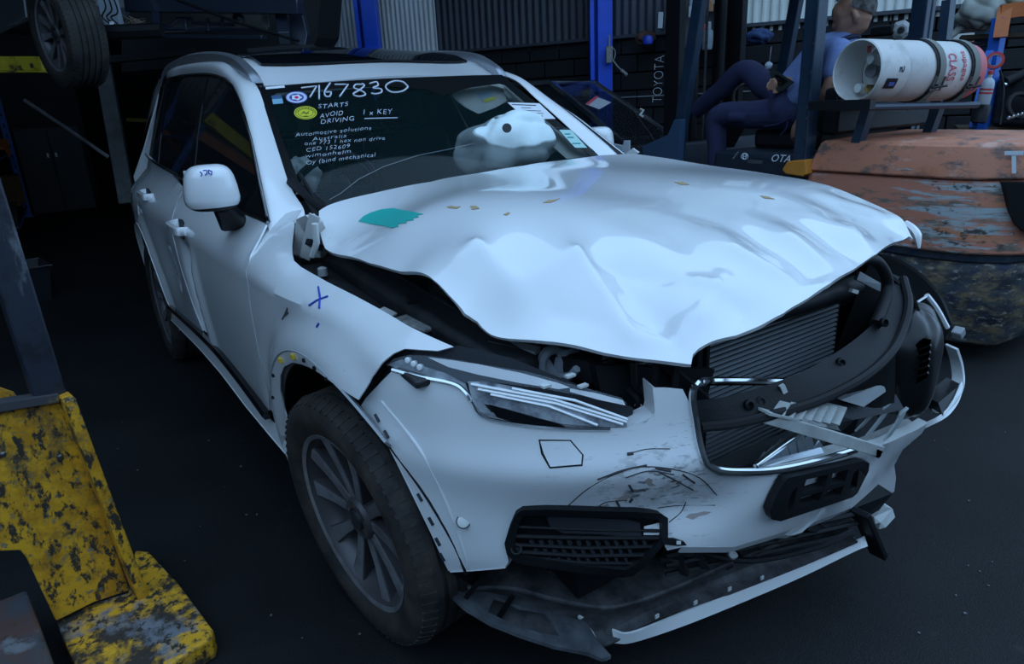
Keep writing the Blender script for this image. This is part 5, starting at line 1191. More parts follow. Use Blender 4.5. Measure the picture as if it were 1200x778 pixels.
mid = stack('counterweight_body', [(cwring(.00, .585, .40, 1.20), .60), (cwring(.02, .58, .42, 1.20), .72), (cwring(.05, .57, .42, 1.18), .955), (cwring(.06, .565, .42, 1.17), .968)], ORG2, bevel=.015, sharp=30)
upper = stack('counterweight_top', [(cwring(.01, .585, .42, 1.17), .972), (cwring(.03, .575, .43, 1.16), 1.03), (cwring(.08, .54, .44, 1.14), 1.125), (cwring(.10, .52, .45, 1.13), 1.14), (cwring(.35, .30, .5, 1.10), 1.155)], ORG, bevel=.012, sharp=30)
# T of the maker's lettering on the rounded rear corner
def cwface(s, z):   # point on the rounded corner, s = 0..1 from corner to rear
    r = cwring(.06, .565, .425, .93); pts = np.array(r[1:6]); q = resamp(pts, 41); p = q[int(s*40)]; nrm = np.array((-(q[min(40, int(s*40)+1)]-q[max(0, int(s*40)-1)])[1], (q[min(40, int(s*40)+1)]-q[max(0, int(s*40)-1)])[0])); nrm /= np.linalg.norm(nrm)
    return np.array((*(p-nrm*.006*0), z)), np.array((nrm[0], nrm[1], 0))
LET = mat('pale_lettering', (.62, .66, .70), .5); PAT = mat('letter_patch', (.66, .25, .04), .5)
def wquad(name, px, yy_, m, par, t=.004):
    q = [fat(*p, y) for p, y in zip(px, yy_)]; return MB().prism(q, (0, 0, 0), (t, 0, 0)).build(name, m, par, smooth=False)
# first letter on the rounded corner
ta_, tb_ = np.array((.42-.26, 2.885-.535, 0)), np.array((.42-.118, 2.885-.425, 0)); tn = np.cross(tb_-ta_, (0, 0, 1)); tn /= np.linalg.norm(tn)
def onchamf(px, py, off=.012):
    r = rays([(px, py)])[0]; sg_ = 1 if np.dot(tn, CAM_LOC-ta_) > 0 else -1; p0 = ta_+tn*sg_*off; t = np.dot(p0-CAM_LOC, tn)/np.dot(r, tn); return loc(CAM_LOC+t*r)
text_on('maker_letter', 'T', onchamf(1177, 203), onchamf(1199, 203)-onchamf(1177, 203), onchamf(1177, 177)-onchamf(1177, 203), LET, upper, bold=.02, thick=.004)
hp_ = [onchamf(*p, .028) for p in ((1177, 214), (1216, 214), (1216, 276), (1203, 272), (1192, 264), (1185, 248))]
MB().prism(hp_, (0, 0, 0), tuple(np.array((.05, -.05, 0)))).build('counterweight_opening', BLACK, mid, smooth=False)
# person-side pillars of the overhead guard
def gbar(name, a, b, w, h, m=BLU, **k): return MB().bar(a, b, w, h, up=(0, 1, 0), **k).build(name, m, fk, bevel=.006, smooth=False)
for s in (1, -1):
    rp = gbar('guard_rear_post', (1.235, s*.545, .98), (1.235, s*.545, 2.12), .10, .07)
    gbar('guard_post_flange', (1.185, s*.588, 1.0), (1.185, s*.588, 2.12), .012, .045)
    gbar('guard_front_post', (2.30, s*.52, .95), (2.12, s*.50, 2.12), .085, .06)
    for z in (1.16, 1.27, 1.33, 1.52, 1.68):
        MB().lathe([(.012, 0), (.012, .008), (.006, .01)], (1.20, s*.585, z), (0, s, 0), 8).build('guard_bolt', STEEL, fk)
for i in range(7): gbar('guard_roof_bar', (1.15, -.48+i*.16, 2.15), (2.2, -.48+i*.16, 2.15), .05, .04)
gbar('guard_roof_rail', (1.2, -.56, 2.13), (1.2, .56, 2.13), .05, .06); gbar('guard_roof_rail', (2.15, -.56, 2.13), (2.15, .56, 2.13), .05, .06)
# engine cover, floor, dash, front cowl, mast
COV = mat('engine_cover_blue', (.014, .022, .034), .45, noise=(.02, .03, .045), nscale=5)
MB().box((1.45, 0, .80), (.95, 1.10, .52)).build('engine_hood', COV, fk, bevel=.03)
MB().box((2.0, 0, .40), (.75, 1.12, .10)).build('floor_plate', BLACK, fk)
MB().box((1.5, 0, .38), (1.5, .95, .36)).build('chassis', BLACK, fk)
cw = MB().prism([(2.18, .55, .40), (2.46, .55, .40), (2.46, .55, .85), (2.36, .55, 1.10), (2.26, .55, 1.10)], (0, 0, 0), (0, -1.10, 0)).build('front_cowl', COV, fk, bevel=.02)
MB().prism([loc(at(*p, y=2.32)) for p in ((752, 172), (782, 158), (790, 140), (798, 140), (795, 190), (755, 190))], (0, 0, 0), (0, -.05, 0)).build('front_fender', mat('fender_blue', (.035, .07, .13), .4), fk, smooth=False, bevel=.004)
MB().bar((2.30, .0, 1.05), (2.12, 0, 1.34), .10, .10).build('steering_column', BLACK, fk)
MB().tube([(2.10+.06*math.sin(t)*.9, .16*math.cos(t), 1.36+.16*math.sin(t)*.75) for t in np.linspace(0, 6.283, 25)[:-1]], .012, 6, closed=True).build('steering_wheel', BLACK, fk)
kn = loc(at(901, 77, y=2.75)); MB().lathe([(.014, -.02), (.026, 0), (.018, .02), (.0, .026)], kn, (0, .7, .6), 14).build('steering_knob', mat('knob', (.45, .5, .58), .2), fk); MB().tube([kn, kn+np.array((.03, -.05, .12))], .003, 5).build('knob_stem', STEEL, fk)
for s in (1, -1):
    ch = MB(); ch.box((2.52, s*.33, 1.35), (.14, .06, 2.1)); ch.build('mast_channel', BLACK, fk, bevel=.006)
    MB().box((2.62, s*.26, 1.55), (.10, .05, 2.2)).build('mast_inner_channel', BLACK, fk, bevel=.004)
    MB().tube([(2.50, s*.14, .3), (2.50, s*.14, 2.3)], .03, 10).build('lift_cylinder', BLACK, fk)
    MB().bar((2.58, s*.06, .4), (2.58, s*.06, 2.4), .02, .01).build('lift_chain', STEEL, fk)
MB().box((2.55, 0, 2.30), (.10, .72, .10)).build('mast_crosshead', BLACK, fk); MB().box((2.58, 0, .95), (.10, .70, .10)).build('mast_crossbar', BLACK, fk)
for z in (.35, .75): MB().box((2.74, 0, z), (.05, 1.0, .10)).build('fork_carriage', BLACK, fk)
for s in (1, -1): MB().box((2.79, s*.30, .45), (.05, .12, .80)).build('fork_shank', BLACK, fk); MB().box((3.25, s*.30, .07), (.95, .12, .045)).build('fork_blade', BLACK, fk)
# maker's name up the mast channel, pale sticker above
tv = lambda px, py, y: fat(px, py, y)
yM = 2.885-.33-.034
t = text_on('mast_lettering', 'TOYOTA', loc(at(775, 120, y=yM)), loc(at(777.5, 65, y=yM))-loc(at(774, 120, y=yM)), loc(at(764.5, 120, y=yM))-loc(at(775, 120, y=yM)), LET, fk, bold=-.03, thick=.002)
MB().prism([tv(*p, yM) for p in ((772, 14), (777, 14), (776, 33), (771, 33))], (0, .002, 0), (0, -.002, 0)).build('mast_sticker', LET, fk, smooth=False)
yS = 2.885-.552
cl = [tv(*p, yS) for p in ((904, 189), (926, 190.5), (928, 181.5), (906, 180.5))]
text_on('hood_lettering', 'OTA', cl[0]+np.array((0, .002, 0)), cl[1]-cl[0], cl[3]-cl[0], LET, fk, bold=.0, thick=.002, shear=.2)
oc = tv(873, 183, yS)
for rx_, rz_, dz in ((.026, .019, 0), (.011, .018, 0), (.018, .008, .007)):
    MB().tube([oc+np.array((rx_*math.cos(t), .003, dz+rz_*math.sin(t))) for t in np.linspace(0, 6.283, 21)[:-1]], .0028, 5, closed=True).build('maker_emblem', LET, fk)
MB().bar(tv(859, 186, yS), tv(865, 178, yS), .008, .004).build('pale_scratch', GREYP, fk)
MB().prism([tv(*p, yS) for p in ((876, 187), (894, 188), (893, 192), (876, 191))], (0, .002, 0), (0, -.002, 0)).build('worn_label', mat('dark_label', (.07, .075, .08), .6), fk, smooth=False)
# orange corner step by the post
MB().prism([tv(*p, 2.30) for p in ((916, 199), (922, 189), (944, 187), (946, 204), (940, 207), (920, 204))], (0, 0, 0), (0, -.10, 0)).build('corner_step', ORGB, fk, bevel=.008, smooth=False)
# seat
sm = mat('black_vinyl', (.012, .012, .014), .5)
MB().box((1.60, 0, 1.12), (.50, .50, .14)).build('seat_cushion', sm, fk, bevel=.04); MB().box((1.32, 0, 1.42), (.12, .48, .52), R=np.array(Matrix.Rotation(math.radians(-14), 3, 'Y'))).build('seat_backrest', sm, fk, bevel=.04)
MB().box((1.12, 0, 1.30), (.10, 1.0, .26)).build('rear_screen_panel', BLACK, fk, bevel=.02)
# wheels
for s in (1, -1):
    make_wheel(fk, (2.18, s*.46, .30), s, R=.30, W=.2, rr=.18, spokes=5, double=False); make_wheel(fk, (.62, s*.44, .24), s, R=.24, W=.16, rr=.14, spokes=5, double=False)
# tank cradle behind the driver
ta, tb = loc(at(1004, 83, y=2.30)), loc(at(1122, 84, y=3.08)); td = (tb-ta)/np.linalg.norm(tb-ta)
CR = mat('cradle_blue', (.018, .04, .07), .4)
for dx in (-.12, .12): MB().tube([ta+np.array((dx, .03, -.185))-td*.02, tb+np.array((dx, -.03, -.185))], .018, 8).build('tank_cradle_tube', CR, fk)
MB().bar(ta+np.array((.22, .05, -.17)), ta+np.array((-.14, .05, -.17)), .05, .05).build('cradle_clamp', BLACK, fk)
for t in (.15, .85): p = ta+(tb-ta)*t; MB().bar(p+np.array((0, 0, -.19)), p+np.array((.05, 0, -.42)), .06, .05).build('cradle_leg', CR, fk)
MB().bar(tb+np.array((.1, -.05, -.2)), tb+np.array((.1, -.05, .18)), .03, .02).build('cradle_end', CR, fk)
MB().bar(loc(at(1112, 0, y=3.2)), loc(at(1104, 75, y=3.2)), .07, .05).build('guard_side_stay', BLU, fk)
# ---- gas cylinder lying in the cradle: a thing of its own
GW = worn('tank_paint', (.62, .62, .60), [((.48, .48, .46), 6, .58, .06, (1, 1, 1), 1), ((.25, .24, .22), 18, .68, .03, (1, 1, 1), 2)], .5)
W_a, W_b = at(1004, 83, y=2.30), at(1122, 84, y=3.08); wd = (W_b-W_a)/np.linalg.norm(W_b-W_a); LN = np.linalg.norm(W_b-W_a)
tank = empty('gas_cylinder', W_a+wd*LN*.5-np.array((0, 0, .16))); tag(tank, 'white gas cylinder with pink end strapped behind the forklift driver', 'gas cylinder')
def tl(w): return np.asarray(w)-np.array(tank.location)
r0 = .158
MB().lathe([(.05, .205), (.10, .185), (.138, .205), (r0, .26), (r0, LN-.13), (.15, LN-.06), (.11, LN-.02), (.05, LN-.01)], tl(W_a), wd, 40).build('tank_body', GW, tank, sharp=30)
col = MB().lathe([(.148, .0), (.152, -.006), (.158, .0), (.158, .20), (.150, .215), (.148, .20)], tl(W_a), wd, 40, closed=True).build('tank_collar', GW, tank, sharp=30)
MB().lathe([(.150, LN-.075), (.154, LN-.07), (.150, LN+.03), (.140, LN+.03)], tl(W_a), wd, 40, closed=True).build('tank_foot_ring', mat('pink_foot', (.62, .16, .18), .6), tank, sharp=30)
perp = np.cross(wd, (0, 0, 1)); perp /= np.linalg.norm(perp); upv = np.cross(perp, wd)
def onT(t, a, r=r0): return tl(W_a)+wd*t+r*(math.cos(a)*(-perp)+math.sin(a)*upv) if np.dot(-perp, CAM_LOC-W_a) > 0 else tl(W_a)+wd*t+r*(math.cos(a)*perp+math.sin(a)*upv)
def patch(name, t0, t1, a0, a1, m, r, parent=tank, n=10):
    V = []; F = []
    for i in range(n+1):
        a = a0+(a1-a0)*i/n; V += [onT(t0, a, r), onT(t1, a, r)]
    F = [(2*i, 2*i+1, 2*i+3, 2*i+2) for i in range(n)]
    return mesh_obj(name, V, F, m, parent, thick=.002, off=1)
patch('collar_opening', .05, .13, -.62, -.28, BLACK, .1595); patch('collar_gauge', .075, .115, -.52, -.40, mat('gauge_blue', (.05, .12, .45), .4), .1615)
for k, dr in enumerate((.5, 1.4)): patch('collar_opening', .05, .14, math.pi-.3+k*.8, math.pi+.2+k*.8, BLACK, .1595)
vb = tl(W_a)+wd*.19; MB().lathe([(.028, .0), (.026, -.06), (.036, -.07), (.036, -.09), (.0, -.10)], vb, wd, 16).build('tank_valve', STEEL, tank)
MB().lathe([(.022, 0), (.022, -.03), (.0, -.035)], vb+upv*.06-perp*.02-wd*.05, wd, 14).build('pressure_gauge', WHITEP, tank); MB().lathe([(.020, 0), (.022, -.04), (.0, -.045)], vb-upv*.09+perp*.0-wd*.05, wd, 14).build('filler_valve', mat('brass', (.45, .32, .12), .35, metal=1), tank)
MB().lathe([(.024, 0), (.024, -.03), (.0, -.03)], vb-upv*.085-perp*.06-wd*.07, wd, 14).build('white_cap', WHITEP, tank)
MB().bar(vb+upv*.12-wd*.12, vb+upv*.10-perp*.05-wd*.06, .02, .01).build('red_handle', mat('handle_red', (.5, .04, .05), .5), tank)
STR = mat('grey_strap', (.20, .21, .19), .8)
for t in (.40, .68):
    V = []; F = []; n = 36
    for i in range(n+1):
        a = 2*math.pi*i/n; V += [onT(t, a, r0+.004), onT(t+.055, a, r0+.004)]
    mesh_obj('black_band', V, [(2*i, 2*i+1, 2*i+3, 2*i+2) for i in range(n)], RUBBER, tank, thick=.004, off=1)
    patch('tank_strap', t+.02, t+.065, -.45, 1.45, STR, r0+.010); 
    pB = onT(t+.035, -.50, r0+.02); MB().tube([onT(t+.0, -.20, r0+.016), onT(t+.0, -.62, r0+.02), onT(t+.07, -.62, r0+.02), onT(t+.07, -.20, r0+.016)], .006, 6).build('strap_buckle', STEEL, tank)
    MB().tube([onT(t-.01, -.52, r0+.026), onT(t+.095, -.46, r0+.026)], .007, 6).build('buckle_pin', BLACK, tank)
    MB().tube([onT(t+.035, -.62, r0+.01), onT(t+.03, -1.1, r0+.02), tl(W_a)+wd*(t+.02)+np.array((0, 0, -.20))-perp*0], .012, 6).build('strap_tail', STR, tank)
RD = mat('red_print', (.55, .05, .09), .6)
def tank_text(body, t0, t1, a0, h, m, along=True, bold=0.):
    V, F = text2d(body, 1., bold); V = V-V.min(0); w, hh = V.max(0)
    # letters run round the girth (downwards), cap height along the axis
    P_ = [onT(t0+v[1]/hh*h, a0-(v[0]/w)*(t1), r0+.0035) for v in V]; return mesh_obj('tank_lettering', P_, F, m, tank, smooth=False, thick=.001, off=1)
tank_text('CLASS', .50, .9, .55, .06, RD); tank_text('supagas', .60, 1.0, .65, .035, RD)
V, F = text2d('5', 1., .02); V = V-V.min(0); V = V/V.max(0)
mesh_obj('tank_number', [onT(.125+.035*(1-v[1]), .10-.20*v[0], .160) for v in V], F, INK, tank, smooth=False, thick=.001, off=1)

# =================================================================== driver
per = empty('person', at(925, 150, y=2.72)-np.array((0, 0, 0))); tag(per, 'man in blue polo and navy trousers slouched on the forklift seat looking at a phone', 'person')
PO = np.array(per.location)
SKIN = mat('skin', (.36, .19, .13), .55, noise=(.30, .15, .10), nscale=12); NAVY = mat('navy_cotton', (.020, .024, .066), .9, noise=(.028, .032, .082), nscale=10, bump=.25, bscale=30)
POLO = mat('blue_polo', (.17, .24, .46), .85, noise=(.14, .20, .40), nscale=8, bump=.2, bscale=24); COLR = mat('navy_collar', (.02, .025, .06), .85)
HAIRM = mat('short_hair', (.035, .030, .028), .8, noise=(.16, .15, .145), nscale=30, bump=.5, bscale=160)
def pa(px, py, y): return at(px, py, y=y)-PO
BLOBS = []
def blob(parts, name, m, voxel, parent=per, smooth_it=2):
    """one continuous surface grown from tapered limbs: parts = [(points, radii)]"""
    mb = MB()
    for pts, rad in parts:
        P_ = crom(pts, 5) if len(pts) > 2 else resamp(pts, 6); t0 = np.linspace(0, 1, len(rad)); R_ = np.interp(np.linspace(0, 1, len(P_)), t0, rad)
        mb.tube(P_, list(R_), 14)
        for q, r in ((P_[0], R_[0]), (P_[-1], R_[-1])):
            mb.lathe([(r*math.sin(a), -r*math.cos(a)) for a in np.linspace(.15, math.pi-.15, 8)], q, (0, 0, 1), 12)
    o = mb.build(name, m, parent)
    rm = o.modifiers.new('skin', 'REMESH'); rm.mode = 'VOXEL'; rm.voxel_size = voxel; rm.use_smooth_shade = True
    s = o.modifiers.new('relax', 'SMOOTH'); s.factor = .5; s.iterations = smooth_it
    BLOBS.append(o); return o
pel = pa(930, 126, 2.76); che = pa(968, 66, 2.80); nek = pa(990, 40, 2.83); hed = pa(1001, 17, 2.83)
lhip, lkn, lan = pa(926, 132, 2.66), pa(842, 137, 2.60), pa(838, 215, 2.60)
rhip, rkn, ran = pa(922, 118, 2.88), pa(872, 83, 2.86), pa(815, 130, 2.86)
lsh, lel, lha = pa(984, 62, 2.62), pa(972, 103, 2.55), pa(937, 142, 2.58)
rsh, rel, rha = pa(962, 55, 2.99), pa(945, 95, 2.98), pa(924, 95, 2.64)
# body: head, neck, arms, hands, with trunk and legs inside the clothes
hd = hed
faceF = np.array((-.90, -.36, -.24)); faceF /= np.linalg.norm(faceF); up_ = np.array((-.20, -.08, 1)); up_ /= np.linalg.norm(up_); sd = np.cross(up_, faceF)
H = lambda f, u, s: hd+faceF*f+up_*u+sd*s
def fingers(wrist, d, side, palmn, L=.075, curl=.5):
    d = d/np.linalg.norm(d); side = side/np.linalg.norm(side); palmn = palmn/np.linalg.norm(palmn); out = [([wrist, wrist+d*.045, wrist+d*.085], [.026, .036, .034])]
    for k, (o_, l_) in enumerate(((-.030, .062), (-.010, .074), (.010, .070), (.029, .055))):
        b_ = wrist+d*.085+side*o_; out.append(([b_, b_+d*l_*.55+palmn*l_*.15*curl, b_+d*l_*.85+palmn*l_*.55*curl], [.0095, .0090, .0075]))
    t_ = wrist+d*.035-side*.030; out.append(([t_, t_+d*.03-side*.025+palmn*.012, t_+d*.055-side*.026+palmn*.025], [.012, .0105, .008])); return out
parts = [([nek-(nek-che)*.35, nek, H(-.02, -.06, 0)], [.062, .060, .058]),
         ([H(-.035, .035, 0), H(.0, .045, 0), H(.045, .03, 0)], [.088, .092, .078]), ([H(-.02, -.02, 0), H(.045, -.035, 0)], [.078, .066]),
         ([H(.045, -.055, 0), H(.078, -.088, 0)], [.052, .032]), ([H(.085, .012, 0), H(.112, -.028, 0)], [.012, .018]), ([H(.100, -.028, -.014), H(.100, -.028, .014)], [.011, .011]),
         ([H(.082, .03, -.035), H(.090, .032, 0), H(.082, .03, .035)], [.014, .015, .014]), ([H(.088, -.060, -.022), H(.097, -.060, 0), H(.088, -.060, .022)], [.009, .011, .009]),
         ([che, pel], [.10, .12]), ([lsh, lel, lel*.55+lha*.45, lha], [.050, .042, .038, .026]), ([rsh, rel, rha], [.050, .040, .027])]
for s in (-1, 1): parts += [([H(-.012, .008, s*.080), H(-.020, -.025, s*.088), H(-.010, -.045, s*.080)], [.016, .018, .011]), ([H(.074, .008, s*.034), H(.078, .008, s*.034)], [.015, .013])]
parts += fingers(lha, pa(933, 156, 2.60)-lha, np.array((-.9, .2, .1)), np.array((.2, 1, 0)))
parts += fingers(rha, pa(914, 97, 2.58)-rha, np.array((0, .2, 1.)), np.array((.4, -1, 0)), curl=1.)
body = blob(parts, 'body', SKIN, .0075); tag(body, 'bare forearms, hands and head')
blob([([pel+np.array((.02, 0, .04)), pel], [.13, .135]), ([lhip, lhip*.5+lkn*.5, lkn, lkn*.55+lan*.45, lan], [.105, .092, .078, .066, .060]), ([rhip, rhip*.5+rkn*.5, rkn, rkn*.5+ran*.5, ran], [.100, .090, .076, .066, .062]), ([pel+np.array((0, -.1, 0)), pel+np.array((0, .1, 0))], [.12, .12]),
      ([lhip*.45+lkn*.55+np.array((0, -.075, -.01)), lhip*.3+lkn*.7+np.array((0, -.072, -.01))], [.035, .035])], 'trousers', NAVY, .011)
blob([([pel+np.array((.0, 0, .06)), pel*.5+che*.5+np.array((-.05, 0, -.02)), che, nek-np.array((0, 0, .045))], [.130, .150, .138, .085]), ([lsh*.6+che*.4, lsh, lsh*.45+lel*.55], [.085, .075, .066]), ([rsh*.6+che*.4, rsh, rsh*.45+rel*.55], [.085, .075, .066]), ([lsh*.8+che*.2, rsh*.8+che*.2], [.085, .085]),
      ([pa(945, 100, 2.66), pa(935, 112, 2.66)], [.085, .075])], 'polo_shirt', POLO, .010)
blob([([nek+np.array((.0, 0, -.045))+.078*np.array((math.cos(t), math.sin(t), .35*math.cos(t))) for t in np.linspace(0, 6.1, 14)], [.016]*3)], 'collar', COLR, .008)
hairp = []
V = []; F = []; nu, nv = 28, 12
for i in range(nv+1):
    a = 2.25*i/nv
    for j in range(nu):
        b_ = 2*math.pi*j/nu; fr_ = math.cos(b_); lim = a*(1-.27*(1+fr_)-.16*max(0, fr_))
        V.append(H(-.008+.104*math.sin(lim)*fr_*1.06-.012, .030+.106*math.cos(lim), .094*math.sin(lim)*math.sin(b_)))
for i in range(nv):
    for j in range(nu): F.append((i*nu+j, i*nu+(j+1) % nu, (i+1)*nu+(j+1) % nu, (i+1)*nu+j))
MB().add(V, F).build('cropped_hair', HAIRM, per, sharp=180)
for s in (-1, 1):
    MB().lathe([(.011*math.sin(a), -.011*math.cos(a)) for a in np.linspace(.1, 3.04, 7)], H(.083, .008, s*.034), faceF, 10).build('eye', mat('eye', (.5, .5, .5), .2), per)
    MB().tube([H(.095, .030, s*.018), H(.096, .034, s*.036), H(.082, .030, s*.052)], .005, 5).build('eyebrow', HAIRM, per)
    MB().tube([H(.03, .10, s*.085), H(.062, .105, s*.060), H(.078, .108, s*.03), H(.080, .108, s*.006)], .006, 6).build('glasses_on_head', mat('glasses_teal', (.25, .5, .5), .2), per)
MB().tube([H(.100, -.062, -.020), H(.1075, -.061, 0), H(.100, -.062, .020)], .0035, 5).build('mouth', mat('lip', (.22, .09, .07), .5), per)
# boots
BOOT = mat('black_boot', (.012, .012, .013), .6)
blob([([ran, pa(806, 135, 2.86)], [.062, .058]), ([pa(808, 138, 2.86), pa(797, 146, 2.86), pa(786, 140, 2.86)], [.052, .050, .040])], 'boot', BOOT, .012); blob([([lan, lan+np.array((0, 0, -.09))], [.06, .058]), ([lan+np.array((0, 0, -.10)), lan+np.array((-.2, 0, -.12))], [.05, .04])], 'boot', BOOT, .012)
for l in ([(928, 138), (910, 146), (895, 148)], [(925, 134), (922, 150), (915, 158)]): MB().tube([pa(*p, 2.565) for p in l], .006, 5).build('trouser_seam', mat('navy_seam', (.018, .02, .07), .9), per)
dg = bpy.context.evaluated_depsgraph_get()
for o in BLOBS:
    me = bpy.data.meshes.new_from_object(o.evaluated_get(dg)); mt = o.data.materials[0]; o.modifiers.clear(); o.data = me
    me.materials.clear(); me.materials.append(mt); me.shade_smooth()
# phone held in the lap
ph_ = [at(*p, y=2.54) for p in ((902, 84), (909, 82), (931, 96), (916, 107), (910, 106))]
pho = MB().prism(ph_, (0, 0, 0), (-.01, .012, -.006)).build('phone_case', mat('phone_dark', (.022, .032, .030), .4), None, bevel=.003, smooth=False); tag(pho, 'dark phone in a case held above the driver lap', 'phone')
MB().prism([np.array(p)*.55+np.mean(ph_, axis=0)*.45 for p in ph_], (.004, -.005, .003), (.003, -.004, .002)).build('phone_screen', BLACKG, pho, smooth=False)
# =================================================================== two-post lift, raised car and the left side
BLUEP = mat('lift_blue', (.015, .11, .85), .4, noise=(.012, .09, .70), nscale=6)
def lift_post(px0, px1, py, d, label, z1=4.4, group='blue lift posts'):
    a = at(px0, py, d=d); b = at(px1, py, d=d); c = (a+b)/2; w = np.linalg.norm((b-a)[:2]); dirv = (b-a); dirv[2] = 0; dirv /= np.linalg.norm(dirv)
    r = empty('lift_post', (c[0], c[1], 0), math.atan2(dirv[1], dirv[0])); tag(r, label, 'lift post', group)
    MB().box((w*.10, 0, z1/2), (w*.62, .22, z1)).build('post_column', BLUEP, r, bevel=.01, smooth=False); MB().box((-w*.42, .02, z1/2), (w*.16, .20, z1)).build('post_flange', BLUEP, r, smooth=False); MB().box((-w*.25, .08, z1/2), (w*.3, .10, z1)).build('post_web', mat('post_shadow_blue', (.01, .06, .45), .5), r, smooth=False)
    MB().box((0, -.05, .02), (w*1.8, .6, .04)).build('post_base', BLUEP, r, bevel=.005, smooth=False)
    return r
p1_ = lift_post(691, 719, 50, 8.0, 'blue lift post with switch box, between the SUV and the forklift mast')
def pl(px, py, d): w = at(px, py, d=d)-np.array(p1_.location); a = -p1_.rotation_euler[2]; return np.array((w[0]*math.cos(a)-w[1]*math.sin(a), w[0]*math.sin(a)+w[1]*math.cos(a), w[2]))
sb = MB().box(pl(714, 64, 7.86), (.075, .05, .18)).build('switch_box', mat('switch_grey', (.32, .34, .33), .5, noise=(.2, .2, .19), nscale=40), p1_, bevel=.006); MB().tube([pl(714, 0, 7.88), pl(714, 55, 7.88)], .010, 6).build('conduit', GREYP, p1_)
MB().tube(crom([pl(717, 55, 7.84), pl(721, 60, 7.84), pl(720, 68, 7.84), pl(717, 71, 7.84)], 4), .006, 6).build('switch_cable', GREYP, p1_)
MB().tube([pl(718, 70, 7.84), pl(724, 78, 7.84), pl(729, 83, 7.84)], .008, 6).build('hanging_handle', GREYP, p1_); MB().tube([pl(728, 82, 7.84), pl(735, 88, 7.84)], .018, 8).build('hanging_handle_grip', GREYP, p1_)
lift_post(417, 446, 20, 8.9, 'blue lift post before the pale corrugated wall, above the SUV roof')
lift_post(351, 364, 15, 9.4, 'blue lift post beside the raised car, at the end of its bumper')
# raised car: local frame facing the camera
RD_ = at(230, 40, d=5.7); ra = math.radians(-35)
rc = empty('raised_car', (0, 0, 0)); tag(rc, 'dark car raised on a lift with its front bumper removed', 'car')
NB = mat('raised_navy', (.020, .028, .045), .35, coat=.6); GRYC = mat('raised_grey_paint', (.09, .10, .115), .35, coat=.8)
def R3(px, py, d): return at(px, py, d=d)
# body side left of the wheel
MB().prism([R3(-30, -60, 6.2), R3(-30, 30, 6.2), R3(0, 40, 6.0), R3(12, 33, 5.9), R3(38, 23, 5.7), R3(42, 0, 5.6), R3(40, -60, 5.6)], (0, 0, 0), (-.5, 1.2, 0)).build('door_side', GRYC, rc, smooth=False, bevel=.01)
MB().tube([R3(27, -10, 5.6), R3(31, 20, 5.6), R3(22, 26, 5.65), R3(10, 30, 5.8)], .008, 6).build('door_seam', mat('seam_pale', (.2, .22, .24), .4), rc)
# main front structure
def rbar(name, a, b, w, h, m=NB, da=5.6, db=5.3, **k): return MB().bar(R3(*a, da), R3(*b, db), w, h).build(name, m, rc, bevel=.006, **k)
rbar('front_crossmember', (150, 4), (352, 6), .10, .13); rbar('lower_rail', (180, 43), (310, 44), .08, .03)
rbar('bumper_beam', (165, -18), (350, -14), .12, .14); rbar('radiator_side', (182, 10), (184, 42), .06, .05); rbar('radiator_side', (328, 8), (333, 45), .09, .10)
MB().prism([R3(*p, 5.75) for p in ((190, 14), (308, 18), (312, 34), (190, 38))], (0, 0, 0), (-.05, .03, 0)).build('raised_radiator', mat('raised_rad', (.16, .17, .16), .5), rc, smooth=False)
for l in ([(190, 30), (200, 30), (208, 22), (225, 22)], [(190, 34), (260, 34), (310, 36)], [(216, 20), (219, 36)], [(243, 22), (245, 37)], [(225, 27), (275, 29)], [(260, 20), (262, 36)]): MB().tube([R3(*p, 5.6) for p in l], .016, 6).build('raised_pipe', NB, rc)
MB().lathe([(.045, -.02), (.045, .02), (.02, .03)], R3(280, 22, 5.55), (.8, -.5, 0), 16).build('raised_pulley', NB, rc)
MB().prism([R3(*p, 5.6) for p in ((306, 17), (313, 17), (314, 32), (307, 31))], (0, 0, 0), (-.02, .02, 0)).build('raised_label', mat('raised_pale', (.30, .32, .32), .6), rc, smooth=False)
MB().prism([R3(*p, 5.3) for p in ((110, -20), (128, -20), (140, 28), (124, 33), (118, 20))], (0, 0, 0), (-.04, .04, 0)).build('pale_bracket', mat('raised_bracket', (.28, .33, .38), .5), rc, smooth=False, bevel=.004)
for k in range(3): MB().tube(crom([R3(118+k*6, -10, 5.2), R3(124+k*7, 8+k*3, 5.2), R3(120+k*5, 20, 5.2), R3(132+k*4, 30, 5.2)], 5), .006, 5).build('raised_cable', RUBBER, rc)
MB().box(R3(131, 28, 5.2), (.03, .03, .03)).build('raised_clip', WHITEP, rc)
MB().prism([R3(*p, 5.7) for p in ((100, -60), (360, -60), (352, 40), (340, 62), (250, 66), (150, 80), (100, 84))], (-.5, .33, .02), (-1.4, .9, .1)).build('raised_body_shade', mat('raised_under', (.008, .009, .011), .7), rc, smooth=False)  # black underside, drawn lower to stand for the shadow below the crossmember
MB().prism([R3(*p, 5.5) for p in ((338, 5), (352, 8), (360, 40), (357, 55), (345, 50), (340, 40))], (0, 0, 0), (-.05, .05, 0)).build('torn_bumper_side', NB, rc, smooth=False, bevel=.004)
MB().tube([R3(208, 0, 5.2), R3(280, 27, 5.1), R3(350, 48, 5.0)], .012, 6).build('bonnet_prop', BLACK, rc)
MB().prism([R3(*p, 5.0) for p in ((288, 57), (330, 53), (366, 52), (371, 55), (350, 60), (312, 62), (330, 72), (322, 73), (292, 62))], (0, 0, 0), (-.06, .03, .004)).build('hanging_undertray', BLACK, rc, smooth=False)
MB().tube(crom([R3(340, 66, 6.4), R3(352, 70, 6.4), R3(362, 72, 6.4), R3(371, 72, 6.4)], 3), .03, 6).build('blue_sling', BLUEP, rc)
nest = MB(); rs = np.random.default_rng(2)
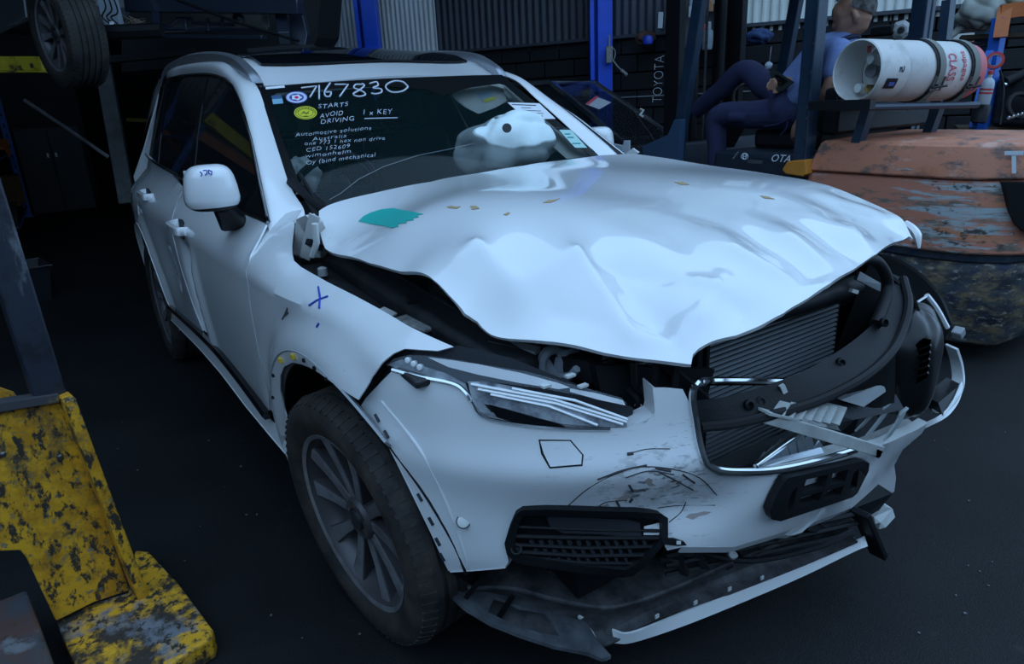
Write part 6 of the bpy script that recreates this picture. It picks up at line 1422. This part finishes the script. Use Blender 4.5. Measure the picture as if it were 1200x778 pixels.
for k in range(26):
    c = R3(156+rs.normal(0, 7), 28+rs.normal(0, 4), 5.35); dv = rs.normal(0, 1, 3)*.035; nest.tube([c-dv, c+dv], .0018, 3)
tag(nest.build('straw_debris', mat('straw', (.30, .24, .17), .9), rc, smooth=False), kind='stuff')
rbar('subframe', (110, 72), (230, 60), .10, .06, m=mat('raised_under', (0, 0, 0)), da=5.8, db=5.9)
wc = R3(80, 40, 4.75); make_wheel(rc, tuple(wc), -1, rz=math.radians(15), camber=math.radians(2), R=.355, W=.25, rr=.235, spokes=10, tyrem=mat('tyre_dry', (.020, .020, .020), .8, noise=(.05, .048, .042), nscale=7))
wh2 = wc+np.array((.9, 1.2, 0)); MB().tube([wc, wc+np.array((.3, .55, 0))*1.0], .05, 8).build('raised_axle', BLACK, rc)
YEL = worn('lift_yellow', (.50, .40, .03), [((.03, .03, .03), 9, .60, .05, (1, 1, 1), 1), ((.62, .52, .05), 4, .58, .05, (1, 1, 1), 2)], .5)
ya = empty('hoist', (0, 0, 0)); tag(ya, 'yellow lift arm below the raised car, left of its wheel', 'lift arm')
MB().bar(R3(-150, 74, 5.8), R3(58, 75, 5.3), .14, .105).build('arm_beam', YEL, ya, bevel=.008, smooth=False); MB().bar(R3(-150, 85.5, 5.78), R3(58, 84, 5.28), .18, .012).build('arm_flange', YEL, ya, smooth=False)
MB().box(R3(37, 77, 5.2), (.05, .02, .03)).build('arm_latch', BLACK, ya); MB().box(R3(-165, 74, 5.8)*np.array((1, 1, 0))+np.array((0, 0, 1.6)), (.22, .22, 3.2)).build('arm_support', BLACK, ya)
ya2 = MB().bar(R3(151, 140, 7.6), R3(170, 141, 7.6), .10, .035).build('hoist', mat('dull_yellow', (.20, .15, .02), .6), None, smooth=False); tag(ya2, 'short yellow lift arm end behind the SUV tail', 'lift arm')
# leaning grey column, white pole, dark cabinet
gc = MB(); a = R3(118, 60, 6.6); b = R3(150, 240, 6.6); gc.bar(a, b, .14, .14).build('steel_column', mat('grey_column', (.09, .10, .10), .6, noise=(.05, .055, .055), nscale=8), None, smooth=False, bevel=.01); tag(bpy.data.objects['steel_column'], 'grey leaning steel column behind the SUV tail', 'column')
pk = MB().tube([R3(28, 117, 8.0), R3(78, 150, 8.2), R3(127, 184, 8.4)], .022, 8).build('white_pole', mat('pole_white', (.34, .36, .38), .5, noise=(.12, .12, .12), nscale=5), None); tag(pk, 'pale pole leaning across the dark shed background', 'pole')
cbm = mat('cabinet_dark', (.010, .011, .013), .5)
cb = empty('cabinet', at(78, 248, z=0)); tag(cb, 'black steel cabinet deep in the dark shed', 'cabinet')
MB().box((-.35, 0, .70), (.6, .95, 1.4)).build('cabinet_body', cbm, cb, bevel=.01)
for s in (-1, 1): dr_ = MB().box((-.04, s*.235, .70), (.03, .45, 1.34)).build('cabinet_door', cbm, cb, bevel=.006); MB().box((-.015, s*.06, .95), (.02, .03, .07)).build('cabinet_handle', WHITEP, dr_)
# pallet rack on the far left
OB = mat('rack_orange', (.55, .15, .03), .5, noise=(.42, .11, .03), nscale=8); RB = mat('rack_blue', (.015, .085, .34), .45, noise=(.012, .06, .26), nscale=9)
def rack_post(root, p, h, w=.10, m=RB):
    o = MB(); o.box((p[0], p[1], h/2), (w, w*.8, h)); po = o.build('rack_post', m, root, smooth=False, bevel=.004)
    MB().box((p[0], p[1], .01), (w*1.6, w*1.6, .02)).build('rack_foot', m, root, smooth=False)
    for i in range(int(h/.16)): MB().box((p[0]+w*.5, p[1], .18+i*.16), (.006, .022, .05)).build('post_slot', BLACK, root, smooth=False)
rk = empty('pallet_rack', (0, 0, 0)); tag(rk, 'blue and orange pallet rack at the far left edge', 'rack')
pA = at(34, 254, z=0); pB = at(19, 301, z=0); rack_post(rk, pA, 3.0, .12); rack_post(rk, pB, 3.0, .10)
pC = pA+np.array((.0, -2.4, 0)); pD = pB+np.array((0, -2.4, 0)); rack_post(rk, pC, 3.0, .12); rack_post(rk, pD, 3.0, .10)
for z in (.25, 1.15, 2.05):
    MB().bar(pA+np.array((0, 0, z)), pC+np.array((0, 0, z)), .05, .12).build('rack_beam', OB, rk, smooth=False); MB().bar(pB+np.array((0, 0, z)), pD+np.array((0, 0, z)), .05, .12).build('rack_beam', OB, rk, smooth=False)
    MB().bar(pA+np.array((0, 0, z-.1)), pB+np.array((0, 0, z-.1)), .03, .03).build('rack_brace', RB, rk, smooth=False)
    MB().box((pA+pB)/2+np.array((0, -1.2, z+.08)), (abs(pA[0]-pB[0]), 2.4, .03)).build('rack_shelf', mat('rack_board', (.10, .07, .045), .8), rk, smooth=False)
MB().prism([R3(*p, 10.2) for p in ((0, 163), (9, 163), (13, 180), (9, 186), (5, 172), (0, 172))], (0, 0, 0), (-.05, 0, 0)).build('orange_bracket', OB, rk, smooth=False)
cbx = MB().box(at(6, 222, d=10.6), (.5, .45, .42)).build('cardboard_box', mat('cardboard', (.14, .075, .03), .85, noise=(.10, .05, .02), nscale=6), None, bevel=.005, smooth=False); tag(cbx, 'brown cardboard box on the pallet rack shelf', 'box')
# black tub on the floor
tb_ = at(36, 350, z=0); tub = empty('storage_tub', tb_, .15); tag(tub, 'black plastic tub on the floor below the pallet rack', 'tub')
w0, w1, hh = .13, .17, .30
def ringb(w, z, l=1.35): return [(-w*l, -w, z), (w*l, -w, z), (w*l, w, z), (-w*l, w, z)]
V = ringb(w0, 0)+ringb(w1, hh)+ringb(w1-.012, hh)+ringb(w0-.012, .012)
MB().add(V, [(3, 2, 1, 0)]+[(i, (i+1) % 4, 4+(i+1) % 4, 4+i) for i in range(4)]+[(4+i, 4+(i+1) % 4, 8+(i+1) % 4, 8+i) for i in range(4)]+[(8+i, 8+(i+1) % 4, 12+(i+1) % 4, 12+i) for i in range(4)]+[(12, 13, 14, 15)]).build('tub_body', mat('tub_black', (.014, .015, .02), .45), tub, smooth=False)
MB().tube([(p[0], p[1], p[2]) for p in ringb(w1+.008, hh)], .010, 6, closed=True).build('tub_rim', mat('tub_rim', (.02, .022, .03), .4), tub)

# =================================================================== black car by the wall
bca = math.radians(28); bc0 = at(770, 160, d=7.0); bc0[2] = 0
bk_ = empty('black_car', bc0+np.array((.883, .47, 0))*.48, bca); tag(bk_, 'black car parked between the SUV and the lift post', 'car')
GB = mat('black_car_paint', (.022, .025, .032), .2, coat=1.)
def blk(name, prof, hw, m, inset=None, parent=bk_, **k):
    """side profile (x,z) swept across the width, narrowing with height"""
    V = []; n = len(prof); F = []
    for t in (-1, -.86, .86, 1):
        for x, z in prof: V.append((x, t*(hw-(0 if z < .95 else (z-.95)*.42))*(1 if abs(t) < 1 else 1), z+(0 if abs(t) < 1 else -.02)))
    for j in range(3):
        for i in range(n-1): F.append((j*n+i, (j+1)*n+i, (j+1)*n+i+1, j*n+i+1))
        F.append((j*n+n-1, (j+1)*n+n-1, (j+1)*n, j*n))
    F += [tuple(range(n)), tuple(range(3*n, 4*n))[::-1]]
    return MB().add(V, F).build(name, m, parent, **k)
blk('lower_body', [(-3.9, .3), (.55, .3), (.62, .62), (.5, .82), (-.55, .98), (-3.75, 1.02), (-3.95, .7)], .88, GB, bevel=.03)
rfz = 1.60
MB().prism([(-1.35, -.62, rfz-.02), (-1.35, .62, rfz-.02), (-3.3, .60, rfz-.04), (-3.3, -.60, rfz-.04)], (0, 0, 0), (0, 0, .03)).build('car_roof', mat('black_roof', (.09, .10, .115), .35, coat=.5), bk_, bevel=.01)
GLB = mat('black_car_glass', (.02, .025, .03), .03, alpha=.35)
for s in (-1, 1):
    MB().bar((-.50, s*.80, .97), (-1.36, s*.62, rfz-.01), .05, .04).build('front_pillar', GB, bk_); MB().bar((-2.2, s*.83, .99), (-2.3, s*.61, rfz), .09, .03).build('centre_pillar', GB, bk_); MB().bar((-3.75, s*.8, 1.0), (-3.3, s*.60, rfz-.02), .14, .04).build('rear_pillar', GB, bk_)
    MB().bar((-1.36, s*.62, rfz), (-3.3, s*.60, rfz-.01), .05, .04).build('roof_rail', GB, bk_)
    mesh_obj('side_window', [(-.60, s*.79, .99), (-3.7, s*.80, 1.02), (-3.3, s*.60, rfz-.02), (-1.38, s*.62, rfz-.02)], [(0, 1, 2, 3)], GLB, bk_, smooth=False, thick=.005)
    MB().bar((-.75, s*.86, 1.02), (-.75, s*1.0, 1.05), .12, .12).build('wing_mirror', GB, bk_, bevel=.02)
    make_wheel(bk_, (-.15, s*.76, .31), s, R=.31, W=.2, rr=.2, spokes=5, double=False); make_wheel(bk_, (-2.8, s*.76, .31), s, R=.31, W=.2, rr=.2, spokes=5, double=False)
ws_ = [(-.50, -.74, .985), (-.44, 0, .985), (-.50, .74, .985), (-1.36, .60, rfz-.01), (-1.32, 0, rfz+.005), (-1.36, -.60, rfz-.01)]
wsb = mesh_obj('car_windscreen', ws_, [(0, 1, 4, 5), (1, 2, 3, 4)], GLB, bk_, smooth=True, thick=.005)
def bl(p): w = np.asarray(p)-np.array(bk_.location); return np.array((w[0]*math.cos(-bca)-w[1]*math.sin(-bca), w[0]*math.sin(-bca)+w[1]*math.cos(-bca), w[2]))
# sticker lies on the near half of the windscreen
def onbw(px, py):
    a, b, c_ = [np.array(q) for q in (ws_[0], ws_[1], ws_[5])]; Rz = np.array(Matrix.Rotation(bca, 3, 'Z')); a, b, c_ = [Rz@q+np.array(bk_.location) for q in (a, b, c_)]
    nn = np.cross(b-a, c_-a); r = rays([(px, py)])[0]; t = np.dot(a-CAM_LOC, nn)/np.dot(r, nn); return bl(CAM_LOC+(t-.02)*r)
MB().prism([onbw(*p) for p in ((686, 122), (698, 113), (716, 120), (702, 128))], (0, 0, 0), (.003, 0, 0)).build('windscreen_sticker', mat('sticker_pale', (.45, .47, .5), .6), bk_, smooth=False)
MB().prism([onbw(*p) for p in ((686, 121.5), (698, 112.5), (701, 113.8), (689, 123))], (.004, 0, .002), (.006, 0, .002)).build('sticker_red_edge', mat('sticker_edge_red', (.55, .06, .10), .6), bk_, smooth=False)
MB().tube([bl(at(*p, d=6.3)) for p in ((750, 128), (754, 129), (750, 135), (754, 137))], .012, 5).build('white_pen_mark', WHITEP, bk_)
# loose pale bracket standing on the SUV wing, far side
tb2 = MB().prism([at(*p, y=1.05) for p in ((718, 178), (719, 169), (730, 171), (731, 165), (737, 165), (737, 180), (722, 183))], (0, 0, 0), (-.02, .03, 0)).build('hinge_bracket', mat('pale_hinge', (.35, .38, .42), .5), suv, smooth=False)
MB().prism([at(*p, y=1.0) for p in ((733, 180), (741, 174), (748, 179), (744, 182))], (0, 0, 0), (-.02, .03, 0)).build('hinge_bracket', WHITEP, suv, smooth=False)

# =================================================================== right-hand rack and its clutter
rr = empty('shelf_rack', (0, 0, 0)); tag(rr, 'blue rack upright with orange beam at the right edge', 'rack')
def S(px, py, d=5.2): return at(px, py, d=d)
u0 = S(1166, 60, 5.2); u1 = u0.copy(); u1[2] = 0; u2 = u0.copy(); u2[2] = 1.86
MB().bar(u1, u2, .10, .08).build('rack_post', mat('rack_bright_blue', (.02, .12, .52), .45), rr, smooth=False, bevel=.004)
MB().bar(S(1160, 60, 5.15), S(1140, 150, 5.15), .05, .03).build('rack_brace', mat('rack_bright_blue', (0, 0, 0)), rr, smooth=False)
MB().bar(S(1172, 14, 5.1), S(1230, 7, 5.0), .05, .10).build('rack_beam', OB, rr, smooth=False); MB().bar(S(1178, 8, 5.08), S(1172, 44, 5.08), .09, .02).build('beam_bracket', OB, rr, smooth=False)
MB().bar(S(1125, 45, 5.6), S(1240, 40, 5.3), .4, .03).build('rack_shelf', mat('rack_board', (0, 0, 0)), rr, smooth=False)
MB().bar(S(1120, 150, 5.6), S(1240, 148, 5.3), .4, .03).build('rack_shelf', mat('rack_board', (0, 0, 0)), rr, smooth=False)
u3 = S(1240, 60, 5.0); u4 = u3.copy(); u4[2] = 0; u3[2] = 1.86; MB().bar(u4, u3, .10, .08).build('rack_post', mat('rack_bright_blue', (0, 0, 0)), rr, smooth=False)
tp = empty('tape_roll', S(1166, 71, 4.95)); tag(tp, 'red tape roll hung on the right rack upright', 'tape'); axn = (CAM_LOC-np.array(tp.location)); axn[2] += .8
MB().lathe([(.040, -.022), (.058, -.022), (.058, .022), (.040, .022)], (0, 0, 0), axn, 28, closed=True).build('tape_winding', mat('tape_red', (.50, .03, .035), .35), tp, sharp=40); MB().lathe([(.036, -.020), (.040, -.020), (.040, .024), (.036, .024)], (0, 0, 0), axn, 28, closed=True).build('tape_core', mat('tape_core', (.35, .30, .28), .7), tp, sharp=40)
bt = empty('spray_bottle', S(1152, 122, 4.95)); tag(bt, 'white bottle with red print hanging below the red tape roll', 'bottle')
MB().lathe([(.038, .0), (.042, .01), (.042, .13), (.036, .16), (.016, .18), (.016, .20)], (0, 0, 0), (.08, 0, 1), 20).build('bottle_body', mat('bottle_white', (.42, .46, .50), .4), bt, sharp=35); MB().lathe([(.018, .20), (.018, .225), (.010, .23)], (0, 0, 0), (.08, 0, 1), 14).build('bottle_cap', mat('cap_red', (.45, .06, .06), .5), bt)
for z in (.07, .095): MB().lathe([(.0428, z), (.0430, z+.012), (.0428, z+.014)], (0, 0, 0), (.08, 0, 1), 20, closed=True).build('bottle_print', mat('cap_red', (0, 0, 0)), bt)
bb = MB().lathe([(.04, -.06), (.055, -.05), (.058, .05), (.045, .075), (.02, .08)], S(1149, 134, 5.06), (.1, 0, 1), 18).build('black_canister', mat('canister', (.02, .022, .028), .5), None, sharp=35); tag(bb, 'black canister below the white bottle on the right rack', 'canister')
sg = empty('sign_board', S(1127, 55, 5.9)); tag(sg, 'white sign with red emblem behind the gas cylinder', 'sign')
def sl(px, py, d=5.9): return S(px, py, d)-np.array(sg.location)
MB().prism([sl(*p) for p in ((1108, 41), (1142, 38), (1144, 66), (1112, 68))], (0, 0, 0), (-.02, .02, 0)).build('sign_panel', mat('sign_white', (.40, .42, .40), .6), sg, smooth=False)
MB().prism([sl(*p, 5.87) for p in ((1122, 50), (1126, 45), (1133, 43), (1140, 45), (1141, 53), (1124, 54))], (0, 0, 0), (-.004, .004, 0)).build('sign_emblem', mat('sign_red', (.50, .03, .04), .5), sg, smooth=False)
for a, b in (((1128, 48.5), (1138, 48)), ((1126, 52), (1140, 51))): MB().tube([sl(*a, 5.85), sl(*b, 5.85)], .005, 4).build('sign_lettering', mat('sign_white', (0, 0, 0)), sg)
bd = MB().lathe([(.0, -.01), (.11, -.01), (.11, .01), (.0, .015)], S(1157, 54, 5.6), CAM_LOC-S(1157, 54, 5.6), 24).build('blue_disc', mat('disc_blue', (.06, .22, .42), .5), None); tag(bd, 'round blue disc behind the right rack upright', 'disc')
sk_ = pillow('dust_sheet', (0, 0, 0), (.16, .18, .12), (0, .2, .3), mat('sheet_grey', (.34, .36, .33), .9, bump=.4, bscale=16), None, .02, 9); sk_.location = S(1152, 14, 5.3); tag(sk_, 'crumpled grey dust sheet on top of the right rack', 'cloth')
sk2 = pillow('dust_sheet', (0, 0, 0), (.14, .20, .07), (0, 0, .3), mat('sheet_pale', (.42, .43, .34), .9, bump=.4, bscale=16), None, .03, 12); sk2.location = S(1195, -2, 5.2); tag(sk2, 'pale cloth bundle over the orange beam', 'cloth')
nz = empty('air_nozzle', S(1122, 36, 5.4)); tag(nz, 'pale nozzle with black hose below the dust sheet', 'nozzle')
MB().tube([S(1112, 45, 5.4)-np.array(nz.location), S(1124, 34, 5.4)-np.array(nz.location), S(1130, 28, 5.4)-np.array(nz.location)], [.020, .028, .030], 12).build('nozzle_body', mat('sheet_grey', (0, 0, 0)), nz); MB().tube(crom([S(1128, 28, 5.38)-np.array(nz.location), S(1140, 22, 5.38)-np.array(nz.location), S(1152, 18, 5.38)-np.array(nz.location), S(1166, 18, 5.38)-np.array(nz.location)], 4), .016, 8).build('nozzle_hose', RUBBER, nz)
for k, l in enumerate(([(1113, 47), (1135, 50), (1158, 52)], [(1115, 64), (1140, 56), (1160, 52)])):
    q = MB().tube(crom([S(*p, 5.2) for p in l], 4), .009, 6).build('black_lever', BLACK, None); tag(q, ('upper' if k == 0 else 'lower')+' black lever beside the blue rack upright', 'lever')
# engine on the rack at the very right
en = empty('engine_part', S(1190, 120, 5.1)); tag(en, 'dark engine with chrome pipes at the right edge behind the forklift', 'engine')
def el(px, py, d=5.1): return S(px, py, d)-np.array(en.location)
MB().box(el(1198, 118, 5.25), (.28, .30, .36)).build('engine_body', ENG, en, bevel=.03)
MB().tube([el(1176, 100), el(1190, 92)], [.020, .022], 12).build('chrome_pipe', CHROME, en); MB().tube([el(1178, 96), el(1205, 84)], .035, 12).build('black_pipe', RUBBER, en)
MB().tube(crom([el(1172, 82, 5.05), el(1176, 100, 5.05), el(1175, 125, 5.05), el(1172, 146, 5.05)], 5), .008, 6).build('black_hose', RUBBER, en)
MB().tube([el(1195+14*math.cos(t), 124+14*math.sin(t), 5.02) for t in np.linspace(0, 6.283, 17)[:-1]], .018, 8, closed=True).build('hose_loop', RUBBER, en)
for k in range(4): MB().lathe([(.014, 0), (.014, .03), (.0, .032)], el(1182+k*5, 138-k*1.5, 5.0), (.5, -.8, 0), 10).build('engine_bolt', CHROME, en)
# wall things: welder and drill seen above the tank, hat on the ledge, blue sack
hm = empty('welding_mask', S(1056, 35, 6.2)); tag(hm, 'grey mask with round filter on the ledge behind the gas cylinder', 'mask')
MB().lathe([(.05, -.04), (.075, -.03), (.085, .02), (.05, .05)], (0, 0, 0), CAM_LOC-np.array(hm.location), 7).build('mask_shell', mat('mask_grey', (.36, .38, .38), .5), hm, sharp=30); MB().lathe([(.030, .05), (.030, .07), (.018, .075), (.014, .06)], (0, 0, 0), CAM_LOC-np.array(hm.location), 18).build('mask_filter', DARK, hm)
g1 = MB().box(S(1036, 36, 6.3), (.22, .10, .09)).build('black_tool', BLACK, None, bevel=.02); tag(g1, 'black power tool behind the driver shoulder', 'tool')
bs = pillow('blue_sack', (0, 0, 0), (.12, .18, .07), (0, 0, .5), mat('sack_blue', (.03, .06, .16), .8), None, .02, 21); bs.location = S(889, 43, 7.0); tag(bs, 'blue sack on the wall ledge above the driver legs', 'sack')
ht = pillow('rag_bundle', (0, 0, 0), (.08, .12, .07), (0, 0, .2), mat('rag_brown', (.10, .05, .04), .9), None, .03, 23); ht.location = S(757, 45, 7.7); tag(ht, 'brown rag bundle on the ledge beside the mast', 'rags')
bl_ = MB().lathe([(.0, -.06), (.05, -.04), (.06, .0), (.045, .04), (.0, .055)], S(759, 47, 7.4), (0, 0, 1), 14).build('blue_can', mat('can_blue', (.02, .06, .45), .4), None); tag(bl_, 'small blue can in front of the brown rags', 'can')
# bright junk beyond the forklift mast
jk = empty('tool_board', S(832, 25, 7.3)); tag(jk, 'board with hanging tools seen between the guard post and mast', 'board')
def jl(px, py, d=7.3): return S(px, py, d)-np.array(jk.location)
MB().prism([jl(*p) for p in ((786, -12), (840, -12), (836, 56), (786, 56))], (0, 0, 0), (-.03, .05, 0)).build('board_panel', mat('board_dark', (.016, .018, .024), .6), jk, smooth=False)
for px, py, c_ in ((834, 2, (.4, .45, .5)), (833, 7, (.5, .25, .12)), (822, 28, (.3, .32, .36)), (826, 33, (.45, .08, .08)), (830, 32, (.25, .27, .3)), (811, 5, (.3, .33, .36)), (809, 14, (.4, .42, .44)), (788, 19, (.22, .10, .08)), (800, 8, (.05, .07, .12)), (793, 4, (.08, .10, .13))):
    MB().box(jl(px, py, 7.2), (.04, .05, .05+.03*(px % 3)), R=np.array(Matrix.Rotation(px*.7, 3, 'Z'))).build('hanging_tool', mat('tool_%d' % px, c_, .5), jk, bevel=.006)
MB().lathe([(.05, -.10), (.06, .0), (.055, .08), (.02, .10)], jl(829, 46, 7.15), (0, 0, 1), 16).build('pale_bottle', mat('pale_bottle', (.22, .26, .30), .4), jk)
# upright frames between mast and person (second rack in the gloom)
for px in (846, 862): 
    a = S(px, 60, 7.3); q = MB().bar(np.array((a[0], a[1], 0)), np.array((a[0], a[1], 3.4)), .09, .09).build('steel_stanchion', mat('stanchion', (.015, .016, .02), .5), None, smooth=False); tag(q, ('nearer the mast' if px == 846 else 'nearer the driver')+', dark steel stanchion before the wall', 'stanchion')

# =================================================================== foreground: yellow column foot and fork
YW = worn('worn_yellow', (.80, .41, .02), [((.52, .24, .012), 9, .52, .08, (1, 1, 1), 1), ((.04, .033, .025), 34, .545, .03, (1, 1, .6), 2), ((.05, .045, .04), 5, .60, .05, (1, 1, 1), 3), ((.25, .20, .10), 60, .60, .03, (1, 1, 1), 6), ((.20, .22, .25), 11, .69, .02, (1, 1, 1), 4)], .5, bump=.3)
YF = worn('worn_yellow_foot', (.76, .39, .02), [((.04, .035, .03), 8, .50, .05, (1, 1, 1), 1), ((.18, .19, .21), 9, .57, .05, (1, 1, 1), 2), ((.04, .033, .025), 36, .55, .03, (1, 1, 1), 3)], .5, bump=.3)
ys = empty('column_stand', at(110, 720, z=0)); tag(ys, 'worn yellow steel column foot with black post in the left foreground', 'stand')
YO = np.array(ys.location)
def G(px, py, z): return at(px, py, z=z)-YO
foot = [(65, 727), (110, 706), (150, 694), (158, 644), (174, 646), (209, 683), (250, 738), (248, 747), (200, 778), (150, 812), (92, 790)]
MB().prism([G(*p, .07) for p in foot], (0, 0, 0), (0, 0, -.07)).build('foot_plate', YF, ys, bevel=.006, smooth=False)
# upright plate standing on the foot
b0 = at(40, 745, z=.07); b1 = at(152, 692, z=.07); ud = (b1-b0); ud /= np.linalg.norm(ud); nf = np.cross(ud, (0, 0, 1)); nf = nf if np.dot(nf, CAM_LOC-b0) > 0 else -nf
def onplate(px, py, off=0.):
    r = rays([(px, py)])[0]; p0 = b1+nf*off; t = np.dot(p0-CAM_LOC, nf)/np.dot(r, nf); return CAM_LOC+t*r-YO
pl_ = [(152, 692), (72, 461), (0, 478), (-60, 490), (-60, 655), (0, 646), (24, 645), (32, 655), (66, 728), (110, 706)]
MB().prism([onplate(*p) for p in pl_], (0, 0, 0), tuple(-nf*.025)).build('upright_plate', YW, ys, bevel=.004, smooth=False)
ru, rl = onplate(73, 460), onplate(160, 690)
MB().bar(ru+nf*.035, rl+nf*.035, .03, .075, up=nf).build('upright_rib', YW, ys, bevel=.006, smooth=False)
tr0, tr1 = onplate(-60, 484), onplate(66, 464); MB().bar(tr0, tr1, .05, .022, up=(0, 0, 1)).build('top_rail', worn('dark_rail', (.06, .06, .065), [((.3, .2, .03), 12, .6, .04, (1, 1, 1), 1)], .5), ys, smooth=False)
PST = worn('black_post', (.020, .026, .040), [((.12, .13, .15), 10, .66, .03, (1, 1, .3), 1), ((.012, .014, .02), 5, .55, .05, (1, 1, 1), 2)], .45)
q0 = onplate(58, 466, -.02); q1 = onplate(-28, 195, -.02); MB().bar(q0, q1, .075, .06, up=nf).build('black_post', PST, ys, bevel=.006, smooth=False)
MB().bar(onplate(-12, 462, -.3), onplate(12, 470, -.3), .05, .05).build('rear_bracket', YW, ys, smooth=False)
for k, (px, py) in enumerate(((118, 690), (70, 535), (3, 532))): MB().lathe([(.008, 0), (.008, .006), (.004, .008)], onplate(px, py, .002), nf, 8).build('plate_bolt', STEEL, ys)
RST = worn('rusty_steel', (.10, .055, .045), [((.06, .065, .075), 5, .52, .05, (1, 1, 1), 1), ((.16, .17, .18), 8, .60, .04, (1, 1, 1), 2), ((.03, .022, .02), 11, .62, .04, (1, 1, 1), 3)], .5, bump=.3)
fo = [at(*p, z=.16) for p in ((-40, 705), (-2, 703), (31, 690), (68, 790), (80, 830), (-40, 830))]
fkk = MB().prism(fo, (0, 0, 0), (0, 0, -.16)).build('fork_tine', RST, None, bevel=.01, smooth=False); tag(fkk, 'rusty steel fork tine at the bottom left corner', 'fork')

# loose chips and litter on the asphalt
rs = np.random.default_rng(8); mb = MB()
for k in range(80):
    px, py = rs.uniform(120, 1190), rs.uniform(470, 776)
    q = at(px, py, z=.003)
    if -.95 < q[1] < .95 and q[0] < .85: continue
    r = rs.uniform(.0015, .004); mb.box(q, (r*2, r*1.4, r), R=np.array(Matrix.Rotation(rs.uniform(0, 3), 3, 'Z')))
gv_ = mb.build('loose_grit', mat('grit', (.16, .17, .18), .9), None, smooth=False); tag(gv_, 'small pale stone chips scattered on the asphalt', 'grit', kind='stuff')
